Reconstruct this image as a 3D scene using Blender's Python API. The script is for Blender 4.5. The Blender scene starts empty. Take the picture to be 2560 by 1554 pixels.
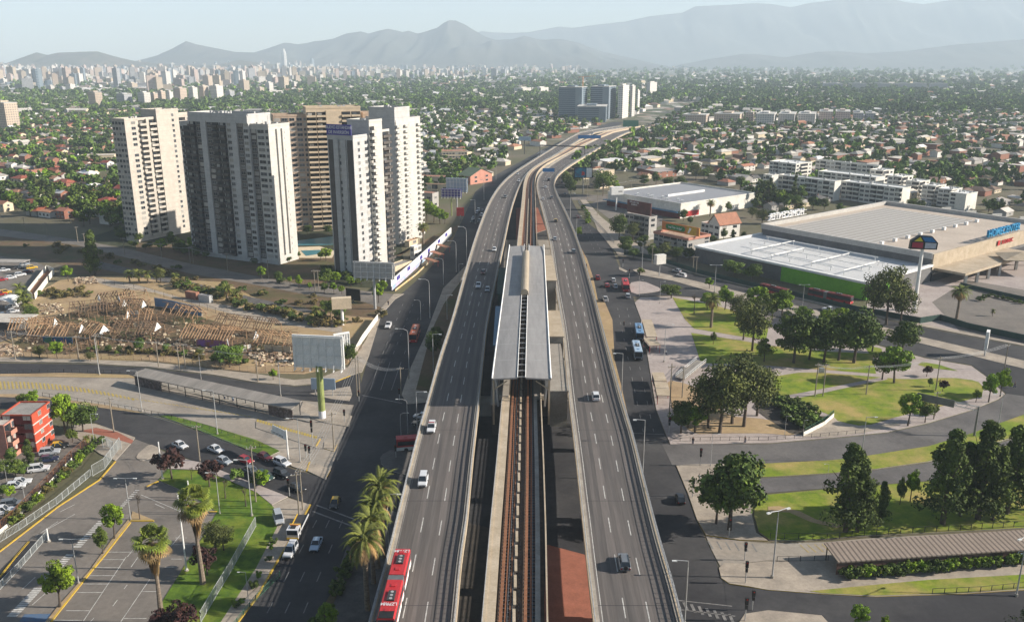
import bpy, math, random
import numpy as np
from mathutils import Vector, Matrix
from mathutils.geometry import tessellate_polygon
R = math.radians
S = bpy.context.scene
COL = S.collection
# ---------------- camera ----------------
CAMH, PITCH, FPX, CX, CY = 88.0, R(16.3), 2150.0, 1280.0, 777.0
cam = bpy.data.objects.new('camera', bpy.data.cameras.new('camera')); COL.objects.link(cam)
cam.location = (0, 0, CAMH); cam.rotation_euler = (R(90) - PITCH, 0, 0)
cam.data.sensor_width = 36; cam.data.lens = 36 * FPX / 2560; cam.data.clip_end = 40000; cam.data.clip_start = 1
S.camera = cam
# ---------------- sky and sun ----------------
SUN_EL, SUN_AZ = R(25.5), R(-2.5)      # azimuth measured from +X (east) towards +Y
w = bpy.data.worlds.new('World'); S.world = w; w.use_nodes = True
nt = w.node_tree; bg = nt.nodes['Background']
sky = nt.nodes.new('ShaderNodeTexSky'); sky.sky_type = 'NISHITA'; sky.sun_disc = False
sky.sun_elevation = SUN_EL; sky.sun_rotation = R(90) - SUN_AZ
sky.air_density = 1.0; sky.dust_density = 0.6; sky.ozone_density = 1.5; sky.altitude = 500
nt.links.new(sky.outputs[0], bg.inputs[0]); bg.inputs[1].default_value = 0.05
sl = bpy.data.lights.new('sun', 'SUN'); sl.energy = 5.0; sl.angle = R(0.5); sl.color = (1, 0.92, 0.82)
sun = bpy.data.objects.new('sun', sl); COL.objects.link(sun)
sd = Vector((math.cos(SUN_EL) * math.cos(SUN_AZ), math.cos(SUN_EL) * math.sin(SUN_AZ), math.sin(SUN_EL)))
sun.rotation_euler = sd.to_track_quat('Z', 'Y').to_euler()
S.view_settings.view_transform = 'Standard'; S.view_settings.look = 'None'; S.view_settings.gamma = 1
S.view_settings.exposure = 1.15
S.cycles.max_bounces = 4; S.cycles.diffuse_bounces = 2; S.cycles.glossy_bounces = 2
S.cycles.transmission_bounces = 2; S.cycles.volume_bounces = 1; S.cycles.transparent_max_bounces = 4
S.cycles.use_denoising = True; S.cycles.use_adaptive_sampling = True; S.cycles.adaptive_threshold = 0.02
S.cycles.sample_clamp_indirect = 4
# ---------------- projection helpers ----------------
SP, CP = math.sin(PITCH), math.cos(PITCH)
def G(px, py, h=0.0):
 "world x, y of photo pixel (2560 wide) on the plane z = h"
 v = (py - CY) / FPX
 z = (CAMH - h) / (SP + v * CP)
 return ((px - CX) / FPX * z, z * (CP - v * SP))
def P(x, y, z):
 d = CAMH - z
 zz = y * CP + d * SP
 return (CX + FPX * x / zz, CY + FPX * (d * CP - y * SP) / zz)
def GL(pts, h=0.0): return [G(a, b, h) for a, b in pts]
def HT(px, py_base, py_top):
 "height of a vertical thing standing at its base pixel"
 y = G(px, py_base)[1]
 v = (py_top - CY) / FPX
 return CAMH - y * (SP + v * CP) / (CP - v * SP)
def where(x, y, z=0):
 a, b = P(x, y, z)
 return '%.1f%% across and %.1f%% down the photo' % (a / 25.6, b / 15.54)
# ---------------- materials ----------------
MATS = {}
def mat(name, col, rough=0.85, col2=None, scale=1.0, contrast=0.5, obrand=0.0, metal=0.0, detail=4, stretch=None,
  tint=None, spec=0.3, emis=0, alpha=1, coord='Object', scale2=None, col3=None, bump=0.0, streak=0.0):
 m = bpy.data.materials.new(name); m.use_nodes = True; MATS[name] = m
 nt = m.node_tree; N = nt.nodes; L = nt.links; b = N['Principled BSDF']
 contrast *= .6
 b.inputs['Roughness'].default_value = rough; b.inputs['Metallic'].default_value = metal
 b.inputs['Specular IOR Level'].default_value = spec
 if col2 is None: col2 = tuple(c * 0.8 for c in col)
 tc = N.new('ShaderNodeTexCoord'); src = tc.outputs[coord]
 if stretch:
  mp = N.new('ShaderNodeMapping'); mp.inputs['Scale'].default_value = stretch[:3]
  if len(stretch) > 3: mp.inputs['Rotation'].default_value = (0, 0, stretch[3])
  L.new(src, mp.inputs[0]); src = mp.outputs[0]
 n = N.new('ShaderNodeTexNoise'); n.inputs['Scale'].default_value = scale; n.inputs['Detail'].default_value = detail
 n.inputs['Roughness'].default_value = 0.6
 L.new(src, n.inputs['Vector'])
 mr = N.new('ShaderNodeMapRange'); mr.inputs[1].default_value = 0.5 - contrast * 0.5; mr.inputs[2].default_value = 0.5 + contrast * 0.5
 L.new(n.outputs[0], mr.inputs[0])
 mx = N.new('ShaderNodeMix'); mx.data_type = 'RGBA'; mx.inputs[6].default_value = (*col, 1); mx.inputs[7].default_value = (*col2, 1)
 L.new(mr.outputs[0], mx.inputs[0]); out = mx.outputs[2]
 if scale2:
  n2 = N.new('ShaderNodeTexNoise'); n2.inputs['Scale'].default_value = scale2; n2.inputs['Detail'].default_value = 6; n2.inputs['Roughness'].default_value = 0.65
  L.new(tc.outputs[coord], n2.inputs['Vector'])
  r2 = N.new('ShaderNodeMapRange'); r2.inputs[1].default_value = 0.46; r2.inputs[2].default_value = 0.66
  L.new(n2.outputs[0], r2.inputs[0])
  m2 = N.new('ShaderNodeMix'); m2.data_type = 'RGBA'; m2.inputs[7].default_value = (*(col3 or col2), 1)
  L.new(r2.outputs[0], m2.inputs[0]); L.new(out, m2.inputs[6]); out = m2.outputs[2]
 if scale < 2:
  n4 = N.new('ShaderNodeTexNoise'); n4.inputs['Scale'].default_value = max(.9, scale * 7); n4.inputs['Detail'].default_value = 9; n4.inputs['Roughness'].default_value = .75
  L.new(src, n4.inputs['Vector']); r4_ = N.new('ShaderNodeMapRange'); r4_.inputs[1].default_value = .3; r4_.inputs[2].default_value = .7; r4_.inputs[3].default_value = .8; r4_.inputs[4].default_value = 1.17
  L.new(n4.outputs[0], r4_.inputs[0]); m4 = N.new('ShaderNodeVectorMath'); m4.operation = 'SCALE'; L.new(out, m4.inputs[0]); L.new(r4_.outputs[0], m4.inputs['Scale']); out = m4.outputs[0]
 if tint:
  at = N.new('ShaderNodeAttribute'); at.attribute_name = 'tint'
  cr = N.new('ShaderNodeValToRGB'); el = cr.color_ramp.elements
  cr.color_ramp.interpolation = 'LINEAR'
  while len(el) > 1: el.remove(el[-1])
  el[0].position = tint[0][0]; el[0].color = (*tint[0][1], 1)
  for p, c in tint[1:]:
   e = el.new(p); e.color = (*c, 1)
  fac = at.outputs['Fac']
  if obrand < 0:
   oi = N.new('ShaderNodeObjectInfo'); ad = N.new('ShaderNodeMath'); ad.operation = 'ADD'
   L.new(oi.outputs['Random'], ad.inputs[0]); L.new(fac, ad.inputs[1])
   fr = N.new('ShaderNodeMath'); fr.operation = 'FRACT'; L.new(ad.outputs[0], fr.inputs[0]); fac = fr.outputs[0]
  L.new(fac, cr.inputs[0])
  m3 = N.new('ShaderNodeMix'); m3.data_type = 'RGBA'; m3.blend_type = 'MULTIPLY'; m3.inputs[0].default_value = 1
  L.new(out, m3.inputs[6]); L.new(cr.outputs[0], m3.inputs[7]); out = m3.outputs[2]
 if obrand > 0:
  oi = N.new('ShaderNodeObjectInfo'); hs = N.new('ShaderNodeHueSaturation')
  r3 = N.new('ShaderNodeMapRange'); r3.inputs[3].default_value = 1 - obrand; r3.inputs[4].default_value = 1 + obrand
  L.new(oi.outputs['Random'], r3.inputs[0]); L.new(r3.outputs[0], hs.inputs['Value'])
  r4 = N.new('ShaderNodeMapRange'); r4.inputs[3].default_value = 0.5 - obrand * 0.08; r4.inputs[4].default_value = 0.5 + obrand * 0.06
  mu = N.new('ShaderNodeMath'); mu.operation = 'MULTIPLY'; mu.inputs[1].default_value = 7.31
  f2 = N.new('ShaderNodeMath'); f2.operation = 'FRACT'
  L.new(oi.outputs['Random'], mu.inputs[0]); L.new(mu.outputs[0], f2.inputs[0]); L.new(f2.outputs[0], r4.inputs[0]); L.new(r4.outputs[0], hs.inputs['Hue'])
  L.new(out, hs.inputs['Color']); out = hs.outputs[0]
 L.new(out, b.inputs['Base Color'])
 if bump:
  bp = N.new('ShaderNodeBump'); bp.inputs['Strength'].default_value = bump; bp.inputs['Distance'].default_value = 0.1
  L.new(n.outputs[0], bp.inputs['Height']); L.new(bp.outputs[0], b.inputs['Normal'])
 if emis:
  b.inputs['Emission Color'].default_value = (*col, 1); b.inputs['Emission Strength'].default_value = emis
 return m
def stripes(name, colA, colB, period, duty=0.5, axis='X', rough=0.8, rot=0.0, noise=0.1):
 "two-colour stripes along one object axis, for corrugated or panelled sheets"
 m = mat(name, colA, rough, tuple(c * (1 - noise) for c in colA), 0.4)
 nt = m.node_tree; N = nt.nodes; L = nt.links; b = N['Principled BSDF']
 old = b.inputs['Base Color'].links[0].from_socket
 tc = N.new('ShaderNodeTexCoord'); mp = N.new('ShaderNodeMapping'); mp.inputs['Rotation'].default_value = (0, 0, rot)
 sx = N.new('ShaderNodeSeparateXYZ'); L.new(tc.outputs['Object'], mp.inputs[0]); L.new(mp.outputs[0], sx.inputs[0])
 md = N.new('ShaderNodeMath'); md.operation = 'PINGPONG'; md.inputs[1].default_value = period / 2
 gt = N.new('ShaderNodeMath'); gt.operation = 'GREATER_THAN'; gt.inputs[1].default_value = period / 2 * duty
 L.new(sx.outputs[axis], md.inputs[0]); L.new(md.outputs[0], gt.inputs[0])
 mx = N.new('ShaderNodeMix'); mx.data_type = 'RGBA'; mx.inputs[7].default_value = (*colB, 1)
 L.new(old, mx.inputs[6]); L.new(gt.outputs[0], mx.inputs[0]); L.new(mx.outputs[2], b.inputs['Base Color'])
 return m
mat('asphalt', (0.042, 0.041, 0.043), 0.9, (0.028, 0.027, 0.029), 0.08, 0.5, scale2=0.03, col3=(0.07, 0.067, 0.065), detail=12, bump=0.1)
mat('asphalt_deck', (0.15, 0.13, 0.117), 0.85, (0.10, 0.09, 0.083), 0.55, 0.35, stretch=(1, 0.03, 1), scale2=0.03, col3=(0.115, 0.10, 0.09))
mat('asphalt_mid', (0.13, 0.12, 0.115), 0.9, (0.09, 0.084, 0.08), 0.12, 0.5, scale2=0.05, col3=(0.15, 0.14, 0.13), detail=8)
mat('dark_leaf_litter', (0.05, 0.055, 0.025), 0.95, (0.025, 0.03, 0.014), 0.3, 0.6, detail=8)
mat('asphalt_pale', (0.19, 0.167, 0.142), 0.9, (0.13, 0.115, 0.1), 0.12, 0.5, scale2=0.05, col3=(0.19, 0.165, 0.14), detail=8)
mat('concrete_road', (0.34, 0.295, 0.24), 0.9, (0.22, 0.19, 0.16), 0.1, 0.5, scale2=0.05, col3=(0.3, 0.27, 0.225), detail=8)
mat('sidewalk', (0.39, 0.33, 0.26), 0.9, (0.27, 0.23, 0.185), 0.25, 0.5, detail=8)
mat('paving_pink', (0.41, 0.35, 0.315), 0.9, (0.31, 0.26, 0.235), 0.15, 0.6, detail=8)
mat('paving_red', (0.34, 0.125, 0.08), 0.9, (0.25, 0.095, 0.06), 0.5, 0.6, detail=10)
mat('kerb', (0.42, 0.38, 0.32), 0.9, (0.3, 0.27, 0.23), 0.6, 0.5)
mat('kerb_yellow', (0.55, 0.36, 0.03), 0.8, (0.42, 0.28, 0.06), 0.7, 0.5)
mat('mark_white', (0.6, 0.58, 0.53), 0.8, (0.32, 0.31, 0.29), 1.2, 0.6, detail=8)
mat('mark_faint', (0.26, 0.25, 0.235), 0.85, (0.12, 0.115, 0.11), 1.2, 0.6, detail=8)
mat('mark_yellow', (0.5, 0.36, 0.05), 0.85, (0.3, 0.24, 0.12), 1.2, 0.7, detail=8)
mat('mark_blue', (0.06, 0.13, 0.24), 0.85, (0.1, 0.13, 0.18), 1.2, 0.7, detail=8)
mat('grass_green', (0.10, 0.17, 0.012), 0.95, (0.05, 0.10, 0.008), 0.5, 0.4, scale2=0.12, col3=(0.17, 0.2, 0.02), detail=12, bump=0.6)
mat('grass_dry', (0.19, 0.24, 0.014), 0.95, (0.11, 0.17, 0.01), 0.35, 0.4, scale2=0.06, col3=(0.36, 0.27, 0.09), detail=12, bump=0.6)
mat('dirt', (0.42, 0.30, 0.17), 0.95, (0.28, 0.195, 0.11), 0.1, 0.6, scale2=0.035, col3=(0.34, 0.25, 0.12), detail=10)
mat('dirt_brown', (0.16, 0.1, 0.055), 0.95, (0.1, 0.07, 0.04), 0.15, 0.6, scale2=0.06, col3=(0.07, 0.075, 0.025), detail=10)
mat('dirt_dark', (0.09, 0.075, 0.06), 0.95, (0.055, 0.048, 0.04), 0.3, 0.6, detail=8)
mat('concrete', (0.34, 0.31, 0.265), 0.9, (0.25, 0.225, 0.19), 0.3, 0.5, scale2=0.06, col3=(0.28, 0.25, 0.21), detail=8)
mat('concrete_tan', (0.46, 0.38, 0.28), 0.9, (0.36, 0.29, 0.2), 0.3, 0.5, detail=8)
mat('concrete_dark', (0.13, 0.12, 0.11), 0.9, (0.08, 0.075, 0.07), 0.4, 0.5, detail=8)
mat('track_bed', (0.13, 0.085, 0.06), 0.95, (0.07, 0.05, 0.038), 0.8, 0.6, detail=8)
mat('rust', (0.28, 0.125, 0.06), 0.85, (0.17, 0.075, 0.04), 1.5, 0.6, detail=8)
mat('steel', (0.22, 0.22, 0.22), 0.5, metal=0.5)
mat('steel_dark', (0.05, 0.05, 0.052), 0.6)
mat('galvanised', (0.45, 0.45, 0.44), 0.5, metal=0.2)
mat('white_paint', (0.78, 0.77, 0.74), 0.6, (0.68, 0.67, 0.63), 0.5)
mat('white_wall', (0.72, 0.69, 0.62), 0.85, (0.6, 0.57, 0.5), 0.12, 0.5)
mat('roof_metal', (0.31, 0.295, 0.28), 0.6, (0.24, 0.23, 0.22), 0.08, 0.5, metal=0.0, stretch=(1, 0.1, 1))
mat('roof_vault', (0.36, 0.3, 0.22), 0.6, (0.3, 0.25, 0.18), 0.2)
mat('roof_blue', (0.07, 0.2, 0.32), 0.5)
mat('glass_dark', (0.025, 0.032, 0.04), 0.15, spec=0.6)
mat('pane', (1, 1, 1), 0.25, (0.9, 0.9, 0.9), 0.5, tint=[(0, (0.02, 0.025, 0.03)), (0.45, (0.03, 0.035, 0.045)), (0.55, (0.10, 0.11, 0.12)), (0.8, (0.22, 0.21, 0.19)), (0.93, (0.45, 0.42, 0.37))], obrand=-1, spec=0.5)
mat('frame', (0.5, 0.48, 0.45), 0.6)
mat('recess_shade', (0.035, 0.032, 0.03), 0.8)  # stands for the shade inside a balcony recess
mat('plastic_black', (0.02, 0.02, 0.02), 0.5)
mat('rubber', (0.018, 0.018, 0.018), 0.8)
mat('chrome', (0.55, 0.55, 0.55), 0.25, metal=0.8)
mat('lamp_glass', (0.7, 0.7, 0.66), 0.2)
mat('tail_red', (0.35, 0.01, 0.01), 0.3)
mat('wood_pale', (0.4, 0.25, 0.14), 0.9, (0.24, 0.15, 0.085), 1.0, 0.6)
mat('wood_dark', (0.2, 0.13, 0.08), 0.9, (0.11, 0.075, 0.05), 1.0, 0.6)
mat('wood_pole', (0.3, 0.26, 0.2), 0.9, (0.2, 0.17, 0.13), 1.0)
mat('bark', (0.11, 0.085, 0.065), 0.95, (0.07, 0.055, 0.04), 1.5)
mat('palm_bark', (0.24, 0.19, 0.14), 0.95, (0.13, 0.1, 0.075), 1.5, 0.5, stretch=(1, 1, 4))
mat('rubble', (0.46, 0.35, 0.25), 0.95, (0.24, 0.17, 0.11), 0.5, 0.6, obrand=0.1, detail=8)
mat('brick', (0.3, 0.14, 0.09), 0.9, (0.22, 0.1, 0.07), 0.5)
mat('green_wall', (0.16, 0.42, 0.02), 0.7, (0.13, 0.35, 0.02), 0.2)
mat('green_mesh', (0.035, 0.075, 0.06), 0.9, (0.03, 0.06, 0.05), 0.3)
mat('fence_metal', (0.5, 0.52, 0.5), 0.6)
mat('fence_green', (0.06, 0.16, 0.1), 0.6)
mat('water_pool', (0.06, 0.22, 0.26), 0.35, spec=0.5)
LEAF = [(0, (0.55, 0.55, 0.5)), (0.5, (1, 1, 1)), (1, (1.7, 1.6, 1.2))]
mat('leaf_mid', (0.10, 0.15, 0.027), 0.85, (0.075, 0.112, 0.02), 1.0, tint=LEAF, obrand=0.22)
mat('leaf_bright', (0.16, 0.25, 0.015), 0.8, (0.12, 0.20, 0.012), 1.0, tint=LEAF, obrand=0.12)
mat('leaf_dark', (0.075, 0.11, 0.022), 0.9, (0.05, 0.078, 0.016), 1.0, tint=LEAF, obrand=0.12)
mat('leaf_olive', (0.11, 0.125, 0.038), 0.9, (0.075, 0.09, 0.028), 1.0, tint=LEAF, obrand=0.12)
mat('leaf_purple', (0.05, 0.022, 0.02), 0.9, (0.035, 0.015, 0.014), 1.0, tint=LEAF, obrand=0.1)
mat('leaf_palm', (0.13, 0.15, 0.028), 0.75, (0.09, 0.11, 0.022), 1.0, tint=LEAF, obrand=0.12)
mat('leaf_fan', (0.14, 0.17, 0.02), 0.75, (0.09, 0.12, 0.02), 1.0, tint=LEAF, obrand=0.1)
mat('leaf_dead', (0.28, 0.19, 0.09), 0.9, (0.2, 0.13, 0.06), 1.0, tint=LEAF, obrand=0.1)
mat('scrub', (0.13, 0.11, 0.04), 0.95, (0.09, 0.08, 0.03), 1.0, tint=LEAF, obrand=0.2)
FT = [(0, (0.5, 0.46, 0.4)), (0.2, (0.62, 0.57, 0.5)), (0.4, (0.36, 0.33, 0.29)), (0.6, (0.3, 0.15, 0.1)), (0.75, (0.47, 0.38, 0.3)), (0.9, (0.2, 0.19, 0.18)), (1, (0.7, 0.68, 0.64))]
mat('roof_mixed', (1, 1, 1), 0.8, (0.8, 0.8, 0.8), 0.3, tint=FT)
mat('wall_mixed', (1, 1, 1), 0.9, (0.85, 0.85, 0.85), 0.3, tint=[(0, (0.6, 0.54, 0.44)), (0.4, (0.66, 0.62, 0.55)), (0.7, (0.4, 0.28, 0.2)), (1, (0.7, 0.69, 0.66))])
MATS['roof_mixed'].node_tree.nodes['Color Ramp'].color_ramp.interpolation = 'CONSTANT'
# roof / wall colour tables for individual houses
ROOF = dict(red=(0.33, 0.10, 0.06), terracotta=(0.40, 0.19, 0.115), brown=(0.2, 0.135, 0.1), grey=(0.36, 0.33, 0.295),
   pale=(0.58, 0.53, 0.46), dark=(0.11, 0.105, 0.1), green=(0.13, 0.17, 0.11), white=(0.72, 0.7, 0.67))
WALL = dict(white=(0.68, 0.65, 0.59), cream=(0.6, 0.5, 0.35), brick=(0.28, 0.13, 0.085), grey=(0.38, 0.36, 0.33), pink=(0.5, 0.24, 0.17))
for k, c in ROOF.items(): mat('roof_' + k, c, 0.85, tuple(x * 0.75 for x in c), 0.6, 0.5, obrand=0.12)
for k, c in WALL.items(): mat('wall_' + k, c, 0.9, tuple(x * 0.85 for x in c), 0.3, 0.5, obrand=0.08)
# ---------------- mesh building ----------------
class MB:
 def __init__(s): s.v = []; s.f = []; s.m = []; s.t = []; s.cur = 0; s.tint = 0.0
 def add(s, vs, fs, mi=None):
  b = len(s.v); s.v += [tuple(x) for x in vs]
  mi = s.cur if mi is None else mi
  for f in fs: s.f.append(tuple(b + i for i in f)); s.m.append(mi); s.t.append(s.tint)
  return s
 def box(s, c, d, rz=0.0, mi=None, M=None):
  hx, hy, hz = d[0] / 2, d[1] / 2, d[2] / 2; ca, sa = math.cos(rz), math.sin(rz); vs = []
  for z in (-hz, hz):
   for x, y in ((-hx, -hy), (hx, -hy), (hx, hy), (-hx, hy)):
    p = (c[0] + x * ca - y * sa, c[1] + x * sa + y * ca, c[2] + z); vs.append(M @ Vector(p) if M else p)
  return s.add(vs, [(3, 2, 1, 0), (4, 5, 6, 7), (0, 1, 5, 4), (1, 2, 6, 5), (2, 3, 7, 6), (3, 0, 4, 7)], mi)
 def beam(s, a, b, w=0.1, h=None, mi=None):
  "box beam from point a to b"
  a = Vector(a); b = Vector(b); d = b - a; L = d.length
  if L < 1e-6: return s
  h = h or w
  z = d / L; up = Vector((0, 0, 1)) if abs(z.z) < 0.95 else Vector((0, 1, 0))
  x = z.cross(up).normalized(); y = x.cross(z)
  vs = []
  for p in (a, b):
   for i, j in ((-1, -1), (1, -1), (1, 1), (-1, 1)): vs.append(p + x * (i * w / 2) + y * (j * h / 2))
  return s.add(vs, [(3, 2, 1, 0), (4, 5, 6, 7), (0, 1, 5, 4), (1, 2, 6, 5), (2, 3, 7, 6), (3, 0, 4, 7)], mi)
 def cyl(s, a, b, r0, r1=None, n=8, mi=None, cap=True):
  a = Vector(a); b = Vector(b); d = (b - a); r1 = r0 if r1 is None else r1
  z = d.normalized(); up = Vector((0, 0, 1)) if abs(z.z) < 0.95 else Vector((0, 1, 0))
  x = z.cross(up).normalized(); y = z.cross(x); vs = []
  for p, r in ((a, r0), (b, r1)):
   for i in range(n):
    t = 2 * math.pi * i / n; vs.append(p + x * (r * math.cos(t)) + y * (r * math.sin(t)))
  fs = [(i, (i + 1) % n, n + (i + 1) % n, n + i) for i in range(n)]
  if cap: fs += [tuple(range(n - 1, -1, -1)), tuple(range(n, 2 * n))]
  return s.add(vs, fs, mi)
 def tube(s, pts, r, n=5, mi=None):
  for i in range(len(pts) - 1):
   s.cyl(pts[i], pts[i + 1], r if not isinstance(r, list) else r[i], r if not isinstance(r, list) else r[i + 1], n, mi, cap=False)
  return s
 def prism(s, poly, z0, z1, mi=None, mtop=None, bottom=False):
  n = len(poly)
  A = sum(poly[i][0] * poly[(i + 1) % n][1] - poly[(i + 1) % n][0] * poly[i][1] for i in range(n))
  if A < 0: poly = poly[::-1]
  b = len(s.v); z0l = z0 if isinstance(z0, (list, tuple)) else [z0] * n; z1l = z1 if isinstance(z1, (list, tuple)) else [z1] * n
  s.add([(p[0], p[1], z0l[i]) for i, p in enumerate(poly)] + [(p[0], p[1], z1l[i]) for i, p in enumerate(poly)],
    [(i, (i + 1) % n, n + (i + 1) % n, n + i) for i in range(n)], mi)
  tris = tessellate_polygon([[Vector((p[0], p[1], 0)) for p in poly]])
  fs = []
  for t in tris:
   a, c, d = [Vector((*poly[k][:2], 0)) for k in t]
   fs.append(t if (c - a).cross(d - a).z > 0 else t[::-1])
  mt = mtop if mtop is not None else (s.cur if mi is None else mi)
  for t in fs: s.f.append(tuple(b + n + k for k in t)); s.m.append(mt); s.t.append(s.tint)
  if bottom:
   for t in fs: s.f.append(tuple(b + k for k in t[::-1])); s.m.append(mt); s.t.append(s.tint)
  return s
 def sheet(s, poly, z=0.0, mi=None):
  tris = tessellate_polygon([[Vector((p[0], p[1], 0)) for p in poly]])
  fs = []
  for t in tris:
   a, c, d = [Vector((*poly[k][:2], 0)) for k in t]
   fs.append(t if (c - a).cross(d - a).z > 0 else t[::-1])
  return s.add([(p[0], p[1], z) for p in poly], fs, mi)
 def build(s, name, mats, parent=None, loc=None, rz=0.0, smooth=False, tinted=False):
  if not isinstance(mats, (list, tuple)): mats = [mats]
  me = bpy.data.meshes.new(name); me.from_pydata(s.v, [], s.f)
  for m in mats: me.materials.append(MATS[m] if isinstance(m, str) else m)
  if len(mats) > 1: me.polygons.foreach_set('material_index', s.m)
  if smooth: me.polygons.foreach_set('use_smooth', [True] * len(s.f))
  if tinted or any(s.t):
   at = me.attributes.new('tint', 'FLOAT', 'FACE'); at.data.foreach_set('value', s.t)
  me.update()
  o = bpy.data.objects.new(name, me); COL.objects.link(o)
  if parent: o.parent = parent
  if loc is not None: o.location = loc
  o.rotation_euler.z = rz
  return o
LABELS = {}
FOOT = []          # world circles kept free of scattered houses and trees
RANK = []          # (object, adjective phrase, region phrase, px) labelled by rank at the end
def tag(o, label=None, cat=None, group=None, kind=None):
 if label:
  o['label'] = label
  if kind is None:
   if label in LABELS and not (group and LABELS[label] == group): print('DUP LABEL', label)
   LABELS[label] = group
 if cat: o['category'] = cat
 if group: o['group'] = group
 if kind: o['kind'] = kind
 return o
def thing(name, label, cat, loc=(0, 0, 0), rz=0.0, group=None):
 o = bpy.data.objects.new(name, None); COL.objects.link(o); o.empty_display_size = 0.5
 o.location = loc; o.rotation_euler = (0, 0, rz); tag(o, label, cat, group); return o
def struct(name, mb, m): return tag(mb.build(name, m), kind='structure')
KIDS = {}
def dup(root, loc=None, rz=None, label=None, group=None, scale=None, mats=None, cat=None):
 def rec(o, par):
  c = o.copy(); COL.objects.link(c); c.parent = par
  if mats and c.type == 'MESH':
   nm = o.name.split('.')[0]
   if nm in mats:
    for i, mm in (mats[nm].items() if isinstance(mats[nm], dict) else {0: mats[nm]}.items()):
     c.material_slots[i].link = 'OBJECT'; c.material_slots[i].material = MATS[mm]
  for k in KIDS.get(o.name, []): rec(k, c)
  return c
 if root.name not in KIDS: index_kids(root)
 r = rec(root, None)
 if loc is not None: r.location = loc
 if rz is not None: r.rotation_euler.z = rz
 if scale is not None: r.scale = (scale,) * 3 if not isinstance(scale, (tuple, list)) else scale
 if label:
  tag(r, label, cat, group)
 return r
def index_kids(o):
 KIDS[o.name] = list(o.children)
 for k in KIDS[o.name]: index_kids(k)
class Spawner:
 "the first copy moves the built thing itself, later ones copy it"
 def __init__(s, root): s.root = root; s.used = False; index_kids(root)
 def __call__(s, loc, rz=0, label=None, group=None, scale=None, mats=None, cat=None):
  c = dup(s.root, loc, rz, label, group, scale, mats, cat)
  return c
PROTO = []     # template roots, removed at the end
def template(name):
 o = bpy.data.objects.new(name, None); COL.objects.link(o); PROTO.append(o); return o
def drop_templates():
 def rec(o):
  for k in list(o.children): rec(k)
  bpy.data.objects.remove(o)
 for o in PROTO: rec(o)
rnd = random.Random(7)

_ONES = 'zeroth first second third fourth fifth sixth seventh eighth ninth tenth eleventh twelfth thirteenth fourteenth fifteenth sixteenth seventeenth eighteenth nineteenth'.split()
_TENS = {2: 'twent', 3: 'thirt', 4: 'fort', 5: 'fift', 6: 'sixt', 7: 'sevent', 8: 'eight', 9: 'ninet'}
def ordinal(n):
 if n < 20: return _ONES[n]
 if n >= 100: return 'hundred-and-' + ordinal(n - 100) if n > 100 else 'hundredth'
 return _TENS[n // 10] + ('ieth' if n % 10 == 0 else 'y-' + _ONES[n % 10])
def rank(o, adj, region, x, y, cat, group=None): RANK.append((o, adj, region, P(x, y, 0)[0], cat, group))
def label_ranks():
 from collections import defaultdict
 g = defaultdict(list)
 for r in RANK: g[(r[1], r[2])].append(r)
 for (adj, reg), rs in g.items():
  rs.sort(key=lambda r: r[3])
  for i, r in enumerate(rs):
   if len(rs) == 1: lb = 'the only %s %s' % (adj, reg)
   elif i == 0: lb = 'leftmost %s %s' % (adj, reg)
   elif i == len(rs) - 1: lb = 'rightmost %s %s' % (adj, reg)
   else: lb = '%s %s %s, from the left' % (ordinal(i + 1), adj, reg)
   tag(r[0], lb, r[4], r[5])
# ---------------- ground, roads and pavements ----------------
def T(ox, oy, pts): return [(ox + a / 3.7406, oy + b / 3.74) for a, b in pts]
def smooth_poly(pts, it=1):
 for _ in range(it):
  out = []
  for i in range(len(pts)):
   a, b = pts[i], pts[(i + 1) % len(pts)]
   out += [(a[0] * .8 + b[0] * .2, a[1] * .8 + b[1] * .2), (a[0] * .2 + b[0] * .8, a[1] * .2 + b[1] * .8)]
  pts = out
 return pts
_zl = [0.0]
def flat(name, pts, z, m, sm=0):
 _zl[0] += 0.0015
 w = GL(pts)
 if sm: w = smooth_poly(w, sm)
 return struct(name, MB().sheet(w, z + _zl[0] % 0.03), m)
def raised(name, pts, top, side='kerb', h=0.15, sm=0, z=0.0):
 _zl[0] += 0.0015
 w = GL(pts)
 if sm: w = smooth_poly(w, sm)
 return struct(name, MB().prism(w, z, z + h + _zl[0] % 0.03, 0, 1), [side, top])
# the wide ground: aerial patchwork of roofs, yards and trees beyond the modelled houses
gm = mat('ground', (0.16, 0.13, 0.09), 0.95, (0.09, 0.085, 0.045), 0.02, 0.5, scale2=0.012, col3=(0.1, 0.1, 0.045), detail=10)
nt = gm.node_tree; N = nt.nodes; L = nt.links; b = N['Principled BSDF']
old = b.inputs['Base Color'].links[0].from_socket
tc = N.new('ShaderNodeTexCoord')
vo = N.new('ShaderNodeTexVoronoi'); vo.inputs['Scale'].default_value = 0.055; L.new(tc.outputs['Object'], vo.inputs['Vector'])
cr = N.new('ShaderNodeValToRGB'); cr.color_ramp.interpolation = 'CONSTANT'; e = cr.color_ramp.elements
e[0].position = 0; e[0].color = (0.06, 0.075, 0.03, 1); e[1].position = 0.52; e[1].color = (0.13, 0.12, 0.1, 1)
for p, c in ((0.62, (0.32, 0.28, 0.24, 1)), (0.72, (0.07, 0.08, 0.035, 1)), (0.86, (0.24, 0.16, 0.12, 1)), (0.93, (0.5, 0.47, 0.43, 1))):
 q = e.new(p); q.color = c
sp = N.new('ShaderNodeSeparateColor'); L.new(vo.outputs['Color'], sp.inputs[0]); L.new(sp.outputs[0], cr.inputs[0])
ge = N.new('ShaderNodeNewGeometry'); sx = N.new('ShaderNodeSeparateXYZ'); L.new(ge.outputs['Position'], sx.inputs[0])
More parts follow.
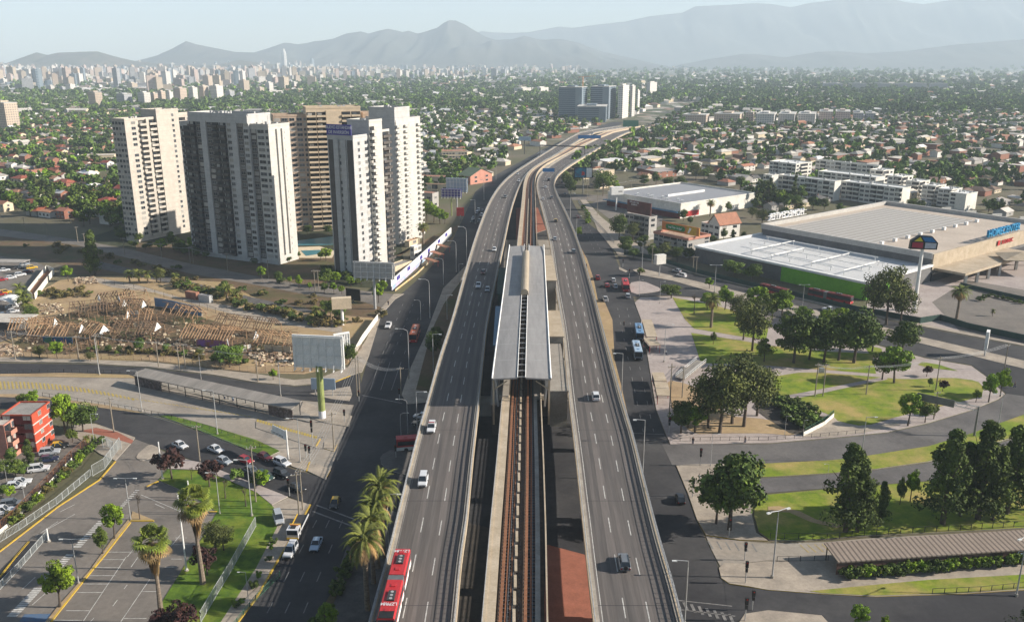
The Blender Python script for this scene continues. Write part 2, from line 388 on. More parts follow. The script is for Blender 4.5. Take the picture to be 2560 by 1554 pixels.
mr = N.new('ShaderNodeMapRange'); mr.inputs[1].default_value = 900; mr.inputs[2].default_value = 1500; L.new(sx.outputs['Y'], mr.inputs[0])
mx = N.new('ShaderNodeMix'); mx.data_type = 'RGBA'; L.new(mr.outputs[0], mx.inputs[0]); L.new(old, mx.inputs[6]); L.new(cr.outputs[0], mx.inputs[7])
L.new(mx.outputs[2], b.inputs['Base Color'])
struct('ground', MB().sheet([(-11000, -300), (11000, -300), (11000, 14400), (-11000, 14400)], -0.03), 'ground')
# central corridor under and beside the elevated road
flat('road', [(560, 1600), (640, 1496), (693, 1403), (747, 1314), (776, 1261), (824, 1174), (870, 1010), (902, 960), (923, 888), (953, 788),
  (988, 748), (1068, 678), (1127, 609), (1161, 539), (1188, 480), (1235, 440), (1290, 410), (1360, 372), (1440, 336), (1530, 305), (1560, 305), (1500, 345), (1440, 380),
  (1403, 420), (1410, 450), (1425, 490), (1440, 520), (1456, 547), (1494, 576), (1531, 622), (1545, 660), (1570, 700), (1587, 756), (1601, 800), (1600, 827), (1614, 872), (1625, 939),
  (1638, 1022), (1662, 1083), (1673, 1113), (1689, 1162), (1718, 1234), (1740, 1298), (1758, 1336), (1790, 1400), (1841, 1554), (1860, 1600)], 0.03, 'asphalt')
flat('road', [(-80, 905), (0, 908), (214, 910), (374, 920), (535, 939), (640, 958), (734, 966), (800, 960), (850, 950), (900, 930), (905, 990), (880, 1010), (790, 1003), (640, 990), (321, 940), (160, 932), (-80, 937)], 0.045, 'asphalt')
flat('bus_road', [(-80, 938), (160, 934), (321, 941), (640, 991), (790, 1004), (885, 1012), (826, 1176), (780, 1160), (700, 1128), (640, 1110), (508, 1070), (401, 1040), (267, 1014), (160, 1000), (-80, 988)], 0.03, 'concrete_road')
flat('road', [(-80, 990), (115, 995), (240, 1014), (348, 1033), (401, 1045), (508, 1083), (588, 1115), (640, 1134), (731, 1172), (827, 1200), (800, 1262), (776, 1262), (720, 1240), (650, 1215), (600, 1195), (545, 1172), (503, 1157), (440, 1135), (345, 1100), (240, 1057), (180, 1040), (100, 1025), (-80, 1020)], 0.06, 'asphalt')
flat('parking_lot', [(-80, 1440), (0, 1379), (144, 1266), (249, 1199), (330, 1105), (345, 1092), (430, 1140), (396, 1202), (471, 1234), (543, 1280), (508, 1341), (412, 1494), (350, 1620), (-80, 1620)], 0.05, 'asphalt_pale')
flat('driveway', [(-80, 1090), (60, 1090), (180, 1085), (225, 1118), (0, 1328), (-80, 1400)], 0.02, 'asphalt_pale')
flat('ramp', [(0, 1424), (73, 1353), (110, 1353), (0, 1462), (-80, 1540), (-80, 1495)], 0.075, 'asphalt')
raised('grass_lawn', [(396, 1200), (420, 1174), (500, 1177), (560, 1197), (640, 1232), (680, 1264), (700, 1287), (692, 1320), (640, 1421), (553, 1554), (510, 1620), (345, 1620), (412, 1494), (508, 1341), (543, 1280), (471, 1234)], 'grass_green')
raised('sidewalk', [(510, 1625), (553, 1554), (640, 1421), (692, 1320), (700, 1287), (680, 1264), (720, 1245), (776, 1262), (747, 1314), (693, 1403), (640, 1496), (545, 1625)], 'sidewalk')
raised('sidewalk', [(430, 1140), (503, 1157), (600, 1195), (720, 1242), (680, 1262), (640, 1230), (560, 1195), (500, 1175), (420, 1172)], 'paving_pink')
raised('sidewalk', [(187, 1060), (240, 1060), (290, 1077), (338, 1094), (330, 1106), (289, 1152), (250, 1135), (180, 1085)], 'sidewalk')
flat('sidewalk_patch', T(0, 800, [(750, 1040), (900, 1010), (1100, 1050), (1250, 1130), (1230, 1160), (1000, 1090)]), 0.17, 'paving_red')
raised('traffic_island', T(0, 800, [(1270, 1290), (1300, 1240), (1400, 1160), (1500, 1200), (1480, 1250), (1390, 1300), (1320, 1320)]), 'sidewalk', sm=1)
raised('verge', [(401, 1040), (420, 1038), (508, 1060), (640, 1100), (700, 1128), (672, 1142), (640, 1132), (588, 1112), (508, 1080)], 'grass_green')
raised('verge', [(-80, 985), (60, 986), (160, 999), (267, 1013), (348, 1030), (400, 1040), (348, 1033), (240, 1018), (115, 997), (-80, 990)], 'dirt')
raised('sidewalk', [(700, 1130), (760, 1150), (820, 1180), (815, 1200), (770, 1178), (735, 1168), (675, 1143)], 'sidewalk')
raised('sidewalk', T(640, 800, [(500, 690), (880, 620), (900, 700), (870, 760), (700, 740)]), 'sidewalk')
raised('median', T(640, 800, [(0, 950), (0, 1010), (560, 1195), (600, 1120), (560, 1110), (300, 1040)]), 'concrete_road', h=0.12)
raised('sidewalk', T(640, 800, [(440, 760), (560, 800), (900, 900), (870, 1000), (640, 960), (400, 880)]), 'sidewalk')
raised('sidewalk', T(640, 800, [(640, 1140), (760, 1160), (730, 1230), (630, 1200)]), 'sidewalk', side='kerb_yellow')
raised('sidewalk', T(640, 800, [(560, 1340), (700, 1400), (660, 1470), (530, 1430)]), 'sidewalk', side='kerb_yellow')
raised('platform', T(0, 800, [(1260, 500), (1380, 580), (1700, 660), (2394, 840), (2900, 960), (2900, 890), (2394, 700), (1700, 560), (1330, 470)]), 'concrete', h=0.3)
raised('verge', T(0, 800, [(0, 505), (600, 495), (1200, 512), (1300, 545), (1000, 540), (0, 527)]), 'dirt', h=0.12)
raised('sidewalk', [(-80, 891), (0, 893), (214, 899), (374, 905), (535, 923), (640, 935), (734, 950), (800, 945), (870, 918), (915, 850), (938, 800), (953, 770), (985, 735), (1010, 735), (988, 748), (953, 788), (923, 888), (905, 930), (850, 948), (800, 958), (734, 964), (640, 956), (535, 937), (374, 918), (214, 908), (-80, 903)], 'sidewalk')
flat('dirt_lot', [(-80, 890), (0, 892), (214, 898), (374, 902), (535, 920), (640, 932), (760, 935), (870, 910), (905, 855), (938, 795), (880, 790), (760, 775), (640, 745), (560, 705), (430, 698), (330, 690), (240, 690), (150, 700), (70, 745), (0, 830), (-80, 850)], 0.01, 'dirt')
flat('canal_bank', [(-80, 580), (0, 590), (190, 612), (300, 640), (480, 685), (640, 712), (760, 735), (900, 752), (960, 770), (940, 798), (880, 792), (760, 777), (640, 747), (560, 706), (430, 699), (200, 692), (150, 660), (60, 640), (-80, 620)], 0.0, 'dirt_brown')
flat('path', T(0, 400, [(740, 1090), (920, 1100), (1300, 1170), (1700, 1290), (2394, 1400), (3200, 1560), (3200, 1620), (2394, 1496), (1900, 1370), (1450, 1240), (1050, 1190)]), 0.03, 'sidewalk')
flat('canal_bed', T(0, 400, [(900, 940), (1300, 1030), (1700, 1120), (2394, 1290), (2900, 1400), (3000, 1440), (2394, 1350), (1900, 1230), (1500, 1130), (900, 1010)]), 0.012, 'concrete_dark')
flat('yard', [(200, 600), (330, 560), (520, 560), (700, 560), (860, 560), (1000, 600), (1010, 650), (960, 722), (760, 708), (640, 686), (480, 655), (330, 620)], -0.012, 'dark_leaf_litter')  # darker green ground around the tower feet
flat('street', [(-80, 560), (0, 572), (200, 600), (330, 625), (480, 660), (640, 690), (760, 712), (900, 726), (985, 735), (960, 770), (900, 752), (760, 735), (640, 712), (480, 685), (300, 640), (190, 612), (0, 590), (-80, 580)], 0.02, 'asphalt_pale')
flat('car_park', [(-80, 630), (0, 640), (90, 655), (135, 676), (80, 720), (60, 790), (80, 830), (0, 855), (-80, 860)], 0.04, 'asphalt_pale')
# medians beside and under the elevated road
raised('median', [(1065, 835), (1025, 923), (1004, 987), (1020, 1010), (1075, 1005), (1120, 900), (1150, 800), (1190, 700), (1225, 635), (1200, 630), (1172, 657), (1108, 721)], 'sidewalk')
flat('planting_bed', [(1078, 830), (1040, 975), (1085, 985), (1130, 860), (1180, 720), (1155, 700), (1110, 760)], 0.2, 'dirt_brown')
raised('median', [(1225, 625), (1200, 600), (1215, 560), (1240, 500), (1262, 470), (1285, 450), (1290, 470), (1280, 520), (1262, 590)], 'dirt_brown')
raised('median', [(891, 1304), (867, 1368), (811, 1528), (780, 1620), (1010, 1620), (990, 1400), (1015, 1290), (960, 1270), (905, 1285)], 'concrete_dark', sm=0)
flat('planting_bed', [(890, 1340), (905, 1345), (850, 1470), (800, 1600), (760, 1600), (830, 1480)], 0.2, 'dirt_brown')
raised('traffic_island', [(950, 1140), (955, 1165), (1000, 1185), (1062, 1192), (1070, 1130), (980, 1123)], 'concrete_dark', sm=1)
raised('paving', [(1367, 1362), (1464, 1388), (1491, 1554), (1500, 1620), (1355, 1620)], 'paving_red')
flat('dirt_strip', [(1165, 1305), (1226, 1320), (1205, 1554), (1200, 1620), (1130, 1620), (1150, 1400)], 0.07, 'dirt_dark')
raised('median', [(1290, 520), (1345, 520), (1365, 575), (1290, 600)], 'paving_red')
raised('sidewalk', [(1180, 990), (1255, 990), (1250, 600), (1380, 600), (1412, 800), (1432, 990), (1380, 1040), (1180, 1040)], 'concrete', h=0.1)
# right avenue verges
raised('verge', [(1400, 500), (1414, 534), (1440, 598), (1467, 646), (1483, 694), (1494, 748), (1513, 758), (1531, 800), (1537, 902), (1552, 960), (1570, 1040), (1540, 1040), (1500, 800), (1450, 620), (1395, 500)], 'dirt')
raised('sidewalk', [(1450, 500), (1480, 540), (1494, 576), (1531, 622), (1640, 640), (1560, 590), (1500, 540), (1465, 500)], 'sidewalk')
# boulevard to the right
flat('road', [(1545, 640), (1628, 654), (1735, 686), (1868, 718), (1920, 731), (2100, 775), (2294, 816), (2560, 867), (2700, 895), (2700, 1060), (2560, 1030), (2516, 984), (2470, 942), (2428, 912), (2313, 893), (2200, 862), (2050, 820), (1920, 787), (1800, 748), (1680, 738), (1570, 742), (1560, 700)], 0.035, 'asphalt')
raised('median', [(1582, 675), (1601, 671), (1700, 694), (1815, 721), (1920, 748), (2100, 790), (2305, 843), (2560, 902), (2700, 935), (2700, 955), (2560, 922), (2316, 862), (2100, 812), (1920, 769), (1815, 740), (1681, 702), (1600, 688)], 'sidewalk', sm=0)
raised('traffic_island', T(1280, 400, [(1000, 1000), (1080, 1040), (1060, 1050), (1000, 1025)]), 'sidewalk')
raised('traffic_island', T(1280, 400, [(1090, 1150), (1220, 1130), (1410, 1210), (1350, 1235), (1120, 1260)]), 'paving_pink', sm=1)
raised('sidewalk', [(1531, 618), (1570, 632), (1640, 648), (1735, 680), (1868, 712), (2100, 768), (2294, 808), (2560, 860), (2700, 885), (2700, 893), (2560, 865), (2294, 814), (2100, 773), (1868, 716), (1735, 684), (1628, 652), (1545, 638)], 'sidewalk')
flat('road', [(1655, 1111), (1920, 1110), (2107, 1094), (2214, 1083), (2321, 1059), (2428, 1027), (2495, 1000), (2516, 984), (2560, 990), (2700, 1010), (2700, 990), (2560, 1035), (2428, 1083), (2321, 1115), (2160, 1140), (2080, 1150), (1920, 1158), (1800, 1160), (1680, 1162)], 0.05, 'asphalt_mid')
flat('road', [(1870, 1196), (1920, 1195), (2080, 1185), (2187, 1175), (2321, 1157), (2560, 1090), (2700, 1050), (2700, 1090), (2560, 1130), (2321, 1202), (2054, 1221), (1920, 1232), (1885, 1237)], 0.05, 'asphalt_mid')
flat('bus_road', [(1765, 1340), (1850, 1352), (1920, 1358), (2067, 1355), (2160, 1346), (2560, 1325), (2700, 1318), (2700, 1400), (2560, 1395), (2067, 1402), (1920, 1400), (1860, 1408), (1800, 1414), (1778, 1372)], 0.06, 'concrete_road')
flat('road', [(1810, 1450), (1823, 1461), (1870, 1468), (1920, 1475), (2054, 1485), (2187, 1492), (2401, 1485), (2560, 1475), (2700, 1465), (2700, 1640), (1830, 1640)], 0.04, 'asphalt')
raised('sidewalk', [(1845, 1560), (1862, 1535), (1920, 1526), (2054, 1539), (2130, 1620), (1860, 1620)], 'sidewalk', side='kerb_yellow')
raised('sidewalk', [(1797, 1420), (1810, 1408), (1860, 1410), (1920, 1402), (2067, 1402), (2560, 1395), (2700, 1392), (2700, 1465), (2560, 1475), (2401, 1485), (2187, 1492), (2054, 1485), (1920, 1475), (1870, 1466), (1823, 1459), (1803, 1445)], 'sidewalk', side='kerb_yellow')
raised('verge', T(1920, 1154, [(390, 1215), (900, 1165), (1500, 1110), (2394, 1060), (3000, 1030), (3000, 1170), (2394, 1195), (1800, 1235), (1000, 1258), (500, 1235)]), 'grass_dry', z=0.1, h=0.1)
raised('lawn', [(1890, 1240), (2054, 1225), (2180, 1215), (2321, 1204), (2560, 1152), (2700, 1120), (2700, 1305), (2560, 1320), (2160, 1340), (2000, 1352), (1925, 1350), (1897, 1330), (1885, 1290)], 'grass_dry')
raised('sidewalk', [(1690, 1163), (1760, 1161), (1875, 1160), (1895, 1195), (1880, 1240), (1880, 1290), (1890, 1332), (1920, 1352), (1850, 1350), (1765, 1338), (1742, 1298), (1720, 1234)], 'sidewalk', side='kerb_yellow', sm=0)
raised('verge', [(1880, 1161), (1920, 1159), (2080, 1151), (2160, 1141), (2321, 1116), (2428, 1084), (2560, 1037), (2700, 995), (2700, 1045), (2560, 1086), (2321, 1154), (2187, 1173), (2080, 1183), (1920, 1193), (1890, 1193)], 'grass_dry')
flat('path', T(1920, 1154, [(0, 425), (100, 420), (300, 470), (450, 545), (700, 600), (650, 625), (400, 570), (200, 480), (0, 470)]), 0.19, 'dirt')
# park
raised('plaza', [(1587, 757), (1601, 744), (1680, 741), (1800, 750), (1920, 790), (2050, 824), (2200, 866), (2313, 896), (2428, 915), (2466, 943), (2512, 985), (2495, 998), (2428, 1025), (2321, 1057), (2214, 1081), (2107, 1092), (1920, 1108), (1780, 1110), (1676, 1111), (1664, 1083), (1640, 1022), (1627, 939), (1616, 872), (1602, 827), (1603, 800)], 'paving_pink')
lawn = 0.19
flat('lawn', [(1681, 744), (1780, 762), (1925, 803), (1915, 850), (1840, 840), (1735, 822), (1713, 800)], lawn, 'grass_dry')
flat('lawn', [(1728, 833), (1858, 853), (1925, 865), (2080, 880), (2180, 885), (2190, 935), (1925, 915), (1752, 908)], lawn, 'grass_dry')
flat('lawn', T(1920, 800, [(-100, 540), (0, 540), (350, 485), (900, 525), (1280, 560), (1700, 540), (1960, 570), (2020, 640), (1990, 720), (1750, 780), (1230, 900), (900, 1000), (640, 950), (600, 900), (420, 830), (240, 740), (-60, 730)]), lawn, 'grass_dry', sm=1)
flat('lawn', T(1920, 800, [(1440, 395), (1600, 420), (1780, 480), (1500, 450), (1400, 420)]), lawn, 'grass_dry')
flat('lawn', T(1920, 800, [(900, 230), (1060, 270), (1080, 350), (960, 350)]), lawn, 'grass_dry')
flat('path', T(1920, 800, [(120, 720), (500, 650), (900, 570), (1090, 535), (1130, 560), (900, 600), (500, 690), (250, 740)]), lawn + 0.04, 'paving_pink', sm=1)
flat('dirt_patch', T(1280, 800, [(1450, 560), (1640, 600), (1830, 690), (2000, 900), (2394, 930), (2600, 1000), (2650, 1090), (2394, 1062), (1960, 1062), (1700, 1072), (1510, 900), (1480, 700)]), lawn, 'dirt', sm=1)
flat('canal_bed', T(1920, 800, [(-60, 700), (100, 740), (330, 900), (600, 905), (330, 1080), (200, 1060), (0, 930), (-150, 820)]), lawn + 0.03, 'dirt_dark')
flat('concrete_patch', T(1920, 800, [(320, 1088), (612, 905), (650, 945), (880, 1010), (1180, 960), (1240, 985), (880, 1060), (560, 1100)]), lawn, 'sidewalk')
# shop forecourts
flat('forecourt', [(2150, 775), (2190, 740), (2320, 690), (2440, 655), (2600, 600), (2900, 600), (2900, 930), (2560, 862), (2294, 808)], 0.0, 'paving_pink')
flat('car_park', [(2330, 755), (2420, 700), (2620, 735), (2800, 760), (2800, 905), (2560, 858), (2400, 828)], 0.02, 'asphalt_pale')
flat('car_park', [(1475, 510), (1520, 490), (1640, 478), (1660, 560), (1600, 590), (1540, 560)], 0.02, 'asphalt_pale')
flat('street', [(1430, 500), (1500, 505), (1640, 480), (1720, 452), (1722, 446), (1620, 470), (1500, 488), (1425, 485)], 0.03, 'asphalt_pale')
flat('forecourt', [(760, 740), (830, 700), (985, 640), (1130, 600), (1150, 560), (1060, 600), (1000, 640), (700, 640), (500, 620), (340, 600), (340, 640), (560, 672)], -0.01, 'dirt_brown')
flat('field', [(2440, 276), (2600, 280), (2700, 305), (2480, 300)], 0.0, 'dirt')
# ---- painted markings (one object per kind: nobody counts them) ----
def strip_px(mb, a, b, w, z, mi=0):
 "painted stripe of width w metres between two ground pixels"
 A = Vector((*G(*a), z)); B = Vector((*G(*b), z)); d = (B - A).normalized(); n = Vector((-d.y, d.x, 0)) * (w / 2)
 mb.add([A - n, B - n, B + n, A + n], [(0, 1, 2, 3)], mi)
def poly_stripe(mb, pts, w, z, mi=0):
 for i in range(len(pts) - 1): strip_px(mb, pts[i], pts[i + 1], w, z + 0.0005 * (i % 2), mi)
def dashes(mb, a, b, on, off, w, z, mi=0):
 A = Vector((*G(*a), z)); B = Vector((*G(*b), z)); L = (B - A).length; d = (B - A) / L; n = Vector((-d.y, d.x, 0)) * (w / 2); t = 0
 while t < L:
  p = A + d * t; q = A + d * min(L, t + on); mb.add([p - n, q - n, q + n, p + n], [(0, 1, 2, 3)], mi); t += on + off
mw = MB()
for x0 in (0.27, 0.5, 0.74):
 def lx(y):   # left avenue lane lines between kerbs at given photo row
  lk = np.interp(y, [735, 788, 888, 960, 1010], [1000, 953, 923, 902, 880]); rk = np.interp(y, [735, 800, 827, 923, 987], [1100, 1068, 1065, 1025, 1004]); return lk + (rk - lk) * x0
 dashes(mw, (lx(760), 760), (lx(900), 900), 3, 6, 0.18, 0.085)
 strip_px(mw, (lx(905), 905), (lx(975), 975), 0.18, 0.085)
 def lx2(y):
  lk = np.interp(y, [1261, 1314, 1403, 1496, 1600], [776, 747, 693, 640, 575]); rk = np.interp(y, [1260, 1304, 1368, 1528, 1600], [905, 891, 867, 811, 785]); return lk + (rk - lk) * x0
 dashes(mw, (lx2(1300), 1300), (lx2(1600), 1600), 3, 6, 0.18, 0.085)
strip_px(mw, (790, 1262), (886, 1298), 0.4, 0.088); strip_px(mw, (782, 1278), (880, 1315), 0.4, 0.088)
strip_px(mw, (905, 988), (1005, 1008), 0.4, 0.088)
struct('lane_markings', mw, 'mark_faint')
mw = MB()
for fr in (0.36, 0.68):
 def rx(y):
  lk = np.interp(y, [598, 694, 800, 902, 1000, 1100], [1440, 1483, 1531, 1537, 1555, 1585]); rk = np.interp(y, [622, 700, 800, 939, 1022, 1100], [1531, 1570, 1600, 1625, 1638, 1668]); return lk + (rk - lk) * fr
 dashes(mw, (rx(770), 770), (rx(1080), 1080), 3, 6, 0.18, 0.085)
 dashes(mw, (1440 + 40 * fr, 560), (1475 + 50 * fr, 640), 3, 6, 0.18, 0.085)
strip_px(mw, (1612, 1242), (1712, 1245), 0.3, 0.088)
strip_px(mw, (1560, 1082), (1660, 1086), 0.3, 0.088); strip_px(mw, (1568, 1098), (1665, 1102), 0.3, 0.088)
for k in range(8): strip_px(mw, (1690 + k * 19, 1500 + k * 5), (1700 + k * 19, 1521 + k * 5), 0.5, 0.09)
for k in range(6): strip_px(mw, (1770 + k * 22, 1352 + k * 1.5), (1782 + k * 22, 1372 + k * 1.5), 0.3, 0.09)
strip_px(mw, (1690, 1500), (1830, 1515), 0.25, 0.09); strip_px(mw, (1702, 1524), (1838, 1540), 0.25, 0.09)
for y0, y1 in ((1170, 1170), (1186, 1186), (1205, 1207)): pass
struct('lane_markings', mw, 'mark_faint')
# parking lot paint
mw = MB(); Tp = lambda a, b: (a / 3.7406, 1154 + b / 3.74)
for a, b in (((700, 490), (340, 690)), ((700, 400), (560, 470)), ((1440, 590), (1190, 890)), ((1690, 680), (1600, 790)), ((1400, 1100), (1130, 1496)), ((1180, 890), (780, 1490)), ((1320, 310), (1700, 470)), ((1450, 395), (1540, 435)),
    ((1300, 880), (1225, 985)), ((1190, 1150), (1160, 1190)), ((1100, 1290), (1055, 1350)), ((880, 1460), (845, 1496)), ((210, 1190), (330, 1080)), ((540, 560), (330, 700)), ((460, 1200), (300, 1340))):
 strip_px(mw, Tp(*a), Tp(*b), 0.14, 0.09)
for k, (x0, x1, y) in enumerate(((1620, 1830, 775), (1010, 1240, 845), (960, 1160, 915), (900, 1130, 990), (840, 1080, 1065), (780, 1020, 1143), (720, 965, 1222), (620, 840, 1392), (500, 770, 1482), (1160, 1370, 1465), (1640, 1750, 712), (1600, 1700, 910), (1540, 1660, 985), (1330, 1480, 1213))):
 strip_px(mw, Tp(x0, y), Tp(x1, y), 0.14, 0.092)
# zebra rows along the pedestrian lane
for k in range(46):
 f = k / 46; x = 960 - 840 * f; y = 560 + 900 * f
 if 0.28 < f < 0.33 or 0.62 < f < 0.68: continue
 w = 45 + 25 * f
 strip_px(mw, Tp(x - w, y), Tp(x + w * 0.4, y), 0.45, 0.094)
for k in range(10): strip_px(mw, Tp(1110 + k * 17, 430 - k * 18), Tp(1150 + k * 17, 430 - k * 18), 0.35, 0.094)
struct('parking_markings', mw, 'mark_white')
mb = MB(); mb.sheet(GL([Tp(230, 1425), Tp(480, 1420), Tp(440, 1496), Tp(180, 1496)]), 0.1); struct('parking_bay_paint', mb, 'mark_blue')
mw = MB()
for k in range(34):   # yellow hatch on the bus road, left
 f = k / 33; a = (f * 330, 953 + f * f * 42); hgt = 17 * (1 - f * 0.85) + 3
 strip_px(mw, a, (a[0] + 4, a[1] + hgt), 0.45, 0.075)
for k in range(30):
 f = k / 29; a = (330 + f * 290, 995 + f * 44)
 strip_px(mw, a, (a[0] + 7, a[1] + 3), 0.2, 0.075)
for k in range(22):
 f = k / 21; a = (645 + f * 145, 1048 + f * 42); strip_px(mw, a, (a[0] - 3, a[1] + 22), 0.55, 0.075)
for k in range(22):   # yellow diagonal bus-bay lines, right
 f = k / 21; a = (2000 + f * 380, 1362 - f * 14); strip_px(mw, a, (a[0] + 22, a[1] + 19), 0.16, 0.1)
struct('bus_bay_markings', mw, 'mark_yellow')
mb = MB()
for pts in ([Tp(-80, 900), Tp(0, 840), Tp(540, 425), Tp(930, 172), Tp(1080, 0)], [Tp(480, 1496), Tp(770, 1130), Tp(860, 1020), Tp(985, 870), Tp(1090, 735), Tp(1220, 570)],
   [Tp(1220, 556), Tp(1440, 556)], [Tp(1370, 235), Tp(1480, 185)], [Tp(0, 1080), Tp(140, 900), Tp(270, 750)], [Tp(1960, 470), Tp(2030, 470)],
   [(560, 1600), (640, 1497), (693, 1404), (747, 1315), (776, 1262)], [(875, 940), (838, 955)], [(800, 1098), (790, 1116)], [(774, 1156), (767, 1178)]):
 for i in range(len(pts) - 1):
  a = Vector((*G(*pts[i]), 0.12)); b = Vector((*G(*pts[i + 1]), 0.12)); mb.beam(a, b, 0.32, 0.2)
struct('painted_kerb', mb, 'kerb_yellow')
raised('planter_strip', [Tp(400, 1560), Tp(470, 1496), Tp(760, 1135), Tp(1080, 730), Tp(1215, 565), Tp(1200, 545), Tp(1060, 715), Tp(840, 1020), Tp(540, 1360), Tp(380, 1560)], 'dirt', h=0.2)
raised('traffic_island', [Tp(1220, 548), Tp(1240, 468), Tp(1440, 550)], 'dirt', h=0.2)
# ---------------- elevated roads, metro viaduct and station ----------------
DH = 9.0
mat('tyre_wear', (0.115, 0.10, 0.09), 0.8, (0.08, 0.072, 0.066), 0.5, 0.4, stretch=(1, 0.04, 1))
def edge(pts, h):
 w = sorted([(G(a, b, h)[1], G(a, b, h)[0]) for a, b in pts]); return np.array(w)
def make_edge(pts, h, y):
 e = edge(pts, h)
 x = np.interp(y, e[:, 0], e[:, 1])
 lo = y < e[0, 0]; s = (e[2, 1] - e[0, 1]) / (e[2, 0] - e[0, 0]); x[lo] = e[0, 1] + (y[lo] - e[0, 0]) * s
 hi = y > e[-1, 0]; s = (e[-1, 1] - e[-3, 1]) / (e[-1, 0] - e[-3, 0]); x[hi] = e[-1, 1] + (y[hi] - e[-1, 0]) * s
 for _ in range(3):
  k = np.clip((y - 60) / 40, 1, 9).astype(int)
  x = np.array([x[max(0, i - k[i]):i + k[i] + 1].mean() if i >= k[i] and i + k[i] < len(x) else x[i] for i in range(len(x))])
 return x
YS = np.arange(70, 1180, 3.0)
def zdeck(y): return DH - max(0, min(1, (y - 980) / 200)) * 7.5
LL = make_edge([(939, 1528), (974, 1403), (1009, 1253), (1033, 1154), (1057, 1059), (1084, 971), (1092, 926), (1135, 800), (1148, 745), (1172, 657), (1185, 611), (1201, 566), (1212, 534), (1228, 499), (1252, 463), (1280, 437), (1341, 398), (1408, 356), (1446, 334), (1494, 318), (1561, 300)], DH, YS)
LR = make_edge([(1134, 1554), (1148, 1395), (1164, 1298), (1177, 1154), (1195, 1000), (1216, 800), (1231, 740), (1247, 657), (1256, 622), (1268, 560), (1280, 510), (1292, 478), (1306, 446), (1334, 420), (1385, 390), (1440, 355), (1478, 335), (1520, 320), (1588, 302)], DH, YS)
RL = make_edge([(1491, 1554), (1475, 1421), (1464, 1320), (1451, 1207), (1446, 1154), (1426, 1000), (1407, 800), (1400, 774), (1387, 694), (1379, 614), (1366, 560), (1352, 507), (1341, 470), (1341, 448), (1360, 425), (1395, 402), (1480, 355), (1530, 330), (1600, 305)], DH, YS)
RR = make_edge([(1697, 1550), (1676, 1461), (1654, 1395), (1630, 1304), (1614, 1240), (1593, 1154), (1582, 1102), (1561, 1033), (1550, 1003), (1521, 888), (1497, 800), (1491, 770), (1470, 694), (1451, 627), (1432, 571), (1408, 520), (1387, 480), (1380, 460), (1388, 440), (1430, 410), (1494, 373), (1540, 345), (1625, 306)], DH, YS)
ML = make_edge([(1204, 1554), (1225, 1314), (1241, 1154), (1254, 1000), (1293, 608), (1304, 507), (1309, 453), (1320, 427), (1350, 409), (1385, 392), (1440, 360), (1507, 333), (1566, 311)], DH + .3, YS)
MR = make_edge([(1370, 1554), (1366, 1341), (1360, 1154), (1353, 1000), (1343, 608), (1339, 507), (1337, 442), (1350, 422), (1374, 407), (1400, 396), (1460, 362), (1525, 335), (1584, 312)], DH + .3, YS)
def ribbon(mb, xs, off0, off1, z0, z1, sel=None, mi=None, top_only=False):
 "long box following an edge: x from xs+off0 to xs+off1, z from deck+z0 to deck+z1"
 idx = [i for i in range(len(YS)) if sel is None or sel(YS[i])]
 n = len(idx); vs = []
 for i in idx:
  z = zdeck(YS[i]); xa = (xs[i] if not isinstance(xs, tuple) else xs[0][i]) + off0; xb = (xs[i] if not isinstance(xs, tuple) else xs[1][i]) + off1
  vs += [(xa, YS[i], z + z0), (xb, YS[i], z + z0), (xb, YS[i], z + z1), (xa, YS[i], z + z1)]
 fs = []
 for k in range(n - 1):
  a = 4 * k; b = a + 4
  fs.append((a + 3, a + 2, b + 2, b + 3))
  if not top_only: fs += [(a, b, b + 1, a + 1), (a + 1, b + 1, b + 2, a + 2), (a, a + 3, b + 3, b)]
 if not top_only and n: fs += [(0, 1, 2, 3), (4 * n - 1, 4 * n - 2, 4 * n - 3, 4 * n - 4)]
 return mb.add(vs, fs, mi)
def railing(name, xs, off, parent, ypost=1.5, m='galvanised', ymax=700):
 mb = MB()
 ribbon(mb, xs, off - .06, off + .06, 0.50, 0.66); ribbon(mb, xs, off - .06, off + .06, 0.95, 1.1); ribbon(mb, xs, off - .03, off + .03, 1.48, 1.54)
 y = YS[0]
 while y < ymax:
  i = np.interp(y, YS, xs); mb.box((i + off, y, zdeck(y) + 0.9), (0.1, 0.13, 1.3)); y += ypost
 mb.build(name, m, parent)
def parapet(xs, o0, o1, parent, h=0.28, m='concrete_tan'):
 mb = MB(); ribbon(mb, xs, o0, o1, -0.9, h); mb.build('parapet', m, parent)
def dash_line(parent, XA, XB, fr, on=5.0, gap=7.0, w=0.17, z=0.012, y0=120, y1=900, phase=0):
 mb = MB(); y = 72 + phase
 while y < y1:
  ys = [y, y + on]; p = []
  for q in ys:
   a = np.interp(q, YS, XA); b = np.interp(q, YS, XB); p.append((a + (b - a) * fr, q, zdeck(q) + z))
  mb.add([(p[0][0] - w / 2, *p[0][1:]), (p[0][0] + w / 2, *p[0][1:]), (p[1][0] + w / 2, *p[1][1:]), (p[1][0] - w / 2, *p[1][1:])], [(0, 1, 2, 3)]); y += on + gap
 mb.build('lane_marking', 'mark_white', parent)['kind'] = 'stuff'
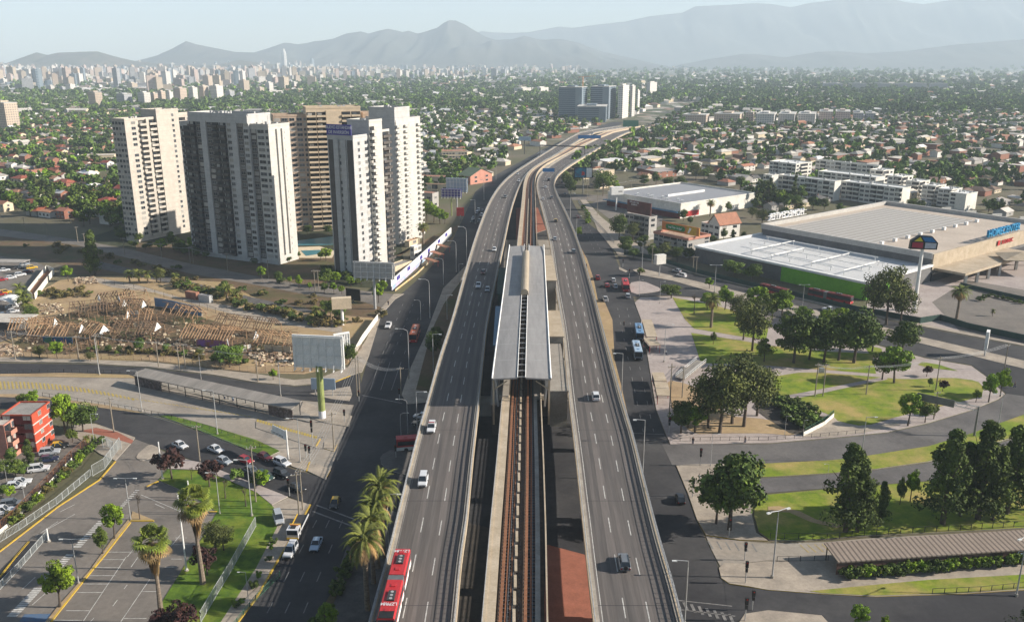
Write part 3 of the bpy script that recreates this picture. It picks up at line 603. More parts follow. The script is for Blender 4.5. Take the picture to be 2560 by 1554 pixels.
def pier(parent, xc, y, width, z1, m='concrete'):
 mb = MB(); mb.box((xc, y, z1 / 2 - 0.6), (2.2, 1.8, z1 - 1.2)); ca = []
 mb.add([(xc - 1.2, y - 1, z1 - 3), (xc + 1.2, y - 1, z1 - 3), (xc + width / 2, y - 1, z1 - 1.3), (xc + width / 2, y - 1, z1), (xc - width / 2, y - 1, z1), (xc - width / 2, y - 1, z1 - 1.3),
   (xc - 1.2, y + 1, z1 - 3), (xc + 1.2, y + 1, z1 - 3), (xc + width / 2, y + 1, z1 - 1.3), (xc + width / 2, y + 1, z1), (xc - width / 2, y + 1, z1), (xc - width / 2, y + 1, z1 - 1.3)],
   [(0, 1, 2, 3, 4, 5), (11, 10, 9, 8, 7, 6), (0, 6, 7, 1), (1, 7, 8, 2), (2, 8, 9, 3), (3, 9, 10, 4), (4, 10, 11, 5), (5, 11, 6, 0)])
 mb.build('pier', m, parent)
def highway(name, label, XA, XB, side):
 t = thing(name, label, 'elevated road')
 mb = MB(); ribbon(mb, (XA, XB), 0.0, 0.0, -1.1, 0.0); mb.build('deck', 'asphalt_deck', t)
 mb = MB(); ribbon(mb, (XA, XB), 1.6, -1.6, -1.9, -1.1); mb.build('girder', 'concrete', t)
 parapet(XA, -.45, .0, t); parapet(XB, .0, .45, t)
 mb = MB(); ribbon(mb, XA, 0, 0.5, 0.0, 0.16); ribbon(mb, XB, -0.4, 0, 0, 0.16); mb.build('kerb', 'concrete', t)
 railing('railing', XA, -.25, t, 2.2); railing('railing', XB, .22, t, 1.25)
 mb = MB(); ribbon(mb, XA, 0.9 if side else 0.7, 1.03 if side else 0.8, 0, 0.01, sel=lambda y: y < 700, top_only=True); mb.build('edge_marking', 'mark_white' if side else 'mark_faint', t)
 for f0 in (0.11, 0.24, 0.43, 0.56, 0.74, 0.88):
  mb = MB(); xx = XA + (XB - XA) * f0; ribbon(mb, xx, -.42, .42, 0, 0.006, sel=lambda y: y < 900, top_only=True); ribbon(mb, xx, -.22, .22, 0, 0.009, sel=lambda y: y < 900, top_only=True); mb.build('wheel_track', 'tyre_wear', t)
 for fr, ph in ((0.36, 1), (0.645, 0)): dash_line(t, XA, XB, fr, phase=ph)
 for y in range(88, 980, 32):
  if 190 < y < 330 and not side: pass
  xa = np.interp(y, YS, XA); xb = np.interp(y, YS, XB); pier(t, (xa + xb) / 2, y, 9.5, zdeck(y) - 1.9)
 for y in np.arange(80, 900, 32):      # expansion joints
  mb = MB(); xa = np.interp(y, YS, XA); xb = np.interp(y, YS, XB); z = zdeck(y) + 0.014
  mb.add([(xa + .5, y, z), (xb - .4, y, z), (xb - .4, y + .12, z), (xa + .5, y + .12, z)], [(0, 1, 2, 3)]); mb.build('expansion_joint', 'asphalt', t)
 return t
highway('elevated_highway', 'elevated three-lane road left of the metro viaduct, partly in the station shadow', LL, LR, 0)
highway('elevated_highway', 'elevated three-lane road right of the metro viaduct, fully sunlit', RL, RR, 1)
# metro viaduct
t = thing('metro_viaduct', 'elevated metro track deck with rusty guide rails between the two roads', 'railway viaduct')
MZ = 0.3
mb = MB(); ribbon(mb, (ML, MR), 0.5, -0.5, -1.6, MZ - 0.25); mb.build('deck', 'track_bed', t)
mb = MB(); ribbon(mb, (ML, MR), 2.5, -2.5, -2.9, -1.6); mb.build('girder', 'concrete', t)
mb = MB(); ribbon(mb, ML, 0, 0.6, -1.0, MZ + 0.75); mb.build('parapet', 'concrete_tan', t)
mb = MB(); ribbon(mb, MR, -0.25, 0.0, -1.0, MZ + 1.35); mb.build('parapet', 'concrete_tan', t)
mb = MB(); ribbon(mb, ML, 0.6, 1.95, -0.3, MZ + 0.62); mb.build('walkway', 'concrete_tan', t)
mb = MB(); ribbon(mb, MR, -1.9, -1.1, -0.3, MZ + 0.4); mb.build('walkway', 'concrete', t)
railing('railing', ML, 0.1, t, 2.0)
W = MR - ML
mid = (ML + MR) / 2
for off in (-2.1, 1.55):     # rusty outer guide bars
 mb = MB(); ribbon(mb, mid, off - 0.27, off + 0.22, MZ + 0.1, MZ + 0.42, sel=lambda y: y < 205 or y > 330); mb.build('guide_bar', 'rust', t)
for off in (-1.45, -.75, 2.3, 3.1):
 mb = MB(); ribbon(mb, mid, off - 0.14, off + 0.14, MZ - 0.25, MZ + 0.02); mb.build('running_pad', 'rust', t)
 mb = MB(); ribbon(mb, mid, off + 0.24, off + 0.31, MZ - 0.25, MZ + 0.12); mb.build('rail', 'steel', t)
mb = MB(); y = 72
while y < 500: mb.box((np.interp(y, YS, mid) - 0.1, y + 1.6, DH + MZ + 0.12), (0.45, 3.4, 0.3)); y += 4.4
mb.build('cable_trough', 'concrete_tan', t)
mb = MB(); y = 72
while y < 420:
 xm = np.interp(y, YS, mid)
 for off in (-1.1, 2.6): mb.box((xm + off, y, DH + MZ - 0.12), (2.0, 0.28, 0.2))
 for off in (-2.45, 1.2): mb.box((xm + off, y, DH + MZ + 0.3), (0.12, 0.12, 0.3))
 mb.box((xm + 0.5, y, DH + MZ + 0.1), (0.12, 0.12, 0.3)); y += 1.0
mb.build('sleeper', 'steel_dark', t)
for y in range(96, 1000, 32): pier(t, np.interp(y, YS, mid), y, 7.5, zdeck(y) - 2.9)
# station
Y0, Y1 = 189.0, 340.0
t = thing('metro_station', 'elevated metro station with two long grey curved roof slabs over the tracks', 'station', (0, 0, 0))
def xmid(y): return float(np.interp(y, YS, mid))
RH = 16.3
def roof_slab(x0, x1, z0, z1, name='roof', m='roof_metal'):
 mb = MB(); n = 24; k = 6
 ys = np.linspace(Y0, Y1, n); vs = []
 for yy in ys:
  drop = max(0, (yy - (Y1 - 30)) / 30) ** 2 * 0.5
  for j in range(k + 1):
   f = j / k; vs.append((xmid(yy) + x0 + (x1 - x0) * f, yy, z0 + (z1 - z0) * (f ** 0.8 if z1 > z0 else f) - drop))
 m0 = len(vs); vs += [(a, b, c - 0.35) for a, b, c in vs]
 fs = []
 for i in range(n - 1):
  for j in range(k):
   a = i * (k + 1) + j; b = a + k + 1
   fs += [(a, a + 1, b + 1, b), (m0 + a, m0 + b, m0 + b + 1, m0 + a + 1)]
 for i in range(n - 1):
  a = i * (k + 1); b = a + k + 1; fs += [(a, b, m0 + b, m0 + a), (a + k, m0 + a + k, m0 + b + k, b + k)]
 for j in range(k): fs += [(j, m0 + j, m0 + j + 1, j + 1)]; a = (n - 1) * (k + 1) + j; fs += [(a, a + 1, m0 + a + 1, m0 + a)]
 mb.add(vs, fs)
 o = mb.build(name, m, t, smooth=False)
 sm = MB()
 for i in range(1, 12):
  yy = Y0 + (Y1 - Y0) * i / 12
  sm.add([(xmid(yy) + x0, yy, z0 + 0.03), (xmid(yy) + x1, yy, z1 + 0.03), (xmid(yy) + x1, yy + .15, z1 + 0.03), (xmid(yy) + x0, yy + .15, z0 + 0.03)], [(0, 1, 2, 3)])
 sm.build('seam', 'galvanised', o)
 for xx in (x0, x1): g = MB(); g.tube([(xmid(yy) + xx, yy, (z0 if xx == x0 else z1) + 0.12) for yy in ys], 0.2 if abs(xx) > 2 else .09, 4); g.build('gutter', 'white_paint', o)
roof_slab(-6.9, -0.95, RH - 0.15, RH + 0.2)
roof_slab(0.95, 6.9, RH + 0.2, RH - 0.15)
mb = MB(); yv0, yv1 = 262, 320; n = 8
vs = []
for yy in np.linspace(yv0, yv1, 6):
 for j in range(n + 1):
  a = math.pi * j / n; vs.append((xmid(yy) - 1.25 * math.cos(a), yy, RH + 0.4 + 1.9 * math.sin(a) ** 0.7 if 0 < j < n else RH + 0.3))
fs = []
for i in range(5):
 for j in range(n): a = i * (n + 1) + j; fs.append((a, a + 1, a + n + 2, a + n + 1))
fs += [tuple(range(n, -1, -1)), tuple(range(5 * (n + 1), 6 * (n + 1)))]
mb.add(vs, fs); mb.build('roof_vault', 'roof_vault', t, smooth=False)
for yy in np.arange(Y0 + 1, Y1, 4.2): MB().beam((xmid(yy) - 1.0, yy, RH), (xmid(yy) + 1.0, yy, RH), 0.18, 0.25).build('roof_beam', 'galvanised', t)
for s_, w0 in ((-1, 'left'), (1, 'right')):
 mb = MB()
 for yy in np.arange(Y0 + 3, Y1, 8): mb.beam((xmid(yy) + s_ * 5.6, yy, DH - 1), (xmid(yy) + s_ * 6.3, yy, RH - 0.6), 0.4)
 mb.build('column_row', 'galvanised', t)
 mb = MB()
 for i in range(24):
  ya = Y0 + 5 + (Y1 - Y0 - 8) * i / 24; yb = ya + (Y1 - Y0 - 8) / 24
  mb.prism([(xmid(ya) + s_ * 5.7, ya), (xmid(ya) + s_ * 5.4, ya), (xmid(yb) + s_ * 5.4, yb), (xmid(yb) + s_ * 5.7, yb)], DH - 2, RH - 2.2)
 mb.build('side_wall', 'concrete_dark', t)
 mb = MB()
 for i in range(12):
  ya = Y0 + 4 + (Y1 - Y0 - 8) * i / 12; yb = ya + (Y1 - Y0 - 8) / 12
  mb.prism([(xmid(ya) + s_ * 5.4, ya), (xmid(ya) + s_ * 3.1, ya), (xmid(yb) + s_ * 3.1, yb), (xmid(yb) + s_ * 5.4, yb)], DH + 0.1, DH + 1.3)
 mb.build('platform', 'concrete', t)
# end frames under the roof edge
for s_ in (-1, 1):
 mb = MB(); mb.beam((xmid(Y0) + s_ * 6.6, Y0 + 1.5, RH - 0.7), (xmid(Y0) + s_ * 6.6, Y0 + 1.5, DH - 5), 0.45)
 mb.beam((xmid(Y0) + s_ * 6.6, Y0 + 1.5, RH - 3.4), (xmid(Y0) + s_ * 3.4, Y0 + 1.5, RH - 1.2), 0.25)
 mb.build('end_frame', 'concrete_tan', t)
def annex(name, x0, x1, y0, y1, h0, h1, m, roofm, label=None):
 mb = MB(); mb.prism([(x0, y0), (x1, y0), (x1, y1), (x0, y1)], h0, h1, 0, 0, bottom=True); o = mb.build(name, m, t)
 mb = MB(); mb.prism([(x0 - .3, y0 - .3), (x1 + .3, y0 - .3), (x1 + .3, y1 + .3), (x0 - .3, y1 + .3)], h1, h1 + 0.3, bottom=True); mb.build('flat_roof', roofm, o)
 return o
xm = xmid
annex('side_annex', xm(250) - 8.6, xm(250) - 6.2, 224, 262, 0, 12.6, 'concrete', 'roof_blue')
annex('side_annex', xm(295) - 9.4, xm(295) - 6.6, 275, 312, 2, 13.2, 'green_mesh', 'green_mesh')
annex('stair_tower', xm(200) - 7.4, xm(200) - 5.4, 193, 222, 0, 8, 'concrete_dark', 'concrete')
annex('side_annex', xm(270) + 6.6, xm(270) + 10.6, 236, 262, 0, 11.2, 'concrete', 'concrete_tan')
annex('side_annex', xm(320) + 6.6, xm(320) + 10.4, 298, 338, 0, 12, 'concrete', 'concrete_tan')
annex('stair_tower', xm(210) + 6.8, xm(210) + 11.0, 198, 234, 0, 9.4, 'concrete', 'concrete')
# signs hanging over the far carriageway
def road_sign(label, px, py, yoff, w=9, h=2.6, m='sign_blue'):
 pass
# ---------------- buildings ----------------
for nm, a in dict(tower_beige=(0.5, 0.45, 0.385), tower_white=(0.53, 0.51, 0.465), tower_grey=(0.48, 0.47, 0.45), tower_tan=(0.6, 0.48, 0.34), tower_brown=(0.5, 0.37, 0.27)).items(): stripes(nm, a, tuple(c * .8 for c in a), 2.6, .93, 'Z', .9, noise=.16)
mat('tower_dark', (0.12, 0.105, 0.095), 0.9, (0.09, 0.08, 0.07), 0.3, 0.5)
mat('red_render', (0.42, 0.075, 0.038), 0.85, (0.34, 0.06, 0.03), 0.3, 0.5)
mat('maroon', (0.15, 0.03, 0.03), 0.85, (0.1, 0.022, 0.022), 0.3, 0.5)
mat('roof_felt', (0.32, 0.3, 0.27), 0.9, (0.2, 0.185, 0.17), 0.25, 0.6, detail=8)
mat('purple', (0.075, 0.06, 0.28), 0.6, (0.06, 0.05, 0.24), 0.3)
mat('letter_white', (0.75, 0.75, 0.75), 0.5); mat('letter_blue', (0.02, 0.27, 0.5), 0.5, (0.02, 0.22, 0.42), 1.0); mat('letter_red', (0.5, 0.03, 0.03), 0.5)
def grid_mat(name, wall, win, fz=3.0, fx=3.2, rough=0.8):
 "far facades: floors and window bays as a surface pattern"
 m = mat(name, wall, rough, tuple(c * .85 for c in wall), 0.05, obrand=0.12)
 nt = m.node_tree; N = nt.nodes; L = nt.links; b = N['Principled BSDF']; old = b.inputs['Base Color'].links[0].from_socket
 tc = N.new('ShaderNodeTexCoord'); sx = N.new('ShaderNodeSeparateXYZ'); L.new(tc.outputs['Object'], sx.inputs[0])
 ad = N.new('ShaderNodeMath'); ad.operation = 'ADD'; L.new(sx.outputs[0], ad.inputs[0]); L.new(sx.outputs[1], ad.inputs[1])
 outs = []
 for sock, per, th in ((sx.outputs[2], fz, 0.42), (ad.outputs[0], fx, 0.4)):
  pp = N.new('ShaderNodeMath'); pp.operation = 'PINGPONG'; pp.inputs[1].default_value = per / 2; L.new(sock, pp.inputs[0])
  g = N.new('ShaderNodeMath'); g.operation = 'GREATER_THAN'; g.inputs[1].default_value = per / 2 * th; L.new(pp.outputs[0], g.inputs[0]); outs.append(g.outputs[0])
 mu = N.new('ShaderNodeMath'); mu.operation = 'MULTIPLY'; L.new(outs[0], mu.inputs[0]); L.new(outs[1], mu.inputs[1])
 ge = N.new('ShaderNodeNewGeometry'); sn = N.new('ShaderNodeSeparateXYZ'); L.new(ge.outputs['Normal'], sn.inputs[0])
 up = N.new('ShaderNodeMath'); up.operation = 'LESS_THAN'; up.inputs[1].default_value = 0.5; L.new(sn.outputs[2], up.inputs[0])
 m2 = N.new('ShaderNodeMath'); m2.operation = 'MULTIPLY'; L.new(mu.outputs[0], m2.inputs[0]); L.new(up.outputs[0], m2.inputs[1])
 mx = N.new('ShaderNodeMix'); mx.data_type = 'RGBA'; mx.inputs[7].default_value = (*win, 1); L.new(old, mx.inputs[6]); L.new(m2.outputs[0], mx.inputs[0]); L.new(mx.outputs[2], b.inputs['Base Color'])
grid_mat('far_white', (0.62, 0.58, 0.52), (0.3, 0.29, 0.28)); grid_mat('far_beige', (0.5, 0.41, 0.31), (0.24, 0.2, 0.17))
grid_mat('far_grey', (0.36, 0.36, 0.36), (0.17, 0.18, 0.2)); grid_mat('far_pink', (0.52, 0.42, 0.36), (0.24, 0.18, 0.16)); grid_mat('far_glass', (0.2, 0.24, 0.27), (0.06, 0.09, 0.12), 3, 50, 0.4)
FARM = ['far_white', 'far_beige', 'far_grey', 'far_pink', 'far_glass']; FARN = ['white', 'beige', 'grey', 'pinkish', 'glassy blue-grey']
# shared window and balcony pieces, facing local -Y, origin at the middle of the sill
def win_geo(mb, M, w, h, tint=0.0):
 mb.box((0, -0.02, h / 2), (w + .2, .1, h + .2), mi=0, M=M); mb.tint = tint
 mb.add([M @ Vector(p) for p in ((-w / 2, -.09, 0), (-.04, -.09, 0), (-.04, -.09, h), (-w / 2, -.09, h))], [(0, 1, 2, 3)], 1)
 mb.add([M @ Vector(p) for p in ((.04, -.09, 0), (w / 2, -.09, 0), (w / 2, -.09, h), (.04, -.09, h))], [(0, 1, 2, 3)], 1); mb.tint = 0
def bal_geo(mb, M, w, fh, tint=0.0, dep=1.3):
 mb.add([M @ Vector(p) for p in ((-w / 2, -.03, .12), (w / 2, -.03, .12), (w / 2, -.03, fh - .1), (-w / 2, -.03, fh - .1))], [(0, 1, 2, 3)], 1)  # flush dark quad: shade of a recess put into the colour
 mb.tint = tint
 mb.add([M @ Vector(p) for p in ((-w * .36, -.06, .15), (w * .1, -.06, .15), (w * .1, -.06, fh * .8), (-w * .36, -.06, fh * .8))], [(0, 1, 2, 3)], 2); mb.tint = 0
 mb.box((0, -dep / 2, 0), (w, dep, .2), mi=0, M=M); mb.box((0, -dep, .5), (w, .12, 1.0), mi=0, M=M)
 for s_ in (-1, 1): mb.box((s_ * (w / 2 - .05), -dep / 2, .5), (.1, dep, 1.0), mi=0, M=M)
_mesh_cache = {}
def piece_mesh(kind, w, h, wall):
 key = (kind, round(w, 1), round(h, 1), wall)
 if key not in _mesh_cache:
  mb = MB()
  if kind == 'window': win_geo(mb, Matrix(), w, h); o = mb.build(kind, ['frame', 'pane'])
  else: bal_geo(mb, Matrix(), w, h); o = mb.build(kind, [wall, 'recess_shade', 'pane'])
  _mesh_cache[key] = o.data; bpy.data.objects.remove(o)
 return _mesh_cache[key]
class Building:
 def __init__(s, name, label, cat, loc, group=None):
  s.t = thing(name, label, cat, (loc[0], loc[1], 0), 0, group); s.o = loc; s.n = {}; s.rest = {}
 def rel(s, p): return (p[0] - s.o[0], p[1] - s.o[1])
 def piece(s, kind, p, ang, z, w, h, wall):
  k = s.n.get(kind, 0)
  if k < 96:
   o = bpy.data.objects.new(kind, piece_mesh(kind, w, h, wall)); COL.objects.link(o); o.parent = s.t
   o.location = (p[0], p[1], z); o.rotation_euler.z = ang; s.n[kind] = k + 1
  else:
   mb = s.rest.setdefault((kind, wall), MB()); M = Matrix.Translation((p[0], p[1], z)) @ Matrix.Rotation(ang, 4, 'Z')
   (win_geo if kind == 'window' else bal_geo)(mb, M, w, h, rnd.random())
 def facade(s, p0, p1, z0, nf, fh, pattern, wall, win_h=1.35, skip=None, bal=None, pil=None, dark='tower_dark'):
  "p0 -> p1 runs left to right as seen from outside"
  p0 = Vector((*s.rel(p0), 0)); p1 = Vector((*s.rel(p1), 0)); d = p1 - p0; L = d.length; d /= L; ang = math.atan2(d.y, d.x); nrm = Vector((d.y, -d.x, 0))
  cells = []; tot = 0
  wd = {'W': 1.0, 'w': .6, 'B': 1.3, 'P': 1.0, 'p': .5, 'D': 1.0, '.': 1.0, ',': .4, 'V': 1.5}
  for c in pattern: cells.append((c, tot, wd[c])); tot += wd[c]
  for c, a, ww in cells:
   cw = L * ww / tot; pc = p0 + d * (L * (a + ww / 2) / tot)
   if c in 'Pp':
    mb = MB(); mb.box((pc.x + nrm.x * .25, pc.y + nrm.y * .25, z0 + nf * fh / 2 + .3), (cw, .9, nf * fh + .6), rz=ang); mb.build('pilaster', pil or wall, s.t); continue
   if c == 'D':
    mb = MB(); mb.box((pc.x + nrm.x * .02, pc.y + nrm.y * .02, z0 + nf * fh / 2), (cw, .12, nf * fh - .3), rz=ang); mb.build('dark_panel', dark, s.t)  # strip laid flush, a recess's shade put into its dark colour
   if c in '.,': continue
   for f in range(nf):
    if skip and skip(f, pattern): continue
    z = z0 + f * fh
    if c == 'B': s.piece('balcony', pc, ang, z + .1, cw * .92, fh, bal or wall)
    else: s.piece('window', pc + nrm * (.08 if c == 'D' else 0), ang, z + .95, min(cw * .72, 2.6 if c != 'V' else 4), win_h, wall)
 def block(s, C, a, L, D, z0, H, wall, roof='roof_felt', name='wall', parapet=1.0):
  "box with near corner C; a = turn of the grid; returns left end, corner, right end, back"
  ul = (-math.cos(a), math.sin(a)); wr = (math.sin(a), math.cos(a))
  A = (C[0] + ul[0] * L, C[1] + ul[1] * L); B = (C[0] + wr[0] * D, C[1] + wr[1] * D); E = (A[0] + wr[0] * D, A[1] + wr[1] * D)
  FOOT.append(((A[0] + B[0]) / 2, (A[1] + B[1]) / 2, math.hypot(A[0] - B[0], A[1] - B[1]) / 2 * .95))
  q = [s.rel(x) for x in (A, C, B, E)]
  mb = MB(); mb.prism(q, z0, H, 0, 1, bottom=z0 > 0.5); o = mb.build(name, [wall, roof], s.t)
  if parapet:
   mb = MB(); n = 4
   cx = sum(p[0] for p in q) / 4; cy = sum(p[1] for p in q) / 4
   for i in range(4):
    a0, b0 = q[i], q[(i + 1) % 4]; mb.beam((a0[0], a0[1], H + parapet / 2), (b0[0], b0[1], H + parapet / 2), .3, parapet)
   mb.build('roof_parapet', wall, s.t)
  return A, C, B, E
 def roof_stuff(s, A, C, B, E, H, n=5, big=True, wall='tower_beige', seed=0):
  r = random.Random(seed); mb = MB()
  def pt(u, v): return (A[0] + (C[0] - A[0]) * u + (E[0] - A[0]) * v, A[1] + (C[1] - A[1]) * u + (E[1] - A[1]) * v)
  ang = math.atan2(C[1] - A[1], C[0] - A[0])
  for i in range(n):
   p = s.rel(pt(r.uniform(.1, .9), r.uniform(.2, .8))); mb = MB(); h = r.uniform(.6, 1.6); mb.box((p[0], p[1], H + h / 2), (r.uniform(.6, 1.6), r.uniform(.6, 1.4), h), rz=ang); mb.build('roof_vent', 'galvanised', s.t)
  for i in range(2):
   p = s.rel(pt(r.uniform(.2, .8), r.uniform(.3, .7))); mb = MB(); mb.cyl((p[0], p[1], H), (p[0], p[1], H + r.uniform(3, 5)), .06, n=5); mb.build('antenna', 'steel', s.t)
 def done(s):
  for (kind, wall), mb in s.rest.items():
   o = mb.build(kind, ['frame', 'pane'] if kind == 'window' else [wall, 'recess_shade', 'pane'], s.t, tinted=True); o['kind'] = 'stuff'
  return s.t
def off(C, a, l=0, w=0): return (C[0] - math.cos(a) * l + math.sin(a) * w, C[1] + math.sin(a) * l + math.cos(a) * w)
A27 = R(27)
LEFT_GROUP = 'tall apartment towers of the left compound'
# Tower 1: lit cream tower at the far left of the cluster
C = G(348, 605); b_ = Building('apartment_tower', 'cream apartment tower at the left end of the tall cluster, its long sunny face stepped', 'apartment tower', C, LEFT_GROUP)
A, C1, B, E = b_.block(C, A27, 9, 18, 0, 59.5, 'tower_beige'); b_.facade(A, C1, 2, 22, 2.6, 'wwww', 'tower_beige'); b_.facade(C1, B, 2, 22, 2.6, '.W,BpB', 'tower_beige'); b_.roof_stuff(A, C1, B, E, 59.5, 4, seed=1)
C2 = off(C, A27, -1.5, 18); A, C2, B, E = b_.block(C2, A27, 11, 14, 0, 63, 'tower_beige'); b_.facade(C2, B, 2, 23, 2.6, '...w.', 'tower_beige'); b_.roof_stuff(A, C2, B, E, 63, 4, seed=2)
C3 = off(C, A27, 0, 32); A, C3, B, E = b_.block(C3, A27, 9, 16, 0, 60, 'tower_beige'); b_.facade(C3, B, 2, 22, 2.6, 'BWB', 'tower_beige')
b_.done()
# Tower 2: broad grey slab
C = G(697, 662); b_ = Building('apartment_tower', 'broad grey apartment slab with dark balcony stacks and a white end wall', 'apartment tower', C, LEFT_GROUP)
A, C1, B, E = b_.block(C, A27, 10, 13.4, 0, 60.4, 'tower_white'); b_.facade(A, C1, 2, 22, 2.6, 'DVw', 'tower_grey'); b_.facade(C1, B, 4, 21, 2.6, '..p.p..', 'tower_white', pil='tower_white')
for z in range(21): b_.piece('window', Vector((*b_.rel(off(C, A27, -.1, 4.6)), 0)), math.atan2(B[1] - C1[1], B[0] - C1[0]), 5 + z * 2.6, .7, 1.0, 'tower_white'); b_.piece('window', Vector((*b_.rel(off(C, A27, -.1, 9.4)), 0)), math.atan2(B[1] - C1[1], B[0] - C1[0]), 5 + z * 2.6, .7, 1.0, 'tower_white')
b_.roof_stuff(A, C1, B, E, 60.4, 5, seed=3)
C2 = off(C, A27, 10, -1.2); A2, C2, B, E = b_.block(C2, A27, 35, 14, 0, 64.5, 'tower_grey'); b_.facade(A2, C2, 2, 23, 2.6, 'BDPDBBWPDW', 'tower_grey', bal='tower_dark', pil='tower_grey'); b_.roof_stuff(A2, C2, B, E, 64.5, 14, seed=4)
mb = MB(); q = [b_.rel(p) for p in (off(A2, A27, 0, -.2), off(C2, A27, 0, -.2))]; mb.beam((q[0][0], q[0][1], 63.2), (q[1][0], q[1][1], 63.2), .6, 3.6); mb.build('cornice', 'tower_grey', b_.t)
C3 = off(C, A27, 45, 1.0); A, C3, B, E = b_.block(C3, A27, 8.5, 12, 0, 60, 'tower_grey'); b_.facade(A, C3, 2, 22, 2.6, 'wBw', 'tower_grey', bal='tower_dark')
b_.done()
# Tower 3: tan tower behind
C0 = (-125, 452); b_ = Building('apartment_tower', 'tan and brown apartment tower standing behind the grey slab and the bannered tower', 'apartment tower', C0, LEFT_GROUP)
aT = R(-19)     # facing slightly right
def seg(x0, x1, y, H, wall, pat, nf, **k):
 C_ = (x1, y + (x1 + 100) * math.tan(-aT)); A, Cc, B, E = b_.block(C_, aT, (x1 - x0) / math.cos(aT), 14, 0, H, wall); b_.facade(A, Cc, 2, nf, 2.6, pat, wall, **k); return A, Cc, B, E
seg(-122, -106, 457, 59.8, 'tower_brown', 'WDWWw', 22)
q = seg(-106, -79.5, 455, 63.5, 'tower_tan', 'BBPPBB', 23, pil='tower_tan'); b_.roof_stuff(*q, 63.5, 5, seed=6)
seg(-79.5, -62, 462, 59.8, 'tower_brown', 'WDB', 22); b_.done()
# Tower 4: tower with the purple banner
C = G(900, 700); b_ = Building('apartment_tower', 'apartment tower with a purple rooftop banner, dark left face and bright white right face', 'apartment tower', C, LEFT_GROUP)
A, C1, B, E = b_.block(C, A27, 12.8, 10, 0, 58, 'tower_grey'); b_.facade(A, C1, 2, 21, 2.6, 'VPwPV', 'tower_grey', pil='tower_grey', dark='tower_dark')
mb = MB()
for l0 in (0.3, 9.7): q = [b_.rel(off(C, A27, l0 + 2.6, -.06)), b_.rel(off(C, A27, l0, -.06))]; mb.beam((q[0][0], q[0][1], 29), (q[1][0], q[1][1], 29), .1, 56)
mb.build('dark_panel', 'tower_dark', b_.t)
b_.facade(C1, B, 2, 21, 2.6, '.w.W', 'tower_white'); q4 = (A, C1, B, E)
C2 = off(C, A27, -.8, 10); A, C2, B, E = b_.block(C2, A27, 11, 9, 0, 63.5, 'tower_white'); b_.facade(C2, B, 2, 23, 2.6, 'B..', 'tower_white'); b_.roof_stuff(A, C2, B, E, 63.5, 4, seed=8)
C3 = off(C, A27, 0, 19); A, C3, B, E = b_.block(C3, A27, 10, 6, 0, 59, 'tower_white'); b_.facade(C3, B, 2, 22, 2.6, 'B', 'tower_white', bal='tower_dark')
b_.done()
ban = thing('rooftop_banner', 'purple banner with white lettering on the roof edge of the middle tower', 'banner', (*off(C, A27, 6.6, -.15), 58), -A27)
mb = MB(); mb.box((0, 0, 3.0), (12.2, .25, 4.2)); mb.build('panel', 'purple', ban)
mb = MB(); [mb.beam((x, .8, .2), (x, .1, 4.6), .12) for x in (-5, -1.7, 1.7, 5)]; mb.build('support_frame', 'steel', ban)
def text(s, size, parent, loc, rot, m, ext=0.03, name='lettering', sx=1.0, align='CENTER', sp=1.0):
 c = bpy.data.curves.new(name, 'FONT'); c.body = s; c.size = size; c.extrude = ext; c.align_x = align; c.align_y = 'CENTER'; c.space_character = sp; c.offset = size * 0.004
 o = bpy.data.objects.new(name, c); COL.objects.link(o); c.materials.append(MATS[m]); o.parent = parent; o.location = loc; me = bpy.data.meshes.new_from_object(o); bpy.data.objects.remove(o); o = bpy.data.objects.new(name, me); COL.objects.link(o); o.parent = parent; o.location = loc; o.rotation_euler = rot; o.scale = (sx, 1, 1); return o
text('NUEVO ESTÁNDAR', 1.75, ban, (0, -.16, 3.9), (R(90), 0, 0), 'letter_white', sx=.88)
text('DE INVERSIÓN', 1.75, ban, (0, -.16, 2.0), (R(90), 0, 0), 'letter_white', sx=.88)
# Tower 5
C = G(998, 612); b_ = Building('apartment_tower', 'slim white and grey tower nearest the avenue, rows of small curved balconies', 'apartment tower', C, LEFT_GROUP)
A, C1, B, E = b_.block(C, A27, 9, 22, 0, 60, 'tower_grey'); b_.facade(C1, B, 2, 22, 2.6, 'B.B.,.B', 'tower_white', bal='tower_white'); b_.facade(A, C1, 2, 22, 2.6, '...', 'tower_grey')
mb = MB(); q = [b_.rel(off(C, A27, -.15, .6)), b_.rel(off(C, A27, -.15, 21.8))]; mb.beam((q[0][0], q[0][1], 30), (q[1][0], q[1][1], 30), .1, 60); mb.build('face_panel', 'tower_white', b_.t)
b_.roof_stuff(A, C1, B, E, 60, 4, seed=9)
C2 = off(C, A27, 2, 3); A, C2, B, E = b_.block(C2, A27, 15, 13, 0, 65, 'tower_grey'); b_.roof_stuff(A, C2, B, E, 65, 4, seed=10)
b_.done()
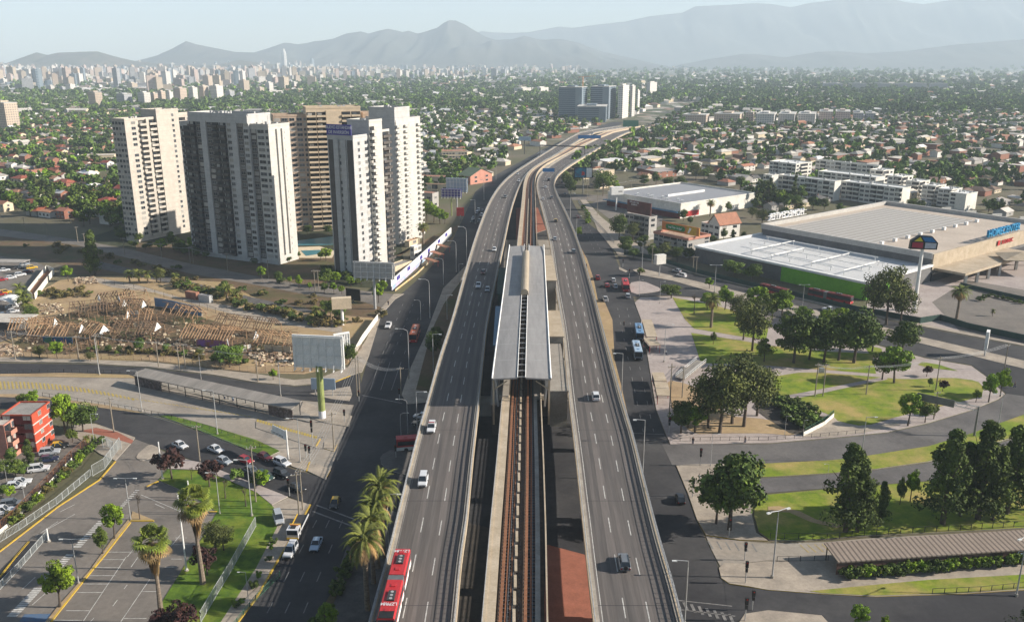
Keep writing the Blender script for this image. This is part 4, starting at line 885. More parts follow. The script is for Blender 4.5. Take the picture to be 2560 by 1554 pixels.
# ---- generic pixel-corner building ----
def solve(C, ux, uy, px):
 zc = C[1] * CP + CAMH * SP
 return ((px - CX) * zc - C[0] * FPX) / (ux * FPX - (px - CX) * uy * CP)
def pxb(name, label, cat, x0, x1, yb, yt, fr, a, wall, roof='roof_felt', nf=3, pf='WWWW', pe='WW', group=None, cap=60, parapet=.6, endwall=None, wh=1.3, bal=None):
 xc = x0 + (x1 - x0) * fr; C = G(xc, yb); ca, sa = math.cos(a), math.sin(a)
 L_ = abs(solve(C, -ca, sa, x0)); D_ = abs(solve(C, sa, ca, x1)) if fr < 0.999 else cap
 L_ = min(L_, cap * 2); D_ = min(D_, cap); H = HT(xc, yb, yt)
 b = Building(name, label, cat, C, group); A, C1, B, E = b.block(C, a, L_, D_, 0, H, wall, roof, parapet=parapet)
 if pf: b.facade(A, C1, .3, nf, (H - .5) / nf, pf, wall, wh, bal=bal)
 if pe: b.facade(C1, B, .3, nf, (H - .5) / nf, pe, endwall or wall, wh, bal=bal)
 return b, (A, C1, B, E), H
A52 = R(52.3)
# white four-storey condominiums
WG = 'white four-storey condominium blocks'
for lab, x0, x1, yb, yt, fr, pf, pe in (
  ('white condominium block at the upper left of the white estate, stepped back twice', 1921, 2027, 449, 411, .62, 'WBWWBW', 'wBw'),
  ('small white condominium wing half behind bare trees, left end of the estate', 1905, 1942, 488, 440, .55, 'WBW', 'w.'),
  ('white condominium block in the front row beside the palm, ending in a blank wall', 1942, 2098, 503, 455, .9, 'WBBWWBBWBW', '..'),
  ('white condominium block in the front row behind the hardware store roof corner', 2100, 2271, 519, 472, .88, 'WBBWWBBWWB', '..'),
  ('long white condominium block in the back row of the estate', 2036, 2200, 455, 416, .95, 'WBWWBWWBWWBW', '.'),
  ('white condominium block in the middle row with a tall blank end wall', 2042, 2209, 480, 445, .86, 'WBWWBWWBW', '..'),
  ('first stepped unit of the diagonal white row, farthest from the camera', 2178, 2222, 470, 428, .55, 'WB', 'BW'),
  ('second stepped unit of the diagonal white row', 2222, 2270, 486, 444, .55, 'WB', 'BW'),
  ('third stepped unit of the diagonal white row, above the blue awning', 2268, 2312, 498, 456, .55, 'WB', 'BW'),
  ('fourth stepped unit of the diagonal white row', 2308, 2352, 510, 467, .55, 'WB', 'BW'),
  ('fifth stepped unit of the diagonal white row', 2348, 2392, 518, 476, .55, 'WB', 'BW'),
  ('last unit of the diagonal white row with a broad pale blank wall', 2376, 2430, 528, 487, .6, 'W.', '..')):
 b_, q, H = pxb('condominium_block', lab, 'apartment block', x0 - (8 if 'unit' in lab else 0), x1 + (8 if 'unit' in lab else 0), yb, yt, fr, A52, 'white_wall', 'white_paint', 4, pf, pe, WG, bal='white_wall'); b_.roof_stuff(*q, H, 4, seed=x0); b_.done()
# two small apartment blocks with rooftop billboards
b_, q, H = pxb('apartment_block', 'pink-trimmed apartment block under the orange and green billboard', 'apartment block', 1633, 1772, 645, 600, .6, A52, 'wall_grey', 'rubble', 4, 'WWBBWW', 'w.w')
mb = MB(); pts = [b_.rel(x) for x in q]
for i in range(4): a0, b0 = pts[i], pts[(i + 1) % 4]; mb.beam((a0[0], a0[1], H + .4), (b0[0], b0[1], H + .4), 1.0, 1.1)
mb.build('fascia', 'wall_pink', b_.t); b_.done(); QA = q; HA = H
b_, q, H = pxb('apartment_block', 'grey balconied apartment block under the dark maroon billboard', 'apartment block', 1562, 1640, 600, 545, .75, A52, 'wall_grey', 'roof_felt', 4, 'WWBBW', 'w'); b_.done(); QB = q; HB = H
mat('ad_orange', (0.55, 0.16, 0.04), 0.7, (0.5, 0.22, 0.05), 0.15); mat('ad_green', (0.05, 0.26, 0.07), 0.7); mat('ad_maroon', (0.14, 0.055, 0.05), 0.7, (0.08, 0.035, 0.03), 0.3); mat('ad_teal', (0.02, 0.22, 0.32), 0.5, (0.03, 0.05, 0.12), 0.25)
mat('ad_yellow', (0.6, 0.36, 0.04), 0.7)
def billboard(label, A, B, z0, z1, m, rear='galvanised', t_=.4, name='billboard'):
 d = Vector((B[0] - A[0], B[1] - A[1], 0)); w_ = d.length; ang = math.atan2(d.y, d.x)
 t = thing(name, label, 'billboard', ((A[0] + B[0]) / 2, (A[1] + B[1]) / 2, z0), ang)
 mb = MB(); mb.box((0, 0, (z1 - z0) / 2), (w_, t_, z1 - z0)); mb.build('panel', m, t)
 mb = MB(); [mb.beam((x * w_ / 2, t_ + 1.0, -.6), (x * w_ / 2, t_ / 2 + .05, (z1 - z0) * .9), .14) for x in (-.85, -.3, .3, .85)]; mb.build('support_frame', rear, t)
 return t, w_, z1 - z0
def mixp(a, b, f): return (a[0] + (b[0] - a[0]) * f, a[1] + (b[1] - a[1]) * f)
t, w_, h_ = billboard('orange billboard with white slogan on a green bubble, on the pink-trimmed block', mixp(QA[0], QA[3], .35), mixp(mixp(QA[0], QA[1], 1.1), mixp(QA[3], QA[2], 1.1), .35), HA + 1.2, HA + 5.2, 'ad_orange')
mb = MB(); mb.box((-w_ * .13, -.24, h_ * .5), (w_ * .42, .06, h_ * .62)); mb.cyl((-w_ * .34, -.27, h_ * .5), (-w_ * .34, -.21, h_ * .5), h_ * .31, n=20); mb.cyl((w_ * .08, -.27, h_ * .5), (w_ * .08, -.21, h_ * .5), h_ * .31, n=20); mb.build('green_bubble', 'ad_green', t)
mb = MB(); mb.box((w_ * .3, -.24, h_ * .5), (w_ * .26, .05, h_ * .9)); mb.build('yellow_field', 'ad_yellow', t)
mb = MB(); mb.add([(w_ * .20, -.28, h_ * .2), (w_ * .24, -.28, h_ * .15), (w_ * .3, -.28, h_ * .75), (w_ * .25, -.28, h_ * .85)], [(0, 1, 2, 3)]); mb.build('product_picture', 'white_paint', t)
text('break "Tírate', 1.5, t, (-w_ * .22, -.3, h_ * .5), (R(90), 0, 0), 'letter_white', sx=.55); text('Una Súper"', 1.5, t, (-w_ * .02, -.3, h_ * .48), (R(90), 0, 0), 'letter_white', sx=.5)
t, w_, h_ = billboard('dark maroon billboard with two lines of small white words on the grey block', mixp(QB[0], QB[3], .2), mixp(QB[1], QB[2], .2), HB + .8, HB + 7.2, 'ad_maroon')
text('HOTEL, MESA Y MÁS', 1.2, t, (-w_ * .2, -.24, h_ * .86), (R(90), 0, 0), 'letter_white', sx=.6); text('ALOJAMIENTO', 1.1, t, (-w_ * .2, -.24, h_ * .68), (R(90), 0, 0), 'letter_white', sx=.6)
# hardware store: low green-fronted wing and the tall hall
u52 = (math.sin(A52), math.cos(A52)); ul52 = (-math.cos(A52), math.sin(A52))
mat('store_grey', (0.16, 0.155, 0.15), 0.85, (0.13, 0.125, 0.12), 0.2); mat('store_light', (0.46, 0.44, 0.4), 0.85, (0.4, 0.38, 0.35), 0.2)
stripes('hall_roof', (0.36, 0.33, 0.29), (0.55, 0.54, 0.52), 3.6, 0.86, 'X', 0.7, rot=A52)
mat('hall_roof_plain', (0.50, 0.42, 0.34), 0.85, (0.42, 0.35, 0.28), 0.06, 0.5, detail=8)
stripes('wing_roof', (0.6, 0.59, 0.57), (0.5, 0.5, 0.49), 2.4, 0.5, 'Y', 0.6, rot=A52)
CW = G(2169, 707, 7.0)
st = Building('hardware_store', 'huge hardware store hall with tan roof, white-roofed low wing and bright green corner', 'store', CW)
A, C1, B, E = st.block(CW, A52, 84, 48, 0, 6.6, 'store_grey', 'wing_roof', parapet=0)
mb = MB(); q = [st.rel(x) for x in (A, C1, B, E)]
for i, (a0, b0) in enumerate(((q[0], q[1]), (q[1], q[2]), (q[3], q[0]))): mb.beam((a0[0], a0[1], 6.9), (b0[0], b0[1], 6.9), 1.4, .9)
mb.build('white_fascia', 'white_paint', st.t)
g0 = st.rel(off(CW, A52, 38, -.12)); g1 = st.rel(off(CW, A52, -.12, -.12)); g2 = st.rel(off(CW, A52, -.12, 16))
mb = MB(); mb.beam((*g0, 3.3), (*g1, 3.3), .2, 6.2); mb.beam((*g1, 3.3), (*g2, 3.3), .2, 6.2); mb.build('green_cladding', 'green_wall', st.t)
for (l0, w0, l1, w1) in ((60, 8, 60, 40), (48, 6, 48, 30), (30, 8, 30, 36), (14, 6, 14, 32), (20, 8, 60, 8), (10, 20, 70, 20), (10, 30, 70, 30), (18, 38, 74, 38)):
 mb = MB(); a0 = st.rel(off(CW, A52, l0, w0)); b0 = st.rel(off(CW, A52, l1, w1)); mb.beam((*a0, 8.4), (*b0, 8.4), .3, .3)
 for f in (0.02, .5, .98): p = mixp(a0, b0, f); mb.beam((*p, 6.6), (*p, 8.4), .25)
 mb.build('roof_rail', 'white_paint', st.t)
CU = off(CW, A52, 0, 48); HU = 11.5
A, C1, B, E = st.block(CU, A52, 84, 112, 0, HU - 1.5, 'store_grey', 'hall_roof_plain', parapet=0)
mb = MB(); q = [st.rel(x) for x in (A, C1, B, E)]
for i, (a0, b0) in enumerate(((q[0], q[1]), (q[2], q[3]), (q[3], q[0]))): mb.beam((a0[0], a0[1], HU - .8), (b0[0], b0[1], HU - .8), 1.2, 2.4)
mb.build('roof_parapet', 'store_light', st.t)
mb = MB(); mb.beam((*q[1], HU - 3.2), (*q[2], HU - 3.2), .8, 6.6); mb.build('front_fascia', 'concrete_tan', st.t)
mb = MB(); mb.beam((*st.rel(off(CU, A52, -.5, 0)), 1.8), (*st.rel(off(CU, A52, -.5, 112)), 1.8), .3, 3.6); mb.build('shopfront', 'glass_dark', st.t)
mb = MB(); mb.sheet([st.rel(off(CU, A52, l, w)) for l, w in ((78, 4), (30, 4), (30, 100), (78, 100))], HU - 1.42); mb.build('skylight_field', 'hall_roof', st.t)
for k in range(9): mb = MB(); p = st.rel(off(CU, A52, 27, 8 + k * 11)); mb.box((*p, HU - .7), (1.6, 1.4, 1.4), rz=R(38)); mb.build('roof_unit', 'white_paint', st.t)
mb = MB(); q2 = [st.rel(off(CU, A52, l, w)) for l, w in ((0.4, 2), (-13, 2), (-13, 66), (0.4, 66))]; mb.prism(q2, 4.6, 5.6, bottom=True); mb.build('canopy', 'concrete_tan', st.t)
for w0 in (4, 14, 24, 34, 50, 64):
 mb = MB(); mb.beam((*st.rel(off(CU, A52, -12.4, w0)), 0), (*st.rel(off(CU, A52, -12.4, w0)), 4.7), 1.0); mb.build('column', 'store_light', st.t)
mb = MB(); p0 = Vector((*st.rel(off(CU, A52, -16, 44)), 6.2)); vs = [p0 + Vector(v) for v in ((-9, -4, .4), (9, -7, .6), (11, 6, 1.2), (-6, 9, 1.0), (1, 1, 3.0))]; mb.add(vs, [(0, 1, 4), (1, 2, 4), (2, 3, 4), (3, 0, 4)]); mb.add([v - Vector((0, 0, .25)) for v in vs], [(4, 1, 0), (4, 2, 1), (4, 3, 2), (4, 0, 3)]); mb.build('entrance_awning', 'concrete_tan', st.t)
st.done()
p = off(CU, A52, -.2, 62); o = thing('roof_sign', 'tall blue capital letters standing on the hall roof edge', 'sign', (*p, HU + .3), math.atan2(u52[1], u52[0]))
text('HOMECENTER', 4.6, o, (0, 0, 2.4), (R(90), 0, 0), 'letter_blue', .5, sx=1.05)
mb = MB(); mb.beam((-16, 0, 0.4), (16, 0, .4), .2); [mb.beam((x, 0, .1), (x, 1.6, .1), .15) for x in range(-15, 16, 5)]; mb.build('support_frame', 'steel', o)
p = off(CU, A52, -.75, 66); o = thing('wall_sign', 'red store lettering with a small house emblem on the tan fascia', 'sign', (*p, HU - 2.6), math.atan2(u52[1], u52[0]))
text('SODIMAC', 2.6, o, (0, -.1, 0), (R(90), 0, 0), 'letter_red', .15); mb = MB(); mb.box((-8.6, -.1, .1), (2.0, .2, 2.2)); mb.build('emblem', 'letter_red', o)
p = off(CU, A52, 84.6, 20); o = thing('roof_sign', 'white letters seen from behind on the far left edge of the hall roof', 'sign', (*p, HU + .3), math.atan2(u52[1], u52[0]) + math.pi)
text('HOMECENTER', 4.4, o, (0, 0, 2.4), (R(90), 0, 0), 'letter_white', .4, sx=1.0)
mb = MB(); mb.beam((-16, .6, 1.0), (16, .6, 1.0), .2); mb.beam((-16, .6, 3.2), (16, .6, 3.2), .2); mb.build('support_frame', 'white_paint', o)
# trailers parked behind the hall
for k, (x0, x1, yb) in enumerate(((2321, 2378, 533), (2383, 2441, 541), (2444, 2505, 549), (2508, 2575, 556))):
 b_, q, H = pxb('lorry_trailer', ['first', 'second', 'third', 'fourth'][k] + ' white trailer from the left in the row behind the tan hall', 'trailer', x0, x1, yb, yb - 15, .97, R(-8), 'white_wall', 'white_wall', 1, '', '', 'white trailers behind the hall', cap=3, parapet=0)
 mb = MB(); [mb.cyl((x, 0.2, .5), (x, 2.4, .5), .5, n=8) for x in (-2, -3.2, -11)]; mb.build('wheel_set', 'rubber', b_.t)
# house-shaped pylon sign
PX, PY = G(2285, 775); hz = 62 - 37
top = HT(2285, 775, 588); bot = HT(2285, 775, 622)
o = thing('pylon_sign', 'tall white pylon carrying a house-shaped sign in yellow, blue, red and white', 'sign', (PX, PY, 0), R(-6))
mb = MB(); mb.cyl((0, 0, 0), (0, 0, bot + .5), .75, .55, 12); mb.build('pole', 'white_paint', o)
hh = top - bot
def house_face(sgn, y):
 g = thing('x', None, None) if False else None
mat('sig_yellow', (0.7, 0.55, 0.02), 0.5); mat('sig_blue', (0.01, 0.16, 0.42), 0.5); mat('sig_red', (0.42, 0.02, 0.05), 0.5); mat('sig_white', (0.5, 0.53, 0.6), 0.5)
out = [(-4.6, 0), (0, -.0), (4.6, 0), (4.7, hh * .5), (2.6, hh * .95), (-1.6, hh), (-4.4, hh * .62)]
mb = MB()
P0 = [Vector((x, -.9 - .25 * (x / 4.6 if x > 0 else 0), z + bot)) for x, z in out]; P1 = [Vector((v.x, .9, v.z)) for v in P0]; n = len(P0)
mb.add(P0 + P1, [tuple(range(n)), tuple(range(2 * n - 1, n - 1, -1))] + [(i, n + i, n + (i + 1) % n, (i + 1) % n) for i in range(n)]); fr_ = mb.build('sign_box', 'plastic_black', o)
for nm, m, pts in (('red_panel', 'sig_red', [(-4.1, .7), (-.35, .5), (-.35, hh * .5), (-4.0, hh * .52)]), ('white_panel', 'sig_white', [(.35, .45), (4.1, .4), (4.2, hh * .47), (.35, hh * .5)]),
     ('yellow_panel', 'sig_yellow', [(-3.5, hh * .6), (-.5, hh * .58), (-1.6, hh * .92)]), ('blue_panel', 'sig_blue', [(.2, hh * .57), (4.0, hh * .54), (2.4, hh * .88), (-1.0, hh * .92)])):
 for y in (-1.2, .93):
  mb = MB(); mb.add([(x, y, z + bot) for x, z in pts] + [(x, y + .1, z + bot) for x, z in pts], [tuple(range(len(pts))), tuple(range(2 * len(pts) - 1, len(pts) - 1, -1))] + [(i, len(pts) + i, len(pts) + (i + 1) % len(pts), (i + 1) % len(pts)) for i in range(len(pts))])
  mb.build(nm, m, fr_)
# supermarket
stripes('market_roof', (0.3, 0.3, 0.31), (0.26, 0.26, 0.27), 3.0, 0.5, 'X', 0.6, rot=A52)
CS = G(1702, 512, 8.0); b_ = Building('supermarket', 'white supermarket with a big grey roof and a red band along its shaded front', 'supermarket', CS)
A, C1, B, E = b_.block(CS, A52, 60, 68, 0, 8, 'white_wall', 'market_roof', parapet=.9)
mb = MB(); mb.beam((*b_.rel(off(CS, A52, 60, -.4)), 1.6), (*b_.rel(off(CS, A52, 0, -.4)), 1.6), .5, 3.2); mb.build('red_band', 'maroon', b_.t)
mb = MB(); mb.prism([b_.rel(off(CS, A52, l, w)) for l, w in ((62, 0), (0, 0), (0, -2.5), (62, -2.5))], 3.4, 3.8, bottom=True); mb.build('canopy', 'roof_blue', b_.t)
mb = MB(); mb.box((*b_.rel(off(CS, A52, 26, 34)), 8.6), (34, 1.2, 1.2), rz=R(38)); mb.build('roof_ridge', 'white_paint', b_.t)
for k in range(7): mb = MB(); mb.box((*b_.rel(off(CS, A52, 6 + k * 6, 8 + 3 * (k % 2))), 8.6), (1.4, 1.4, 1.2)); mb.build('roof_unit', 'white_paint', b_.t)
mb = MB(); mb.beam((*b_.rel(off(CS, A52, -.12, 2)), 2.2), (*b_.rel(off(CS, A52, -.12, 16)), 2.2), .15, 3); mb.build('red_panel', 'letter_red', b_.t); b_.done()
x, y = G(1540, 525); h0 = HT(1540, 525, 486); h1 = HT(1540, 525, 467)
o = thing('pylon_sign', 'white box sign on a pole beside the supermarket car park', 'sign', (x, y, 0), R(14)); mb = MB(); mb.cyl((0, 0, 0), (0, 0, h0 + .3), .45, n=10); mb.build('pole', 'white_paint', o); mb = MB(); mb.box((0, 0, (h0 + h1) / 2), (7.8, 3.4, h1 - h0)); mb.build('sign_box', 'white_paint', o)
mb = MB(); mb.box((1.8, -1.72, (h0 + h1) / 2 - .3), (2.6, .06, .6)); mb.build('logo_strip', 'mark_faint', o)
# pale school, motel, halls and other low buildings
for lab, cat_, x0, x1, yb, yt, fr, a, wall, roof, nf, pf, pe, gp in (
  ('cream two-storey motel wing with pink eaves beside the left avenue', 'motel', 1046, 1122, 492, 462, .95, R(12), 'wall_cream', 'roof_terracotta', 2, 'W.WB.W', 'w', None),
  ('back wing of the cream motel with a long pink roof', 'motel', 1040, 1120, 462, 443, .9, R(12), 'wall_cream', 'roof_terracotta', 1, 'WWWWW', 'w', None),
  ('grey two-storey house with a flat roof below the cream motel', 'house', 1046, 1097, 520, 484, .7, A27, 'wall_grey', 'roof_terracotta', 2, 'WW', 'W', None),
  ('long pink school building beyond the slim white tower', 'school', 1044, 1172, 397, 378, .97, R(-8), 'wall_cream', 'roof_terracotta', 2, 'WWWWWWWWWW', '', None),
  ('cream office building with grey roof behind the dark digital billboard', 'office', 1473, 1560, 472, 428, .3, A52, 'wall_cream', 'roof_grey', 2, 'WW', 'WWWWW', None),
  ('white house beside the supermarket with a flat grey roof', 'house', 1752, 1790, 588, 560, .5, A52, 'wall_white', 'roof_terracotta', 2, 'WW', 'w', None),
  ('beige low hall with a flat dark roof at the foot of the bannered tower', 'annex', 966, 1030, 694, 668, .35, A27, 'wall_cream', 'roof_felt', 1, '', '', None),
  ('white two-storey cabin building beside the dark-roofed annex', 'cabin', 1026, 1054, 648, 618, .35, A27, 'wall_white', 'roof_white', 2, 'W', 'ww', None),
  ('low brick sales pavilion beside the walled yard', 'pavilion', 1012, 1050, 618, 604, .3, A27, 'wall_cream', 'roof_terracotta', 1, '', 'W', None),
  ('cream warehouse with a long pale roof among the trees at left', 'warehouse', 168, 300, 404, 388, .9, R(-14), 'wall_cream', 'roof_pale', 1, '', '', None)):
 b_, q, H = pxb(cat_.replace(' ', '_'), lab, cat_, x0, x1, yb, yt, fr, a, wall, roof, nf, pf, pe, gp, cap=14, parapet=.3); b_.done()
def gable(parent, A, C, B, E, z, rise, over, roofm, wallm):
 "pitched roof over the rectangle A,C,B,E with ridge parallel to A-C"
 m1 = mixp(A, E, .5); m2 = mixp(C, B, .5); d = Vector((C[0] - A[0], C[1] - A[1], 0)).normalized() * over; e = Vector((B[0] - C[0], B[1] - C[1], 0)).normalized() * over
 V = lambda p, zz, *k: Vector((p[0], p[1], zz)) + sum(k, Vector((0, 0, 0)))
 zo = z - rise * over / (Vector((B[0] - C[0], B[1] - C[1])).length / 2)
 mb = MB(); a, c, b, e2, r1, r2 = V(A, zo, -d, -e), V(C, zo, d, -e), V(B, zo, d, e), V(E, zo, -d, e), V(m1, z + rise, -d), V(m2, z + rise, d); dn = Vector((0, 0, .2))
 mb.add([a, c, b, e2, r1, r2, a - dn, c - dn, b - dn, e2 - dn, r1 - dn, r2 - dn], [(0, 1, 5, 4), (2, 3, 4, 5), (6, 10, 11, 7), (8, 11, 10, 9), (0, 6, 7, 1), (2, 8, 9, 3), (0, 4, 10, 6), (4, 3, 9, 10), (1, 7, 11, 5), (5, 11, 8, 2)])
 r = mb.build('roof', roofm, parent)
 mb = MB(); mb.add([V(A, z), V(E, z), V(m1, z + rise), V(C, z), V(B, z), V(m2, z + rise)], [(0, 2, 1), (3, 4, 5)]); mb.build('gable_wall', wallm, parent)
for lab, x0, x1, yb, yt, fr, a, wall, roofm, rise in (
  ('white gabled house with a steep orange-red roof near the store wing', 1770, 1848, 597, 560, .35, R(60), 'wall_white', 'roof_terracotta', 4.5),
  ('green-roofed gabled hall with a pink front beside the left avenue', 1146, 1232, 462, 440, .35, R(40), 'wall_pink', 'roof_green', 4.5),
  ('small olive-roofed white house left of the green hall', 1078, 1122, 446, 434, .55, R(40), 'wall_white', 'roof_green', 2.5),
  ('white house with steep grey roof behind the supermarket sign', 1345, 1375, 396, 385, .5, R(40), 'wall_white', 'roof_grey', 2.5)):
 b_, (A, C1, B, E), H = pxb('gabled_house', lab, 'house', x0, x1, yb, yt, fr, a, wall, roofm, 2, 'WW', 'WW', None, cap=24, parapet=0)
 gable(b_.t, *[b_.rel(p) for p in ((C1, B, E, A) if roofm == 'roof_terracotta' else (A, C1, B, E))], H, rise, .6, roofm, wall); b_.done()
# red apartment building, lower left
mat('white_band', (0.6, 0.52, 0.48), 0.85)
C = (-110.8, 183.5); b_ = Building('apartment_block', 'red four-storey apartment block with white floor bands, lit orange-red side', 'apartment block', C)
A, C1, B, E = b_.block(C, 0, 7, 8, 0, 9.2, 'red_render', 'roof_felt', parapet=.3)
b_.facade(A, C1, .4, 4, 2.25, 'W.W', 'maroon'); b_.facade(C1, B, .4, 4, 2.25, '.w.w', 'red_render', 1.0)
mb = MB()
for k in range(1, 4):
 for p, q in ((A, C1), (C1, B)): mb.beam((*b_.rel(p), k * 2.25 + .1), (*b_.rel(q), k * 2.25 + .1), .16, .28)
mb.build('floor_band', 'white_band', b_.t)
mb = MB(); mb.beam((*b_.rel(off(A, 0, 0, -.05)), 4.6), (*b_.rel(off(C1, 0, .2, -.05)), 4.6), .06, 9.0); mb.build('face_panel', 'maroon', b_.t); b_.done()  # darker red tone over this one face
C = G(24, 1147); b_ = Building('apartment_block', 'pink and red apartment block cut by the picture edge with flower balconies', 'apartment block', C)
A, C1, B, E = b_.block(C, R(2), 14, 4.5, 0, 8.2, 'wall_pink', 'roof_pale', parapet=.3); b_.facade(C1, B, .4, 3, 2.7, 'BW', 'wall_pink'); b_.done()
# ---- mid-distance blocks ----
def mid(label, x0, x1, yb, yt, fr, a, m, name='apartment_block', cat='apartment block', group=None, bands=True):
 xc = x0 + (x1 - x0) * fr; C = G(xc, yb); ca, sa = math.cos(a), math.sin(a)
 L_ = min(90, abs(solve(C, -ca, sa, x0))); D_ = min(60, abs(solve(C, sa, ca, x1))) if fr < .999 else 14; H = HT(xc, yb, yt)
 t = thing(name, label, cat, (C[0], C[1], 0), -a, group)
 FOOT.append((C[0] - ca * L_ / 2 + sa * D_ / 2, C[1] + sa * L_ / 2 + ca * D_ / 2, math.hypot(L_, D_) / 2))
 mb = MB(); mb.prism([(-L_, 0), (0, 0), (0, D_), (-L_, D_)], 0, H); mb.build('wall', m, t)
 mb = MB(); mb.prism([(-L_ * .7, D_ * .2), (-L_ * .35, D_ * .2), (-L_ * .35, D_ * .8), (-L_ * .7, D_ * .8)], H, H + 2.6); mb.build('machine_room', m, t)
 mb = MB(); mb.prism([(-L_ - .3, -.3), (.3, -.3), (.3, D_ + .3), (-L_ - .3, D_ + .3)], H - .2, H + .5, bottom=True); mb.build('roof_rim', 'tower_white', t)
 return t
mid('cream high-rise cut by the left picture edge beyond the suburb', -20, 53, 326, 258, .55, A27, 'far_beige', 'high_rise', 'high-rise')
for lab, *k in (('glassy dark high-rise beside the far bend of the elevated road, first from left', 1396, 1466, 300, 219, .82, R(16), 'far_glass'), ('second glassy high-rise of the group by the far bend', 1475, 1538, 298, 217, .72, R(20), 'far_glass'),
  ('low dark hall with a white end in front of the glassy high-rises', 1442, 1519, 306, 267, .93, R(8), 'far_glass'), ('cream slab right of the glassy high-rises at the far bend', 1543, 1570, 297, 215, .45, R(20), 'far_white'),
  ('narrow cream tower right of the cream slab at the far bend', 1573, 1586, 292, 216, .45, R(20), 'far_white'), ('last slim tower right of the far-bend group', 1589, 1598, 286, 228, .45, R(20), 'far_white'),
  ('lone white tower on the plain right of the far-bend group', 1615, 1641, 245, 207, .35, A27, 'far_white')): mid(lab, *k, name='high_rise', cat='high-rise')
for i, (x0, x1, yb, yt) in enumerate(((1705, 1772, 312, 288), (1784, 1857, 311, 286), (1862, 1884, 308, 281), (1888, 1940, 314, 286), (1944, 1990, 313, 286), (1993, 2042, 312, 286), (2046, 2084, 306, 280), (2087, 2128, 306, 280), (2132, 2160, 306, 283), (2163, 2190, 306, 284))):
 m = ['far_beige', 'far_beige', 'far_beige', 'far_white', 'far_white', 'far_white', 'far_pink', 'far_pink', 'far_grey', 'far_grey'][i]
 mid('%s walk-up block, %s of ten from the left beyond the right suburb' % (FARN[FARM.index(m)], 'first second third fourth fifth sixth seventh eighth ninth last'.split()[i]), x0, x1, yb, yt, .88, R(20), m, group='walk-up blocks in a row beyond the right suburb')
for i, (x0, x1) in enumerate(((2060, 2110), (2122, 2170), (2176, 2230), (2236, 2290), (2270, 2320), (2325, 2372))): mid('long hazy block, %s of six in the distant row at upper right' % 'first second third fourth fifth last'.split()[i], x0, x1, 227, 209, .9, R(10), 'far_grey', group='hazy blocks in the distant row at upper right')
CL = ((224, 260, 273, 231), (294, 334, 273, 236), (348, 380, 273, 232), (378, 398, 269, 234), (397, 417, 267, 229), (418, 436, 265, 230), (437, 470, 262, 221), (474, 497, 259, 219), (500, 524, 258, 216), (528, 561, 258, 215), (565, 588, 254, 228), (592, 615, 253, 234), (120, 139, 236, 215), (150, 166, 236, 218), (318, 345, 225, 208), (384, 400, 210, 179), (664, 685, 236, 207), (641, 662, 239, 220), (693, 715, 227, 207), (728, 745, 223, 206), (1285, 1328, 241, 221), (1333, 1371, 239, 220), (2, 20, 215, 198), (60, 78, 216, 196))
for x0, x1, yb, yt in CL:
 mi = rnd.choice([0, 0, 1, 2, 0]); x, y = G((x0 + x1) / 2, yb)
 o = mid(None, x0, x1, yb, yt, .5, A27, FARM[mi], 'high_rise', None, None); rank(o, FARN[mi] + ' high-rise', 'in the nearer city cluster', x, y, 'high-rise', 'high-rises of the nearer city cluster')
# ---- the far city ----
rc = random.Random(3); proto = []
for k, m in enumerate(FARM * 2):
 mb = MB(); s_ = 1.0; wdt = 16 if k < 5 else 26; mb.prism([(-wdt / 2, -8), (wdt / 2, -8), (wdt / 2, 8), (-wdt / 2, 8)], 0, 42); mb.box((0, 0, 43.5), (6, 6, 3)); o = mb.build('city_tower', m); proto.append(o)
city = []
while len(city) < 3200:
 px = rc.uniform(-10, 2000); py = 160 + abs(rc.gauss(0, 1)) * np.interp(px, [0, 600, 1000, 1400], [30, 28, 17, 13])
 if py > 240 or py < 160: continue
 dens = 1.0 if px < 1250 else (0.55 if px < 1450 else 0.16)
 if py > 200 and px > 750: dens *= .15
 if py > 215: dens *= .5
 if rc.random() > dens: continue
 x, y = G(px, py); h = rc.choice([12, 16, 22, 28, 34, 42, 54]) * rc.uniform(.7, 1.1) * (1 if py < 178 else .8)
 if y > 9300: continue
 if px > 1500: h *= .5
 if px < 760: h *= 1.3
 city.append((h * 20 / y, x, y, h, rc.choice([0, 0, 1, 1, 2, 3, 3, 4, 5, 6, 7, 8]), rc.uniform(-.8, .8), px, py))
city.sort(key=lambda c: -c[0])
for c in city[:270]:
 p = proto[c[4]]; o = p.copy(); COL.objects.link(o); o.location = (c[1], c[2], 0); o.rotation_euler.z = c[5]; o.scale = (1, 1, c[3] / 42)
 hz = 'low' if c[3] < 28 else ('middling' if c[3] < 52 else 'tall')
 rank(o, hz + ' ' + FARN[c[4] % 5] + ' high-rise', ['in the front of', 'midway into', 'at the back of'][0 if c[2] < 3800 else 1 if c[2] < 5600 else 2] + ' the distant city', c[1], c[2], 'high-rise', 'high-rises of the distant city'); o.name = 'high_rise'
rest = {}
for c in city[270:]:
 mb = rest.setdefault(c[4] % 5, MB()); ca, sa = math.cos(c[5]), math.sin(c[5]); wdt = 9 if c[4] < 5 else 14
 mb.box((c[1], c[2], c[3] / 2), (wdt * 2, 16, c[3]), rz=c[5])
allm = MB()
for k, mb in rest.items():
 b0 = len(allm.v); allm.v += mb.v; allm.f += [tuple(b0 + i for i in f) for f in mb.f]; allm.m += [k] * len(mb.f); allm.t += [0.0] * len(mb.f)
tag(allm.build('city_buildings', FARM), 'hazy mass of small city blocks along the horizon', 'city', kind='stuff')
for p in proto: bpy.data.objects.remove(p)
